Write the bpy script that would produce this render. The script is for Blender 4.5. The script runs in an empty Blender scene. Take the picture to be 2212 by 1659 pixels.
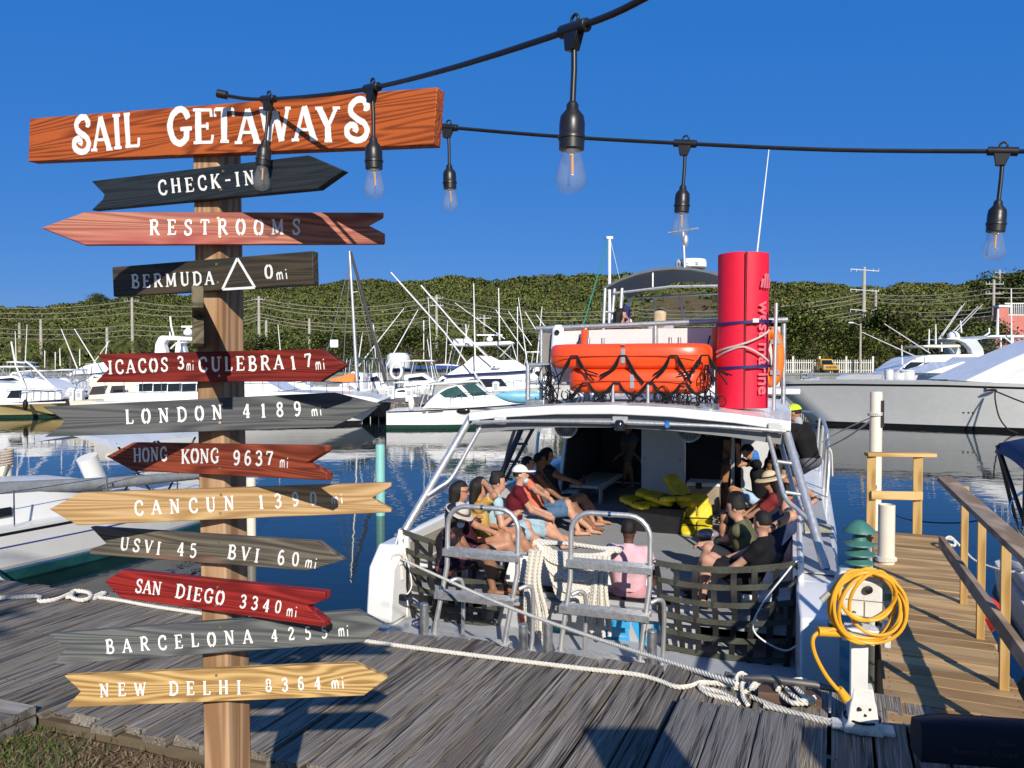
import bpy, bmesh, math, random
import numpy as np
from mathutils import Matrix, Vector
R_ = math.radians
random.seed(7); rng = np.random.default_rng(7)
SC = bpy.context.scene
COL = SC.collection
# ---------------------------------------------------------------- camera, sky, sun, exposure
CZ = 3.2; F = 1662.0; PITCH = R_(1.43)
cam = bpy.data.cameras.new('camera'); cam.sensor_width = 36; cam.lens = 36 * F / 2212
cam.clip_start = .05; cam.clip_end = 6000
cam_o = bpy.data.objects.new('camera', cam); COL.objects.link(cam_o)
cam_o.location = (0, 0, CZ); cam_o.rotation_euler = (R_(90) - PITCH, 0, 0)
SC.camera = cam_o
SUN_EL = R_(28); SUN_AZ = R_(171)          # azimuth of the sun, clockwise from +Y
wd = bpy.data.worlds.new('World'); SC.world = wd; wd.use_nodes = True
nt = wd.node_tree; bg = nt.nodes['Background']
sky = nt.nodes.new('ShaderNodeTexSky'); sky.sky_type = 'NISHITA'; sky.sun_disc = False
sky.sun_elevation = SUN_EL; sky.sun_rotation = SUN_AZ
sky.air_density = 1.0; sky.dust_density = 0.0; sky.ozone_density = 4.5; sky.altitude = 0
# deep blue opposite the sun, paler towards it
geo = nt.nodes.new('ShaderNodeNewGeometry'); dt = nt.nodes.new('ShaderNodeVectorMath'); dt.operation = 'DOT_PRODUCT'
dt.inputs[1].default_value = (-math.sin(SUN_AZ) * math.cos(SUN_EL), -math.cos(SUN_AZ) * math.cos(SUN_EL), -math.sin(SUN_EL)); nt.links.new(geo.outputs['Incoming'], dt.inputs[0])
mrs = nt.nodes.new('ShaderNodeMapRange'); mrs.inputs['From Min'].default_value = -.1; mrs.inputs['From Max'].default_value = .35; mrs.inputs['To Min'].default_value = .80; mrs.inputs['To Max'].default_value = .36
nt.links.new(dt.outputs['Value'], mrs.inputs[0])
mxs = nt.nodes.new('ShaderNodeMixRGB'); mxs.inputs['Color2'].default_value = (.0, 1.36, 5.2, 1)
nt.links.new(mrs.outputs[0], mxs.inputs['Fac']); nt.links.new(sky.outputs[0], mxs.inputs['Color1']); nt.links.new(mxs.outputs[0], bg.inputs[0]); bg.inputs[1].default_value = .105
sl = bpy.data.lights.new('sun', 'SUN'); sl.energy = 5.0; sl.angle = R_(.53); sl.color = (1, .93, .82)
so = bpy.data.objects.new('sun', sl); COL.objects.link(so)
sdir = Vector((math.sin(SUN_AZ) * math.cos(SUN_EL), math.cos(SUN_AZ) * math.cos(SUN_EL), math.sin(SUN_EL)))
so.rotation_euler = sdir.to_track_quat('Z', 'Y').to_euler(); so.location = (3, -6, 12)
SC.view_settings.view_transform = 'Standard'; SC.view_settings.look = 'None'
SC.view_settings.exposure = .15; SC.view_settings.gamma = 1
# ---------------------------------------------------------------- measuring helpers (photo 2212 x 1659)
CP, SP = math.cos(PITCH), math.sin(PITCH)
def ray(u, v):
    z = (829.5 - v) / F
    return Vector(((u - 1106) / F, CP + SP * z, -SP + CP * z))
def gz(u, v, z):
    d = ray(u, v); t = (z - CZ) / d.z; return Vector((d.x * t, d.y * t, z))
def at(u, v, Y):
    d = ray(u, v); t = Y / d.y; return Vector((d.x * t, Y, CZ + d.z * t))
# ---------------------------------------------------------------- objects
WM = {}
def V(p): return Vector(p)
def link(o): COL.objects.link(o); return o
def tag(o, label=None, cat=None, group=None, kind=None):
    if label: o['label'] = label
    if cat: o['category'] = cat
    if group: o['group'] = group
    if kind: o['kind'] = kind
    return o
def thing(name, label, cat, loc=(0, 0, 0), rz=0, group=None):
    o = link(bpy.data.objects.new(name, None)); o.empty_display_size = .1
    M = Matrix.Translation(V(loc)) @ Matrix.Rotation(rz, 4, 'Z')
    o.matrix_world = M; WM[o.name] = M
    return tag(o, label, cat, group)
class MB:
    """collects boxes, tubes, lofts into one mesh (world or local coordinates)"""
    def __init__(s, T=None): s.v = []; s.f = []; s.mi = []; s.m = 0; s.T = T
    def add(s, vs, fs):
        b = len(s.v)
        if s.T is not None: vs = [s.T @ V(p) for p in vs]
        s.v.extend([tuple(p) for p in vs])
        for f in fs: s.f.append([i + b for i in f]); s.mi.append(s.m)
        return s
    def box(s, c, d, M=None):
        x, y, z = d[0] / 2, d[1] / 2, d[2] / 2
        vs = [V((a, b, e)) for a in (-x, x) for b in (-y, y) for e in (-z, z)]
        if M is not None: vs = [M @ p for p in vs]
        vs = [p + V(c) for p in vs]
        return s.add(vs, [(0, 1, 3, 2), (4, 6, 7, 5), (0, 4, 5, 1), (2, 3, 7, 6), (0, 2, 6, 4), (1, 5, 7, 3)])
    def beam(s, p, q, w, h, up=(0, 0, 1)):
        p, q = V(p), V(q); d = (q - p); L = d.length; d.normalize()
        r = d.cross(V(up)).normalized(); u = r.cross(d)
        M = Matrix((r, d, u)).transposed()
        return s.box((p + q) / 2, (w, L, h), M)
    def tube(s, pts, r, n=8, cap=True, closed=False):
        pts = [V(p) for p in pts]; k = len(pts)
        rs = r if isinstance(r, (list, tuple)) else [r] * k
        vs = []; fs = []; ref = None
        for i, p in enumerate(pts):
            a = pts[(i - 1) % k] if (i or closed) else p; b = pts[(i + 1) % k] if (i < k - 1 or closed) else p
            t = (b - a)
            if t.length < 1e-9: t = V((0, 0, 1))
            t.normalize()
            if ref is None: ref = V((0, 0, 1)) if abs(t.z) < .9 else V((1, 0, 0))
            x = ref - t * ref.dot(t)
            if x.length < 1e-6: x = t.orthogonal()
            x.normalize(); y = t.cross(x); ref = x
            for j in range(n):
                an = 2 * math.pi * j / n; vs.append(p + (x * math.cos(an) + y * math.sin(an)) * rs[i])
        m = k if closed else k - 1
        for i in range(m):
            i2 = (i + 1) % k
            for j in range(n):
                j2 = (j + 1) % n; fs.append((i * n + j, i * n + j2, i2 * n + j2, i2 * n + j))
        if cap and not closed:
            fs.append(tuple(range(n))[::-1]); fs.append(tuple((k - 1) * n + j for j in range(n)))
        return s.add(vs, fs)
    def cyl(s, p, q, r, r2=None, n=14): return s.tube([p, q], [r, r if r2 is None else r2], n)
    def lathe(s, prof, M=None, n=24, cap=True):
        vs = []; fs = []
        for (r, z) in prof:
            for j in range(n):
                a = 2 * math.pi * j / n; p = V((r * math.cos(a), r * math.sin(a), z)); vs.append(M @ p if M is not None else p)
        for i in range(len(prof) - 1):
            for j in range(n):
                j2 = (j + 1) % n; fs.append((i * n + j, i * n + j2, (i + 1) * n + j2, (i + 1) * n + j))
        if cap:
            if prof[0][0] > 1e-5: fs.append(tuple(range(n))[::-1])
            if prof[-1][0] > 1e-5: fs.append(tuple((len(prof) - 1) * n + j for j in range(n)))
        return s.add(vs, fs)
    def prism(s, poly, off):
        """extrude a planar polygon (3-D points) by the vector off"""
        n = len(poly); o = V(off); vs = [V(p) for p in poly] + [V(p) + o for p in poly]
        fs = [tuple(range(n)), tuple(range(2 * n - 1, n - 1, -1))]
        for i in range(n):
            j = (i + 1) % n; fs.append((i, i + n, j + n, j))
        return s.add(vs, fs)
    def loft(s, secs, closed=True, cap=True):
        n = len(secs[0]); vs = [p for q in secs for p in q]; fs = []
        for i in range(len(secs) - 1):
            for j in range(n if closed else n - 1):
                j2 = (j + 1) % n; fs.append((i * n + j, (i + 1) * n + j, (i + 1) * n + j2, i * n + j2))
        if cap and closed:
            fs.append(tuple(range(n))); fs.append(tuple((len(secs) - 1) * n + j for j in range(n))[::-1])
        return s.add(vs, fs)
    def ell(s, c, r, M=None, n=16, m=10, jit=0):
        vs = []; fs = []
        for i in range(m + 1):
            th = math.pi * i / m
            for j in range(n):
                a = 2 * math.pi * j / n
                k = 1 + (random.uniform(-jit, jit) if jit else 0)
                p = V((r[0] * math.sin(th) * math.cos(a) * k, r[1] * math.sin(th) * math.sin(a) * k, r[2] * math.cos(th) * k))
                vs.append((M @ p if M is not None else p) + V(c))
        for i in range(m):
            for j in range(n):
                j2 = (j + 1) % n; fs.append((i * n + j, (i + 1) * n + j, (i + 1) * n + j2, i * n + j2))
        return s.add(vs, fs)
    def rope(s, pts, R, pitch=None, seg=7, sides=5, lay=1):
        """three-strand twisted rope along a path"""
        P = resample(pts, (pitch or R * 5.2) / seg); k = len(P)
        pitch = pitch or R * 5.2
        T = np.gradient(P, axis=0); T /= np.linalg.norm(T, axis=1)[:, None] + 1e-12
        N = np.zeros_like(P); ref = np.array([0, 0, 1.]) if abs(T[0][2]) < .9 else np.array([1., 0, 0])
        for i in range(k):
            x = ref - T[i] * ref.dot(T[i]); x /= np.linalg.norm(x) + 1e-12; N[i] = x; ref = x
        B = np.cross(T, N)
        for st in range(3):
            ph = lay * 2 * math.pi * np.arange(k) / seg + st * 2 * math.pi / 3
            C = P + (N * np.cos(ph)[:, None] + B * np.sin(ph)[:, None]) * R * .5
            vs = np.concatenate([C[:, None, :] + (N * math.cos(a) + B * math.sin(a))[:, None, :] * R * .54 for a in [2 * math.pi * j / sides for j in range(sides)]], axis=1).reshape(-1, 3)
            fs = []
            for i in range(k - 1):
                for j in range(sides):
                    j2 = (j + 1) % sides; fs.append((i * sides + j, i * sides + j2, (i + 1) * sides + j2, (i + 1) * sides + j))
            fs.append(tuple(range(sides))[::-1]); fs.append(tuple((k - 1) * sides + j for j in range(sides)))
            s.add([V(p) for p in vs], fs)
        return s
def resample(pts, step, smooth=True):
    P = np.array([tuple(p) for p in pts], float)
    if smooth and len(P) > 2: P = catmull(P, 12)
    d = np.r_[0, np.cumsum(np.linalg.norm(np.diff(P, axis=0), axis=1))]
    n = max(2, int(d[-1] / step) + 1); t = np.linspace(0, d[-1], n)
    return np.stack([np.interp(t, d, P[:, i]) for i in range(3)], 1)
def catmull(P, k=8):
    P = np.array([tuple(p) for p in P], float); Q = np.vstack([2 * P[0] - P[1], P, 2 * P[-1] - P[-2]]); out = []
    for i in range(1, len(Q) - 2):
        p0, p1, p2, p3 = Q[i - 1], Q[i], Q[i + 1], Q[i + 2]
        for t in np.linspace(0, 1, k, endpoint=False):
            out.append(.5 * ((2 * p1) + (-p0 + p2) * t + (2 * p0 - 5 * p1 + 4 * p2 - p3) * t * t + (-p0 + 3 * p1 - 3 * p2 + p3) * t ** 3))
    out.append(Q[-2]); return np.array(out)
def curve(pts, k=8): return [V(p) for p in catmull(pts, k)]
def mesh(name, vs, fs, mi=None, mats=(), smooth=40):
    me = bpy.data.meshes.new(name); me.from_pydata(vs, [], fs)
    for m in mats: me.materials.append(m)
    if mi is not None and len(mats) > 1: me.polygons.foreach_set('material_index', mi)
    if smooth:
        me.polygons.foreach_set('use_smooth', [True] * len(me.polygons))
        if smooth < 180: me.set_sharp_from_angle(angle=R_(smooth))
    me.update(); return me
def part(name, mb, mats, parent, label=None, smooth=40, bevel=0, local=False, fix=True):
    """mb holds world coordinates (unless local); the mesh is made a child of parent"""
    if not isinstance(mats, (list, tuple)): mats = [mats]
    M = WM[parent.name] if parent is not None else Matrix.Identity(4)
    vs = mb.v
    if not local and parent is not None:
        I = M.inverted(); vs = [tuple(I @ V(p)) for p in vs]
    me = mesh(name, vs, mb.f, mb.mi, mats, smooth)
    if fix:
        bm = bmesh.new(); bm.from_mesh(me); bmesh.ops.recalc_face_normals(bm, faces=bm.faces); bm.to_mesh(me); bm.free()
    o = link(bpy.data.objects.new(name, me)); o.parent = parent; WM[o.name] = M
    if label: o['label'] = label
    if bevel:
        b = o.modifiers.new('bevel', 'BEVEL'); b.width = bevel; b.segments = 2; b.limit_method = 'ANGLE'; b.angle_limit = R_(40)
    return o
def part_at(name, mb, mats, parent, M, label=None, smooth=40, bevel=0):
    """a part with a frame of its own (world matrix M), so that its grain follows its own axes"""
    I = M.inverted(); mb.v = [tuple(I @ V(p)) for p in mb.v]
    o = part(name, mb, mats, None, label, smooth, bevel, True); o.parent = parent
    o.matrix_basis = WM[parent.name].inverted() @ M; WM[o.name] = M
    return o
def solo(name, mb, mats, label, cat, loc=None, rz=0, group=None, kind=None, smooth=40, bevel=0, fix=True):
    """a thing that is one mesh; mb in world coordinates"""
    if loc is None:
        a = np.array(mb.v); loc = ((a[:, 0].min() + a[:, 0].max()) / 2, (a[:, 1].min() + a[:, 1].max()) / 2, a[:, 2].min())
    M = Matrix.Translation(V(loc)) @ Matrix.Rotation(rz, 4, 'Z'); I = M.inverted()
    mb.v = [tuple(I @ V(p)) for p in mb.v]
    o = part(name, mb, mats, None, None, smooth, bevel, True, fix); o.matrix_world = M; WM[o.name] = M
    return tag(o, label, cat, group, kind)
def copy_tree(o, M, label=None, name=None):
    c = o.copy(); link(c)
    if o.parent is None: c.matrix_world = M; WM[c.name] = M
    if label: c['label'] = label
    for ch in list(o.children):
        d = copy_tree(ch, None); d.parent = c; d.matrix_parent_inverse = ch.matrix_parent_inverse.copy()
    return c
# ---------------------------------------------------------------- materials
MATS = {}
def nodes(name):
    m = bpy.data.materials.new(name); m.use_nodes = True; t = m.node_tree
    return m, t, t.nodes['Principled BSDF']
def N(t, ty, **k):
    n = t.nodes.new('ShaderNode' + ty)
    for a, b in k.items(): setattr(n, a, b)
    return n
def setin(n, **k):
    for a, b in k.items(): n.inputs[a.replace('_', ' ')].default_value = b
def mat(name, col, rough=.5, metal=0, var=.12, scale=6, bump=0, bscale=40, spec=.5, grime=None, trans=0, sheen=0, coat=0, stretch=(1, 1, 1)):
    if name in MATS: return MATS[name]
    m, t, p = nodes(name); L = t.links.new
    tc = N(t, 'TexCoord'); mp = N(t, 'Mapping'); mp.inputs['Scale'].default_value = stretch
    L(tc.outputs['Object'], mp.inputs['Vector'])
    nz = N(t, 'TexNoise'); setin(nz, Scale=scale, Detail=5, Roughness=.6); L(mp.outputs[0], nz.inputs['Vector'])
    rp = N(t, 'ValToRGB'); c = np.array(col[:3])
    rp.color_ramp.elements[0].position = .3; rp.color_ramp.elements[1].position = .72
    rp.color_ramp.elements[0].color = (*np.clip(c * (1 - var), 0, 1), 1); rp.color_ramp.elements[1].color = (*np.clip(c * (1 + var), 0, 1), 1)
    L(nz.outputs['Fac'], rp.inputs['Fac']); out = rp.outputs['Color']
    if grime:
        n2 = N(t, 'TexNoise'); setin(n2, Scale=scale * .45, Detail=8, Roughness=.72); L(mp.outputs[0], n2.inputs['Vector'])
        r2 = N(t, 'ValToRGB'); r2.color_ramp.elements[0].position = grime[1]; r2.color_ramp.elements[1].position = min(1, grime[1] + .16)
        mx = N(t, 'MixRGB'); mx.inputs['Color2'].default_value = (*grime[0], 1); L(n2.outputs['Fac'], r2.inputs['Fac'])
        L(r2.outputs['Color'], mx.inputs['Fac']); L(out, mx.inputs['Color1']); out = mx.outputs[0]
    L(out, p.inputs['Base Color'])
    mr = N(t, 'MapRange'); setin(mr, To_Min=max(0.02, rough - .08), To_Max=min(1, rough + .1)); L(nz.outputs['Fac'], mr.inputs[0]); L(mr.outputs[0], p.inputs['Roughness'])
    p.inputs['Metallic'].default_value = metal; p.inputs['Specular IOR Level'].default_value = spec
    if coat: p.inputs['Coat Weight'].default_value = coat; p.inputs['Coat Roughness'].default_value = .08
    if sheen: p.inputs['Sheen Weight'].default_value = sheen
    if bump:
        b = N(t, 'TexNoise'); setin(b, Scale=bscale, Detail=4); L(mp.outputs[0], b.inputs['Vector'])
        bp = N(t, 'Bump'); setin(bp, Strength=.6, Distance=bump); L(b.outputs['Fac'], bp.inputs['Height']); L(bp.outputs[0], p.inputs['Normal'])
    MATS[name] = m; return m
def wood(name, c1, c2, c3=None, ring=9, rough=.65, crack=0, dist=3.0, ax=0, k=.35, patch=.5, bump=.0015, islands=True, thr=(.3, .75), pscale=2.2, gs=90, fine=.5):
    """planks with the grain along local X; c3 is a second tint in large worn patches"""
    if name in MATS: return MATS[name]
    m, t, p = nodes(name); L = t.links.new
    def sv(f, b=1): q = [b, b, b]; q[ax] = f; return q
    tc = N(t, 'TexCoord'); geo = N(t, 'NewGeometry')
    ad = N(t, 'VectorMath', operation='MULTIPLY_ADD')
    cmb = N(t, 'CombineXYZ')
    for i in range(3): L(geo.outputs['Random Per Island'], cmb.inputs[i])
    ad.inputs[1].default_value = (31, 17, 23) if islands else (0, 0, 0)
    L(cmb.outputs[0], ad.inputs[0]); L(tc.outputs['Object'], ad.inputs[2])
    mp = N(t, 'Mapping'); mp.inputs['Scale'].default_value = sv(k); L(ad.outputs[0], mp.inputs['Vector'])
    nz = N(t, 'TexNoise'); setin(nz, Scale=ring * .5, Detail=2, Roughness=.5, Distortion=.4); L(mp.outputs[0], nz.inputs['Vector'])
    mu = N(t, 'Math', operation='MULTIPLY'); mu.inputs[1].default_value = ring * dist; L(nz.outputs['Fac'], mu.inputs[0])
    sn = N(t, 'Math', operation='SINE'); L(mu.outputs[0], sn.inputs[0])
    rg = N(t, 'MapRange'); setin(rg, From_Min=-1, From_Max=1); L(sn.outputs[0], rg.inputs[0])
    fn = N(t, 'TexNoise'); setin(fn, Scale=gs, Detail=5, Roughness=.7)
    mp2 = N(t, 'Mapping'); mp2.inputs['Scale'].default_value = sv(k * .12); L(ad.outputs[0], mp2.inputs['Vector']); L(mp2.outputs[0], fn.inputs['Vector'])
    mi = N(t, 'MixRGB'); mi.inputs['Fac'].default_value = fine; L(rg.outputs[0], mi.inputs['Color1']); L(fn.outputs['Fac'], mi.inputs['Color2'])
    rp = N(t, 'ValToRGB'); rp.color_ramp.elements[0].position = thr[0]; rp.color_ramp.elements[1].position = thr[1]
    rp.color_ramp.elements[0].color = (*c1, 1); rp.color_ramp.elements[1].color = (*c2, 1); L(mi.outputs[0], rp.inputs['Fac']); out = rp.outputs[0]
    if c3 is not None:
        pn = N(t, 'TexNoise'); setin(pn, Scale=pscale, Detail=4, Roughness=.6); mp3 = N(t, 'Mapping'); mp3.inputs['Scale'].default_value = sv(.5, 2)
        L(ad.outputs[0], mp3.inputs['Vector']); L(mp3.outputs[0], pn.inputs['Vector'])
        pr = N(t, 'ValToRGB'); pr.color_ramp.elements[0].position = patch; pr.color_ramp.elements[1].position = patch + .18; L(pn.outputs['Fac'], pr.inputs['Fac'])
        mx = N(t, 'MixRGB'); mx.inputs['Color2'].default_value = (*c3, 1); L(pr.outputs[0], mx.inputs['Fac']); L(out, mx.inputs['Color1']); out = mx.outputs[0]
    # plank to plank tone
    if islands:
        mrr = N(t, 'MapRange'); setin(mrr, To_Min=.74, To_Max=1.2); L(geo.outputs['Random Per Island'], mrr.inputs[0])
        m2 = N(t, 'VectorMath', operation='SCALE'); L(out, m2.inputs[0]); L(mrr.outputs[0], m2.inputs['Scale']); out = m2.outputs[0]
    height = mi.outputs[0]
    if crack:
        cn = N(t, 'TexNoise'); setin(cn, Scale=26, Detail=3, Roughness=.6); mp4 = N(t, 'Mapping'); mp4.inputs['Scale'].default_value = sv(.05, 1.3)
        L(ad.outputs[0], mp4.inputs['Vector']); L(mp4.outputs[0], cn.inputs['Vector'])
        cr = N(t, 'ValToRGB'); cr.color_ramp.elements[0].position = .33; cr.color_ramp.elements[1].position = .46; L(cn.outputs['Fac'], cr.inputs['Fac'])
        mx = N(t, 'MixRGB', blend_type='MULTIPLY'); mx.inputs['Fac'].default_value = crack; L(out, mx.inputs['Color1']); L(cr.outputs[0], mx.inputs['Color2']); out = mx.outputs[0]
        ml = N(t, 'Math', operation='MULTIPLY_ADD'); ml.inputs[1].default_value = 2.5; L(cr.outputs[0], ml.inputs[0]); L(height, ml.inputs[2]); height = ml.outputs[0]
    L(out, p.inputs['Base Color']); p.inputs['Roughness'].default_value = rough; p.inputs['Specular IOR Level'].default_value = .25
    bp = N(t, 'Bump'); setin(bp, Strength=.8, Distance=bump); L(height, bp.inputs['Height']); L(bp.outputs[0], p.inputs['Normal'])
    MATS[name] = m; return m
def glass(name, tint=(.9, .95, .97), edge=.55, rough=.02, dust=0):
    if name in MATS: return MATS[name]
    m = bpy.data.materials.new(name); m.use_nodes = True; t = m.node_tree; t.nodes.clear(); L = t.links.new
    o = N(t, 'OutputMaterial'); tr = N(t, 'BsdfTransparent'); gl = N(t, 'BsdfGlossy'); lw = N(t, 'LayerWeight'); mx = N(t, 'MixShader')
    tr.inputs[0].default_value = (*tint, 1); gl.inputs['Roughness'].default_value = rough; lw.inputs[0].default_value = .5; pw = N(t, 'Math', operation='POWER'); pw.inputs[1].default_value = 4; ma = N(t, 'Math', operation='MULTIPLY_ADD'); ma.inputs[1].default_value = edge; ma.inputs[2].default_value = .03
    L(lw.outputs['Facing'], pw.inputs[0]); L(pw.outputs[0], ma.inputs[0]); L(ma.outputs[0], mx.inputs[0]); L(tr.outputs[0], mx.inputs[1]); L(gl.outputs[0], mx.inputs[2]); out = mx.outputs[0]
    if dust:
        df = N(t, 'BsdfDiffuse'); df.inputs[0].default_value = (.8, .8, .78, 1); m2 = N(t, 'MixShader'); m2.inputs[0].default_value = dust; L(out, m2.inputs[1]); L(df.outputs[0], m2.inputs[2]); out = m2.outputs[0]
    L(out, o.inputs[0])
    MATS[name] = m; return m
WHITE = mat('white_gelcoat', (.72, .72, .70), .22, var=.04, scale=1.5, coat=.3)
WHITE2 = mat('bright_white_gelcoat', (.80, .80, .79), .25, var=.04, scale=2, coat=.2)
CREAM = mat('cream_gelcoat', (.74, .68, .54), .3, var=.05, scale=2)
GREY = mat('grey_gelcoat', (.42, .44, .46), .45, var=.08, scale=5, bump=.0004, bscale=300)
DARKWIN = mat('dark_window', (.012, .014, .017), .06, var=.1)
ALU = mat('brushed_aluminium', (.66, .65, .63), .42, .75, var=.12, scale=30, stretch=(1, 1, .15))
ALU2 = mat('dull_aluminium', (.5, .51, .52), .5, .8, var=.2, scale=25, grime=((.3, .3, .3), .6))
STEEL = mat('polished_steel', (.7, .7, .7), .15, 1, var=.05)
GALV = mat('galvanised_steel', (.42, .44, .45), .45, .85, var=.25, scale=18)
BLACK = mat('black_plastic', (.012, .012, .013), .38, var=.3, scale=20)
BLACKR = mat('black_rubber', (.007, .007, .008), .6, var=.3, scale=20, spec=.3)
NAVY = mat('navy_stripe', (.02, .03, .11), .3, var=.1)
ROPE = mat('white_rope', (.66, .62, .54), .8, var=.16, scale=60, bump=.0006, bscale=400, grime=((.45, .42, .36), .62))
# ================================================================ SETTING: water, land, hills, trees, poles
def water_mat():
    m, t, p = nodes('harbour_water'); L = t.links.new
    setin(p, Base_Color=(.006, .013, .014, 1), Roughness=.015, IOR=1.34)
    p.inputs['Specular IOR Level'].default_value = .5
    tc = N(t, 'TexCoord'); mp = N(t, 'Mapping'); mp.inputs['Scale'].default_value = (.55, 1.35, 1); L(tc.outputs['Object'], mp.inputs['Vector'])
    a = N(t, 'TexNoise'); setin(a, Scale=.7, Detail=3, Roughness=.5, Distortion=.6); L(mp.outputs[0], a.inputs['Vector'])
    b = N(t, 'TexNoise'); setin(b, Scale=3.1, Detail=2, Roughness=.5, Distortion=.4); L(mp.outputs[0], b.inputs['Vector'])
    mk = N(t, 'TexNoise'); setin(mk, Scale=.06, Detail=3); L(tc.outputs['Object'], mk.inputs['Vector'])
    mr = N(t, 'MapRange'); setin(mr, From_Min=.4, From_Max=.66, To_Min=.12, To_Max=.6); L(mk.outputs['Fac'], mr.inputs[0])
    mm = N(t, 'Math', operation='MULTIPLY'); L(b.outputs['Fac'], mm.inputs[0]); L(mr.outputs[0], mm.inputs[1])
    ad = N(t, 'Math', operation='ADD'); L(a.outputs['Fac'], ad.inputs[0]); L(mm.outputs[0], ad.inputs[1])
    bp = N(t, 'Bump'); setin(bp, Strength=.5, Distance=.015); L(ad.outputs[0], bp.inputs['Height']); L(bp.outputs[0], p.inputs['Normal'])
    return m
mb = MB(); mb.add([(-2500, -40, 0), (2500, -40, 0), (2500, 3000, 0), (-2500, 3000, 0)], [(0, 1, 2, 3)])
solo('water', mb, water_mat(), None, None, loc=(0, 0, 0), kind='structure')

def ground_mat():
    m, t, p = nodes('dry_ground'); L = t.links.new
    tc = N(t, 'TexCoord'); a = N(t, 'TexNoise'); setin(a, Scale=3.2, Detail=8, Roughness=.7); L(tc.outputs['Object'], a.inputs['Vector'])
    r = N(t, 'ValToRGB'); e = r.color_ramp.elements; e[0].position = .3; e[0].color = (.10, .07, .042, 1); e[1].position = .7; e[1].color = (.27, .19, .11, 1)
    k = e.new(.5); k.color = (.19, .125, .07, 1); L(a.outputs['Fac'], r.inputs['Fac'])
    b = N(t, 'TexNoise'); setin(b, Scale=45, Detail=6, Roughness=.75); L(tc.outputs['Object'], b.inputs['Vector'])
    mx = N(t, 'MixRGB', blend_type='OVERLAY'); mx.inputs['Fac'].default_value = .55; L(r.outputs[0], mx.inputs['Color1']); L(b.outputs['Fac'], mx.inputs['Color2'])
    L(mx.outputs[0], p.inputs['Base Color']); p.inputs['Roughness'].default_value = .95; p.inputs['Specular IOR Level'].default_value = .1
    bp = N(t, 'Bump'); setin(bp, Strength=1, Distance=.02); L(b.outputs['Fac'], bp.inputs['Height']); L(bp.outputs[0], p.inputs['Normal'])
    return m
# ---- near bank (the camera stands on it): land behind the dock line
DA = R_(19.5); DO = V((0, 4.62, 0)); DX = V((math.cos(DA), -math.sin(DA), 0)); DY = V((math.sin(DA), math.cos(DA), 0)); DZ = 1.5; DW = 1.6
def dk(a, b, z=DZ): p = DO + DX * a + DY * b; return V((p.x, p.y, z))
mb = MB(); nx, ny = 90, 60
vs = []; fs = []
for i in range(nx + 1):
    for j in range(ny + 1):
        a = -40 + 80 * i / nx if not 25 <= i <= 65 else -40 + 80 * i / nx
        a = (-1 + 2 * i / nx); a = 40 * abs(a) ** 1.7 * (1 if a > 0 else -1)
        b = -DW - .02 - 45 * (j / ny) ** 2.2
        z = 1.425 + .02 * math.sin(a * 1.7) * math.sin(b * 2.1) + random.uniform(-.012, .012)
        vs.append(dk(a, b, z)); fs += [(i * (ny + 1) + j, (i + 1) * (ny + 1) + j, (i + 1) * (ny + 1) + j + 1, i * (ny + 1) + j + 1)] if i < nx and j < ny else []
b0 = len(vs)
for i in range(nx + 1): p = vs[i * (ny + 1)]; vs.append(V((p.x, p.y, -.6)))
for i in range(nx): fs.append((i * (ny + 1), b0 + i, b0 + i + 1, (i + 1) * (ny + 1)))
mb.add(vs, fs); solo('ground', mb, ground_mat(), None, None, loc=(0, 0, 0), kind='structure', smooth=180)
# grass and litter near the dock edge
def blades(n, fn, h, w, lean):
    vs = []; fs = []
    for k in range(n):
        p, s = fn(k); a = random.uniform(0, 6.28); d = V((math.cos(a), math.sin(a), 0)); t = d * random.uniform(0, lean)
        hh = h * s * random.uniform(.5, 1.2); q = V((-d.y, d.x, 0)) * w * random.uniform(.6, 1.2); b = len(vs)
        vs += [p - q, p + q, p + q * .7 + t * .4 * hh + V((0, 0, hh * .6)), p - q * .7 + t * .4 * hh + V((0, 0, hh * .6)), p + t * hh + V((0, 0, hh))]
        fs += [(b, b + 1, b + 2, b + 3), (b + 3, b + 2, b + 4)]
    return vs, fs
def ga(k):
    while True:
        u = random.gauss(45, 75); v = random.gauss(1625, 45)
        if v > 1555 + max(0, u) * .15: break
    p = gz(u, v, 1.425); return p, 1
vs, fs = blades(1500, ga, .026, .003, 2.0); mb = MB(); mb.add(vs, fs)
solo('grass', mb, mat('green_grass', (.075, .11, .025), .7, var=.5, scale=9, spec=.2), None, None, loc=(0, 0, 0), kind='stuff', smooth=180, fix=False)
def gb(k):
    while True:
        u = random.uniform(-40, 1200); v = random.uniform(1550, 1900); p = gz(u, v, 1.43)
        if (p - DO).dot(DY) < -DW - .06: return p, 1
vs, fs = blades(5200, gb, .02, .003, 3.2); mb = MB(); mb.add(vs, fs)
for k in range(1500):
    p, _ = gb(k); a = random.uniform(0, 6.3); r = random.uniform(.003, .015); q = V((math.cos(a), math.sin(a), random.uniform(-.1, .35))) * r; s_ = V((-math.sin(a), math.cos(a), random.uniform(-.3, .3))) * r * random.uniform(.12, .5)
    z = V((0, 0, .012)); mb.add([p - q - s_ + z, p + q - s_ + z, p + q + s_ + z, p - q + s_ + z], [(0, 1, 2, 3)])
solo('dry_grass_litter', mb, mat('straw_litter', (.22, .155, .085), .85, var=.55, scale=22, spec=.1), None, None, loc=(0, 0, 0), kind='stuff', smooth=180, fix=False)

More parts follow.
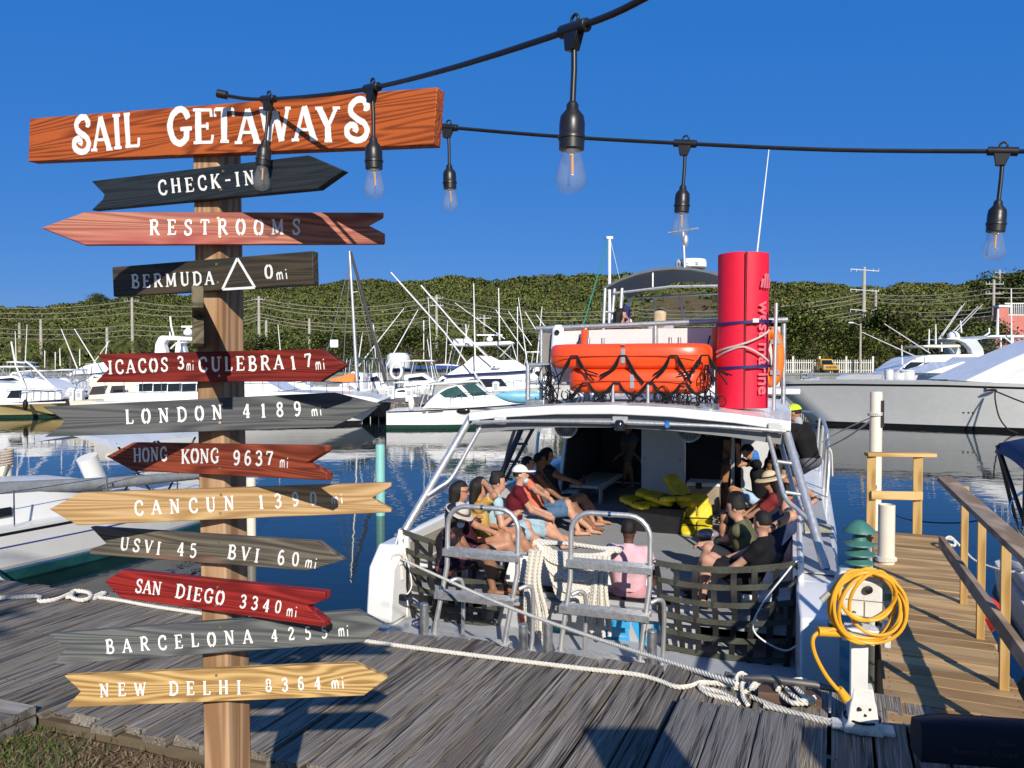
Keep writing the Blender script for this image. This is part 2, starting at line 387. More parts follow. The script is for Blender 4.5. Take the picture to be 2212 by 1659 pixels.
# ---- far shore and hills
RID = [(-700, 690), (-300, 672), (0, 664), (100, 665), (165, 660), (200, 650), (300, 640), (420, 640), (520, 628), (640, 619), (720, 613), (800, 606), (900, 611), (960, 604), (1000, 600), (1060, 607), (1160, 601), (1260, 594), (1340, 598), (1440, 592), (1540, 600), (1640, 608), (1700, 612), (1800, 620), (1880, 622), (1960, 618), (2060, 616), (2140, 604), (2212, 590), (2500, 575), (3000, 610)]
ru, rv = [p[0] for p in RID], [p[1] for p in RID]
def hill_h(u, s):
    """height of the slope at image column u, s = 0 shore .. 1 ridge, and its distance"""
    Yr = 430 + 60 * math.sin(u * .0021 + 1); Y = 128 + (Yr - 128) * s
    v = np.interp(u, ru, rv) + 2.5 * math.sin(u * .031) + 1.7 * math.sin(u * .083)
    zr = at(u, v, Yr).z
    e = s ** 1.25 * (1 + .10 * math.sin(u * .011 + s * 5) * (1 - s) + .05 * math.sin(u * .031 + s * 9) * (1 - s))
    return at(u, 800, Y).x, Y, 1.7 + (zr - 1.7) * e
def hill_mat():
    m, t, p = nodes('scrub_hill'); L = t.links.new
    tc = N(t, 'TexCoord'); a = N(t, 'TexNoise'); setin(a, Scale=.03, Detail=8, Roughness=.65); L(tc.outputs['Object'], a.inputs['Vector'])
    r = N(t, 'ValToRGB'); e = r.color_ramp.elements; e[0].position = .35; e[0].color = (.07, .088, .024, 1); e[1].position = .68; e[1].color = (.16, .165, .05, 1)
    L(a.outputs['Fac'], r.inputs['Fac'])
    b = N(t, 'TexNoise'); setin(b, Scale=.35, Detail=5, Roughness=.7); L(tc.outputs['Object'], b.inputs['Vector'])
    mx = N(t, 'MixRGB', blend_type='OVERLAY'); mx.inputs['Fac'].default_value = .6; L(r.outputs[0], mx.inputs['Color1']); L(b.outputs['Fac'], mx.inputs['Color2'])
    at_ = N(t, 'VertexColor', layer_name='soil'); m2 = N(t, 'MixRGB'); m2.inputs['Color2'].default_value = (.20, .135, .075, 1)
    L(at_.outputs[0], m2.inputs['Fac']); L(mx.outputs[0], m2.inputs['Color1'])
    L(m2.outputs[0], p.inputs['Base Color']); p.inputs['Roughness'].default_value = .95; p.inputs['Specular IOR Level'].default_value = .05
    bp = N(t, 'Bump'); setin(bp, Strength=1, Distance=1.5); L(b.outputs['Fac'], bp.inputs['Height']); L(bp.outputs[0], p.inputs['Normal'])
    return m
def soil(u, s):  # bare cut of earth seen under the boat's canopy
    d = ((u - 1475) / 95) ** 2 + ((s - .56) / .16) ** 2
    return max(0, min(1, 1.35 - d))
us = np.linspace(-900, 3100, 230); ss = np.r_[np.linspace(0, 1, 56), 1.12, 1.4]
vs = []; fs = []; so_ = []
for i, u in enumerate(us):
    for j, s in enumerate(ss):
        if s <= 1: x, y, z = hill_h(u, s); z += random.uniform(-.5, .5) * min(1, s * 5)
        else: x, y, z = hill_h(u, 1); y += (s - 1) * 300; x *= 1 + (s - 1) * .7; z -= (s - 1) * 60
        vs.append((x, y, z)); so_.append(soil(u, s) * random.uniform(.6, 1))
        if i < len(us) - 1 and j < len(ss) - 1: k = len(ss); fs.append((i * k + j, (i + 1) * k + j, (i + 1) * k + j + 1, i * k + j + 1))
mb = MB(); mb.add(vs, fs); o = solo('hills', mb, hill_mat(), None, None, loc=(0, 0, 0), kind='structure', smooth=180)
ca = o.data.color_attributes.new('soil', 'FLOAT_COLOR', 'POINT')
ca.data.foreach_set('color', np.stack([so_, so_, so_, np.ones(len(so_))], 1).astype(np.float32).ravel())
def leafmat(name, trans=.25):
    if name in MATS: return MATS[name]
    m, t, p = nodes(name); L = t.links.new
    vc = N(t, 'VertexColor', layer_name='leaf'); L(vc.outputs[0], p.inputs['Base Color']); p.inputs['Roughness'].default_value = .55; p.inputs['Specular IOR Level'].default_value = .25
    tl = N(t, 'BsdfTranslucent'); L(vc.outputs[0], tl.inputs[0]); mx = N(t, 'MixShader'); mx.inputs[0].default_value = trans
    o = t.nodes['Material Output']; L(p.outputs[0], mx.inputs[1]); L(tl.outputs[0], mx.inputs[2]); L(mx.outputs[0], o.inputs[0])
    MATS[name] = m; return m
LEAF = leafmat('leaf_clumps')
def leafmesh(name, C, S, colr, flat=.0, nor=None):
    """C centres (n,3), S sizes, colr (n,3): one random quad each"""
    n = len(C); a = rng.normal(size=(n, 3)); a[:, 2] *= (1 - flat); a /= np.linalg.norm(a, axis=1)[:, None] + 1e-9
    b = rng.normal(size=(n, 3)); b -= a * (a * b).sum(1)[:, None]; b /= np.linalg.norm(b, axis=1)[:, None] + 1e-9
    S = S[:, None]; A = a * S; B = b * S * .62
    vs = np.stack([C - A, C + B * .9 + A * .1, C + A, C - B + A * .05], 1).reshape(-1, 3)
    me = bpy.data.meshes.new(name); me.vertices.add(4 * n); me.vertices.foreach_set('co', vs.ravel().astype(np.float32))
    me.loops.add(4 * n); me.loops.foreach_set('vertex_index', np.arange(4 * n)); me.polygons.add(n)
    me.polygons.foreach_set('loop_start', np.arange(0, 4 * n, 4)); me.polygons.foreach_set('loop_total', np.full(n, 4))
    me.update(calc_edges=True); ca = me.color_attributes.new('leaf', 'FLOAT_COLOR', 'POINT')
    c = np.repeat(np.c_[colr, np.ones(n)], 4, 0); ca.data.foreach_set('color', c.ravel().astype(np.float32))
    me.materials.append(LEAF)
    if nor is not None:   # leaves take the light like the clump they sit on
        q = nor + .3 * a * np.sign((a * nor).sum(1))[:, None]; q /= np.linalg.norm(q, axis=1)[:, None]; me.polygons.foreach_set('use_smooth', np.ones(n, bool)); me.normals_split_custom_set_from_vertices(np.repeat(q, 4, 0).tolist())
    return me
# canopy of the far wood: one mass
Cs = []; Ss = []; Cc = []; Nn = []
for k in range(17000):
    u = random.uniform(-250, 2450); s = random.random() ** .8 * 1.0
    if random.random() < soil(u, s) * .93: continue
    if k < 1900: s = random.uniform(.93, 1.0)
    x, y, z = hill_h(u, s); r = random.uniform(.8, 2.1) * (.5 + .5 * s + (.25 if random.random() < .06 else 0)); n = int(20 + 8 * random.random())
    d = rng.normal(size=(n, 3)); d /= np.linalg.norm(d, axis=1)[:, None]; rr = rng.uniform(.55, 1.05, n)[:, None]
    P = np.array([x, y, z + r * .25]) + d * rr * np.array([r * 1.1, r * 1.1, r * .55])
    tone = .75 + .5 * (math.sin(u * .013 + s * 9) * .25 + .5) ; q = random.random()
    c = np.array((.165, .195, .045)) if q < .6 else np.array((.215, .215, .058)) if q < .85 else np.array((.21, .165, .075)) if q < .93 else np.array((.095, .125, .032))
    Cs.append(P); Nn.append(d * .8 + np.array([0, -.35, .5])); Ss.append(rng.uniform(.3, .55, n) * r * .75); Cc.append(c * tone * rng.uniform(.8, 1.2, (n, 1)))
me = leafmesh('hillside_wood', np.concatenate(Cs), np.concatenate(Ss), np.concatenate(Cc), nor=np.concatenate(Nn))
o = link(bpy.data.objects.new('hillside_wood', me)); tag(o, kind='stuff')
# lone big tree on the ridge at the left, and others named below
BARK = mat('tree_bark', (.11, .085, .06), .9, var=.4, scale=9, bump=.02, bscale=12)
def tree_proto(name, label, H, Wd, kind, seed, leaves=1500, cols=((.11, .155, .03), (.185, .215, .042), (.065, .095, .022)), trunk=.3):
    random.seed(seed); root = thing(name, label, 'tree')
    mb = MB(); tips = []
    th = H * trunk
    mb.tube([(0, 0, -.6), (.05 * H * .1, 0, th * .5), (.02 * H, .02 * H, th)], [H * .035, H * .028, H * .022], 8)
    blobs = []
    for k in range(9):
        a = k * 2.4 + random.uniform(-.4, .4); rr = Wd * .5 * random.uniform(.3, .85); zz = th + (H - th) * random.uniform(.15, .8)
        e = V((math.cos(a) * rr, math.sin(a) * rr, zz)); m_ = V((e.x * .4, e.y * .4, th + (zz - th) * .45))
        mb.tube([(.02 * H, .02 * H, th * .9), m_, e], [H * .017, H * .011, H * .004], 6); blobs.append((e, random.uniform(.20, .34) * Wd))
    part('trunk', mb, BARK, root, local=True)
    for k in range(13):
        a = random.uniform(0, 6.28); q = random.random() ** .5; zz = random.uniform(.3, .93)
        prof = math.sin(math.pi * min(1, (zz * .8 + .16))) ** .7
        blobs.append((V((math.cos(a) * Wd * .42 * q * prof, math.sin(a) * Wd * .42 * q * prof, th * .7 + (H - th * .7) * zz)), random.uniform(.12, .25) * Wd))
    Cs = []; Ss = []; Cc = []; Nn = []
    for (c, r) in blobs:
        n = leaves // len(blobs); d = rng.normal(size=(n, 3)); d /= np.linalg.norm(d, axis=1)[:, None]; rr = rng.uniform(.35, 1.08, n)[:, None]
        P = np.array(c) + d * rr * np.array([r, r, r * .72]); Cs.append(P); Nn.append(d + np.array([0, 0, .35])); Ss.append(rng.uniform(.5, 1.1, n) * H * .028)
        base = np.array(random.choice(cols)); Cc.append(base * rng.uniform(.65, 1.35, (n, 1)))
    me = leafmesh('crown', np.concatenate(Cs), np.concatenate(Ss), np.concatenate(Cc), nor=np.concatenate(Nn)); o = link(bpy.data.objects.new('crown', me)); o.parent = root; WM[o.name] = WM[root.name]
    return root
TP = [tree_proto('shore_tree', '', 9, 9.5, 0, 3, 3200), tree_proto('shore_tree', '', 8, 8, 1, 5, 2900, ((.155, .19, .038), (.22, .235, .045), (.085, .115, .026))),
      tree_proto('shore_tree', '', 7, 9, 2, 8, 2700, ((.11, .14, .034), (.155, .175, .045), (.20, .16, .065)))]
used = set()
def put_tree(pi, u, vtop, Y, label, base=2.0, wk=1.0):
    src = TP[pi]; H0 = (9, 8, 7)[pi]; top = at(u, vtop, Y).z; k = (top - base) / H0
    M = Matrix.Translation((at(u, 700, Y).x, Y, base)) @ Matrix.Rotation(random.uniform(0, 6.28), 4, 'Z') @ Matrix.Diagonal((k * wk, k * wk, k, 1))
    if pi not in used: used.add(pi); src.matrix_world = M; o = src
    else: o = copy_tree(src, M)
    o['label'] = label; o['group'] = 'trees along the far shore'; return o
LT = [(0, 585, 722, 118, 'bushy green tree behind the sailboat with the orange sail'), (1, 640, 738, 112, 'pale green bush just right of the arrow board post'),
      (0, 700, 716, 124, 'olive tree behind the tall silver mast'), (2, 770, 722, 120, 'brownish tree under the tilted outriggers'), (1, 830, 728, 114, 'low light green tree behind the green-topped fishing boat'),
      (0, 890, 705, 126, 'broad dark tree behind the white hardtop boat'), (2, 950, 735, 110, 'thin scrubby tree below the tall pole in the middle'), (0, 1000, 728, 120, 'dark round tree left of the big sportfisher tower'),
      (1, 1060, 700, 126, 'sunlit round tree behind the big sportfisher tower'), (0, 1120, 716, 118, 'tree right behind the orange life floats'), (2, 1170, 722, 125, 'olive tree left of the tour boat railing'),
      (0, 1240, 728, 122, 'tree behind the green mast stay'), (1, 1330, 726, 120, 'tree behind the woman in the black mask'), (0, 1450, 716, 126, 'tree behind the blond passenger in the grey cap'),
      (1, 520, 735, 116, 'bush behind the signpost'), (0, 380, 738, 122, 'bush behind the white radar arch'), (2, 300, 735, 120, 'bush left of the white radar arch'), (1, 100, 742, 125, 'bush behind the palms at the left edge')]
for (pi, u, v, Y, lb) in LT: put_tree(pi, u, v, Y, lb, wk=1.25)
RT = [(0, 1690, 658, 108, 'tallest leafy tree right beside the red foam mat'), (1, 1745, 690, 106, 'bright green tree above the white picket fence'), (0, 1800, 690, 112, 'dark tree behind the yellow truck'),
      (1, 1850, 705, 108, 'tree behind the street lamp'), (0, 1905, 668, 114, 'big round tree right of the tall pole'), (2, 1965, 672, 112, 'reddish olive tree above the white motor yacht'),
      (0, 2020, 708, 110, 'dark tree behind the curved radar arch'), (1, 2075, 705, 108, 'tree behind the outrigger poles at the right'), (0, 2130, 690, 118, 'tree beside the pink house wall'), (2, 1735, 735, 102, 'low bush behind the picket fence'),
      (1, 1880, 735, 103, 'low bush between lamp and motor yacht')]
for (pi, u, v, Y, lb) in RT: put_tree(pi, u, v, Y, lb, base=1.8, wk=1.15)
put_tree(0, 214, 634, 400, 'lone dark tree standing on the ridge at the left', base=32.5, wk=1.25)
put_tree(0, 2175, 588, 240, 'dark tree on the slope above the pink house', base=14, wk=1.1)
put_tree(2, 2225, 600, 235, 'dark tree at the right edge above the pink house', base=12, wk=1.1)
# palms
PALMC = ((.12, .16, .03), (.22, .20, .045))
def palm(u, vtop, Y, label, seed):
    random.seed(seed); top = at(u, vtop, Y); root = thing('palm_tree', label, 'palm', (top.x, Y, 1.8), 0, 'palms on the left shore')
    h = top.z - 1.8 - 1.2; mb = MB(); mb.tube([(0, 0, -.3), (.1, 0, h * .5), (.25, 0, h)], [.2, .15, .12], 8); part('trunk', mb, BARK, root, local=True)
    C = []; S = []; K = []; vs = []; fs = []; cc = []
    for f in range(17):
        a = f * 2.4; el = random.uniform(-.3, 1.1); L_ = random.uniform(2, 2.9); d = V((math.cos(a), math.sin(a), 0))
        sp = [V((.25, 0, h)) + d * (L_ * t * math.cos(el * (1 - t))) + V((0, 0, L_ * (math.sin(el) * t - .75 * t * t))) for t in np.linspace(0, 1, 9)]
        c = np.array(random.choice(PALMC)) * random.uniform(.7, 1.2)
        for i in range(8):
            n_ = V((-d.y, d.x, 0))
            for sgn in (-1, 1):
                for q in (0, .5):
                    p = sp[i].lerp(sp[i + 1], q); e = p + n_ * sgn * (.55 * math.sin(math.pi * (i + q + 1.2) / 10)) + V((0, 0, -.28)) + d * .2; b = len(vs); w = (sp[i + 1] - sp[i]) * .3
                    vs += [p, p + w, e]; fs.append((b, b + 1, b + 2)); cc += [c, c, c]
    me = bpy.data.meshes.new('crown'); me.from_pydata(vs, [], fs); me.materials.append(LEAF); ca = me.color_attributes.new('leaf', 'FLOAT_COLOR', 'POINT')
    ca.data.foreach_set('color', np.c_[np.array(cc), np.ones(len(cc))].astype(np.float32).ravel()); o = link(bpy.data.objects.new('crown', me)); o.parent = root
for (u, v, Y, lb, sd) in [(45, 722, 105, 'palm at the left edge behind the covered boats', 1), (150, 715, 112, 'middle palm behind the sloping white fishing poles', 2), (268, 722, 108, 'yellowish palm left of the white radar arch', 4), (225, 735, 116, 'small palm between two taller palms', 5)]: palm(u, v, Y, lb, sd)
random.seed(21)
# ---- sea wall, quay, fence, truck, lamp, house
CONC = mat('harbour_concrete', (.20, .20, .19), .9, var=.3, scale=.6, bump=.01, bscale=3, grime=((.10, .10, .09), .55))
mb = MB(); x0, x1 = -140, 140
mb.add([(x0, 93, -1), (x1, 93, -1), (x1, 93, 1.9), (x0, 93, 1.9), (x0, 93.6, 2.2), (x1, 93.6, 2.2), (x0, 93, 2.2), (x1, 93, 2.2)], [(0, 1, 2, 3), (6, 7, 5, 4), (3, 2, 7, 6)])
mb.box((0, 93.2, 2.1), (280, .6, .25)); solo('quay_wall', mb, CONC, 'long grey concrete quay wall below the picket fence', 'wall', loc=(0, 93, 0))
mb = MB(); mb.add([(x0, 93.5, 2.0), (x1, 93.5, 2.0), (x1, 140, 2.0), (x0, 140, 2.0)], [(0, 1, 2, 3)])
solo('shore_road', mb, mat('pale_road', (.25, .22, .18), .95, var=.3, scale=.4), None, None, kind='structure')
fw = mat('white_fence_paint', (.62, .61, .56), .6, var=.1)
fe = thing('picket_fence', 'long white picket fence on the quay behind the yellow truck', 'fence', (at(1770, 800, 99).x, 99, 2))
mb = MB(); xa, xb = at(1655, 800, 99).x, at(1885, 800, 99).x; n = int((xb - xa) / .28)
for i in range(n): x = xa + (xb - xa) * i / n; mb.box((x, 99, 2.95), (.10, .05, 1.8))
part('pickets', mb, fw, fe)
mb = MB()
for z in (2.5, 3.5): mb.box(((xa + xb) / 2, 99.05, z), (xb - xa, .05, .09))
part('rail', mb, fw, fe)
for i in range(5): mb = MB(); mb.box((xa + (xb - xa) * i / 4, 99.02, 3.1), (.22, .2, 2.4)); part('post', mb, fw, fe)
ld = thing('quay_ladder', 'small metal ladder fixed to the grey quay wall', 'ladder', (at(1738, 830, 92.8).x, 92.8, .4)); mb = MB(); x = at(1738, 830, 92.8).x
for s in (-.35, .35): mb.cyl((x + s, 92.8, .3), (x + s, 92.8, 2.5), .06)
for k in range(5): mb.cyl((x - .35, 92.8, .5 + k * .4), (x + .35, 92.8, .5 + k * .4), .05)
part('rungs', mb, GALV, ld)
# yellow truck seen head-on
tx = at(1798, 790, 96).x; ty = 96.5; tz = 2.0
yel = mat('yellow_car_paint', (.55, .30, .02), .3, var=.05, coat=.5); tr = thing('parked_truck', 'boxy yellow off-road truck parked head-on by the fence', 'truck', (tx, ty, tz))
mb = MB(); mb.box((tx, ty + 1.6, tz + .85), (1.95, 3.6, .7)); mb.prism([(tx - .85, ty + 1.0, tz + 1.2), (tx + .85, ty + 1.0, tz + 1.2), (tx + .72, ty + 1.35, tz + 1.95), (tx - .72, ty + 1.35, tz + 1.95)], (0, 2.0, 0)); part('body', mb, yel, tr, bevel=.06)
mb = MB(); mb.prism([(tx - .74, ty + .97, tz + 1.25), (tx + .74, ty + .97, tz + 1.25), (tx + .64, ty + 1.28, tz + 1.8), (tx - .64, ty + 1.28, tz + 1.8)], (0, .03, 0)); part('windscreen', mb, DARKWIN, tr)
mb = MB()
for k in range(8): mb.box((tx - .6 + k * .17, ty - .22, tz + .9), (.08, .04, .3))
mb.box((tx, ty - .2, tz + .5), (1.95, .1, .2)); part('grille', mb, BLACK, tr)
for s in (-.75, .75):
    mb = MB(); mb.lathe([(.12, 0), (.12, .05)], Matrix.Translation((tx + s, ty - .2, tz + .92)) @ Matrix.Rotation(R_(90), 4, 'X'), 12); part('headlight', mb, STEEL, tr)
    mb = MB(); mb.cyl((tx + s * 1.1 - .15, ty + .6, tz + .42), (tx + s * 1.1 + .15, ty + .6, tz + .42), .42, n=18); part('wheel', mb, BLACKR, tr)
    mb = MB(); mb.box((tx + s * 1.48, ty + .9, tz + 1.3), (.2, .08, .22)); part('mirror', mb, BLACK, tr)
cx = at(1985, 800, 97).x; cr = thing('parked_car', 'dark parked car beside the white trailer on the quay', 'car', (cx, 97, 2))
mb = MB(); mb.prism([(cx - 2.1, 96.2, 2.3), (cx + 2.1, 96.2, 2.3), (cx + 2.1, 96.2, 2.9), (cx + 1.2, 96.2, 3.0), (cx + .5, 96.2, 3.5), (cx - .9, 96.2, 3.5), (cx - 1.5, 96.2, 3.0), (cx - 2.1, 96.2, 2.9)], (0, 1.7, 0)); part('body', mb, mat('dark_car_paint', (.02, .025, .035), .25, coat=.4), cr, bevel=.08)
for s in (-1.3, 1.3): mb = MB(); mb.cyl((cx + s, 96.1, 2.33), (cx + s, 97.9, 2.33), .33, n=16); part('wheel', mb, BLACKR, cr)
wx = at(2055, 790, 101).x; wl = thing('white_trailer', 'plain white box trailer behind the dark car', 'trailer', (wx, 101, 2))
mb = MB(); mb.box((wx, 102, 3.3), (6.5, 2.2, 2.0)); part('body', mb, WHITE, wl, bevel=.05)
for s in (-1.8, 1.8): mb = MB(); mb.cyl((wx + s, 100.9, 2.35), (wx + s, 103.1, 2.35), .35, n=14); part('wheel', mb, BLACKR, wl)
mb = MB(); mb.box((wx, 100.88, 2.5), (6.2, .06, .15)); part('trim_strip', mb, GREY, wl)
lx = at(1858, 800, 97.5); lp = thing('street_lamp', 'slim street lamp on the quay with one short arm', 'lamp', (lx.x, 97.5, 2)); tpz = at(1858, 698, 97.5).z
mb = MB(); mb.tube([(lx.x, 97.5, 2), (lx.x, 97.5, tpz)], [.17, .11], 8); part('pole', mb, mat('weathered_pole', (.36, .33, .28), .8, var=.3, scale=1, grime=((.32, .17, .08), .55)), lp)
mb = MB(); mb.cyl((lx.x, 97.5, tpz - .3), (lx.x - 1.0, 97.5, tpz + .05), .05); part('arm', mb, GALV, lp)
mb = MB(); mb.ell((lx.x - 1.2, 97.5, tpz + .05), (.4, .16, .12)); part('lamp_head', mb, WHITE, lp)
PINK = mat('pink_stucco', (.50, .17, .14), .9, var=.12, scale=1, bump=.01, bscale=8)
hx = at(2150, 700, 125).x; hb, ht = at(2150, 714, 125).z, at(2150, 678, 125).z; ph = thing('pink_house', 'pink stucco house terrace with white balustrade at the right edge', 'house', (hx + 6, 130, 1.8))
mb = MB(); mb.box((hx + 9, 130, (1.7 + hb) / 2 + 1.2), (18, 10, hb - 1.7 + 2.4)); part('wall', mb, PINK, ph)
mb = MB(); mb.box((hx + .8, 124.9, ht - 1.0), (1.5, 1.5, 4.2)); part('pillar', mb, PINK, ph)
mb = MB(); mb.box((hx + .8, 124.9, ht + 1.2), (1.8, 1.8, .35)); part('pillar_cap', mb, WHITE, ph)
mb = MB(); zb = hb + 2.4
for k in range(44): mb.box((hx + 1.8 + k * .32, 125.1, zb + 1.0), (.09, .09, 1.9))
mb.box((hx + 9, 125.1, zb + 2.0), (15, .2, .15)); mb.box((hx + 9, 125.1, zb + .12), (15, .2, .15)); part('balustrade', mb, WHITE, ph)
# ---- utility poles and wires
POLE = mat('concrete_pole', (.40, .37, .32), .85, var=.2, scale=.5)
PL = [(42, 698, 752, 190, 0), (88, 690, 748, 175, 0), (285, 643, 768, 170, 1), (231, 706, 748, 190, 0), (559, 640, 725, 180, 1), (575, 692, 735, 165, 0), (668, 688, 740, 170, 0), (943, 637, 722, 180, 2), (1046, 680, 735, 175, 1), (1867, 577, 700, 150, 3), (1892, 626, 700, 155, 0), (2147, 604, 722, 135, 2), (2159, 583, 640, 240, 2)]
PLB = ['slim pole second from the left edge', 'slim pole behind the left palms', 'tall pole rising behind the radar arch boat', 'short thin pole beside the tall one', 'tall pole right of the signpost', 'stub pole just right of the tall pole by the signpost', 'pole with a lamp left of the silver mast', 'tall pole among the outriggers in the middle', 'pole behind the sportfisher tower', 'tallest pole with three pairs of arms against the sky', 'shorter pole beside the tallest one', 'thick pole in front of the dark hillside at the right', 'far pole on the ridge at the right']
PT = []
for (u, v0, v1, Y, k), lb in zip(PL, PLB):
    a = at(u, v0, Y); x = a.x; base = at(u, v1, Y).z - 8; t = thing('utility_pole', lb, 'pole', (x, Y, base), 0, 'utility poles on the hillside')
    mb = MB(); r = (.33 if k < 3 else .42) * Y / 170; mb.tube([(x, Y, base), (x, Y, a.z)], [r * 1.15, r * .8], 8); part('shaft', mb, POLE, t); PT.append((x, Y, a.z))
    if k:
        for j in range(k if k < 3 else 3):
            mb = MB(); zz = a.z - .8 - j * (1.7 if k < 3 else 3.9); w = 1.5 if k < 3 else 2.7; mb.beam((x - w, Y - .2, zz + (.4 if k == 3 else 0)), (x + w, Y - .2, zz), .14, .14)
            for s in (-1, -.6, .6, 1): mb.cyl((x + s * w, Y - .2, zz - .1), (x + s * w, Y - .2, zz + .45), .09, n=6)
            part('cross_arm', mb, GALV, t)
WIREM = mat('weathered_cable', (.30, .28, .22), .6)
def wire(u0, v0, u1, v1, Y0, Y1, sag, lb):
    a, b = at(u0, v0, Y0), at(u1, v1, Y1); mb = MB(); mb.tube([a.lerp(b, t) - V((0, 0, sag * 4 * t * (1 - t))) for t in np.linspace(0, 1, 15)], .07, 4)
    solo('power_line', mb, WIREM, lb, 'cable', group='power lines crossing the hillside')
for i, dv in enumerate((0, 8, 16, 32, 39, 46)):
    wire(285, 650 + dv * 1.6, 559, 645 + dv, 170, 180, 1.5, 'overhead wire strung behind the signpost in front of the hill')
    wire(559, 645 + dv, 943, 640 + dv * 1.25, 180, 180, 2.4, 'overhead wire between signpost and the tall middle pole')
    wire(943, 640 + dv * 1.25, 1380, 665 + dv, 180, 160, 2.2, 'overhead wire running from the middle pole behind the boat roof')
    wire(1380, 668 + dv, 1867, 634 + dv * 1.1, 160, 150, 1.6, 'overhead wire reaching the tallest pole from the left')
    wire(-120, 655 + dv * 1.3, 285, 650 + dv * 1.6, 190, 170, 1.5, 'overhead wire at the left edge above the palms')
    wire(1867, 634 + dv, 2147, 622 + dv * 1.3, 150, 135, .9, 'overhead wire between the tallest pole and the thick right pole')
    if i < 4: wire(2147, 622 + dv * 1.3, 2400, 600 + dv, 135, 130, .7, 'overhead wire leaving the thick right pole')
# ================================================================ MARINA: boats along the far docks
def yf(Y): return Y if callable(Y) else (lambda u: Y)
def P3(u, v, Y, d=0):
    p = at(u, v, yf(Y)(u)); return V((p.x, p.y + d, p.z))
def hull(root, sheer, vw, u_wl, Y, B, mats, stern_rake=0, fore=.45, boot=.2, name='hull', label=None, deckmat=None, wl0=.25):
    """sheer: image polyline stern..bow; u_wl: (stern, bow) columns where the hull meets the water"""
    us, vs_ = [p[0] for p in sheer], [p[1] for p in sheer]; u0, u1 = us[0], us[-1]; K = 22; secs = []
    rev = u1 < u0
    for i in range(K + 1):
        t = i / K; u = u0 + (u1 - u0) * t; v = np.interp(u, us[::-1] if rev else us, vs_[::-1] if rev else vs_)
        sh = P3(u, v, Y); uw = u_wl[0] + (u_wl[1] - u_wl[0]) * t; xw = P3(uw, 800, Y).x
        b = B / 2 * (1 - max(0, (t - fore) / (1 - fore)) ** 2.3) + .03; bw = B / 2 * .92 * (1 - max(0, (t - wl0) / (1 - wl0)) ** 1.7) + .015
        zs = max(.3, sh.z); yc = yf(Y)(u) + B / 2
        lv = [-.5, .02, boot, zs * .45, zs * .88, zs * .925, zs]; near = []; far = []
        for z in lv:
            q = max(0, z / zs); hb = bw + (b - bw) * q ** 1.4; x = xw + (sh.x - xw) * q
            if z < 0: hb *= .8
            near.append(V((x, yc - hb, z))); far.append(V((x, yc + hb, z)))
        secs.append(near + far[::-1])
    mb = MB(); n = 14
    for i in range(K):
        for j in range(n):
            j2 = (j + 1) % n; lo = j in (0, 1, 11, 12, 13); mb.m = 1 if lo else 2 if j == 6 else 3 if j in (4, 8) else 0
            b = len(mb.v); mb.add([secs[i][j], secs[i + 1][j], secs[i + 1][j2], secs[i][j2]], [(0, 1, 2, 3)])
    mb.m = 0; mb.add(secs[0], [tuple(range(n))]); mb.add(secs[-1], [tuple(range(n))[::-1]])
    o = part(name, mb, list(mats[:2]) + [deckmat or mats[0], mats[2] if len(mats) > 2 else mats[0]], root, label, smooth=50, fix=False)
    bm = bmesh.new(); bm.from_mesh(o.data); bmesh.ops.remove_doubles(bm, verts=bm.verts, dist=.002); bmesh.ops.recalc_face_normals(bm, faces=bm.faces); bm.to_mesh(o.data); bm.free()
    o.data.set_sharp_from_angle(angle=R_(45)); return o
def house(root, name, prof, Y, d0, d1, taper, m, bevel=.05, label=None, zmin=None):
    pts = [P3(u, v, Y) for u, v in prof]; zm = min(p.z for p in pts) if zmin is None else zmin; n = len(pts)
    near = [V((p.x, p.y + d0 + taper * (p.z - zm), p.z)) for p in pts]; far = [V((p.x, p.y + d1 - taper * (p.z - zm), p.z)) for p in pts]
    mb = MB(); fs = [tuple(range(n)), tuple(range(2 * n - 1, n - 1, -1))] + [(i, i + n, (i + 1) % n + n, (i + 1) % n) for i in range(n)]
    mb.add(near + far, fs); return part(name, mb, m, root, label, smooth=35, bevel=bevel), zm
def win(root, poly, Y, d0, taper, zm, m=DARKWIN, name='window', th=.03, out=.02):
    pts = [P3(u, v, Y) for u, v in poly]; mb = MB()
    mb.prism([V((p.x, p.y + d0 + taper * (p.z - zm) - out, p.z)) for p in pts], (0, th, 0)); return part(name, mb, m, root, bevel=.01)
def rods(root, name, segs, Y, r, m, d=.1):
    for s in segs:
        mb = MB(); pp = [P3(s[i], s[i + 1], Y, d) for i in range(0, len(s), 2)]; mb.tube(pp, [r] + [r * .6] * (len(pp) - 1) if len(pp) == 2 else r, 6); part(name, mb, m, root)
def railing(root, line, Y, h, m, d=.15, n=6, name='rail'):
    mb = MB(); L = [P3(u, v, Y, d) for u, v in line]; top = [p + V((0, 0, h)) for p in L]; mb.tube(top, .022, 5)
    for i in np.linspace(0, len(L) - 1, n):
        k = min(int(i), len(L) - 2); p = L[k].lerp(L[k + 1], i - k); mb.cyl(p, p + V((0, 0, h)), .016, n=5)
    return part(name, mb, m, root)
def hardtop(root, poly, posts, Y, d0, d1, m=WHITE, pr=.03, pm=ALU):
    house(root, 'hardtop', poly, Y, d0, d1, 0, m, .04)
    for (a, b, c, e) in posts:
        for d in (d0 + .12, d1 - .12): mb = MB(); mb.cyl(P3(a, b, Y, d), P3(c, e, Y, d), pr, n=6); part('top_support', mb, pm, root)
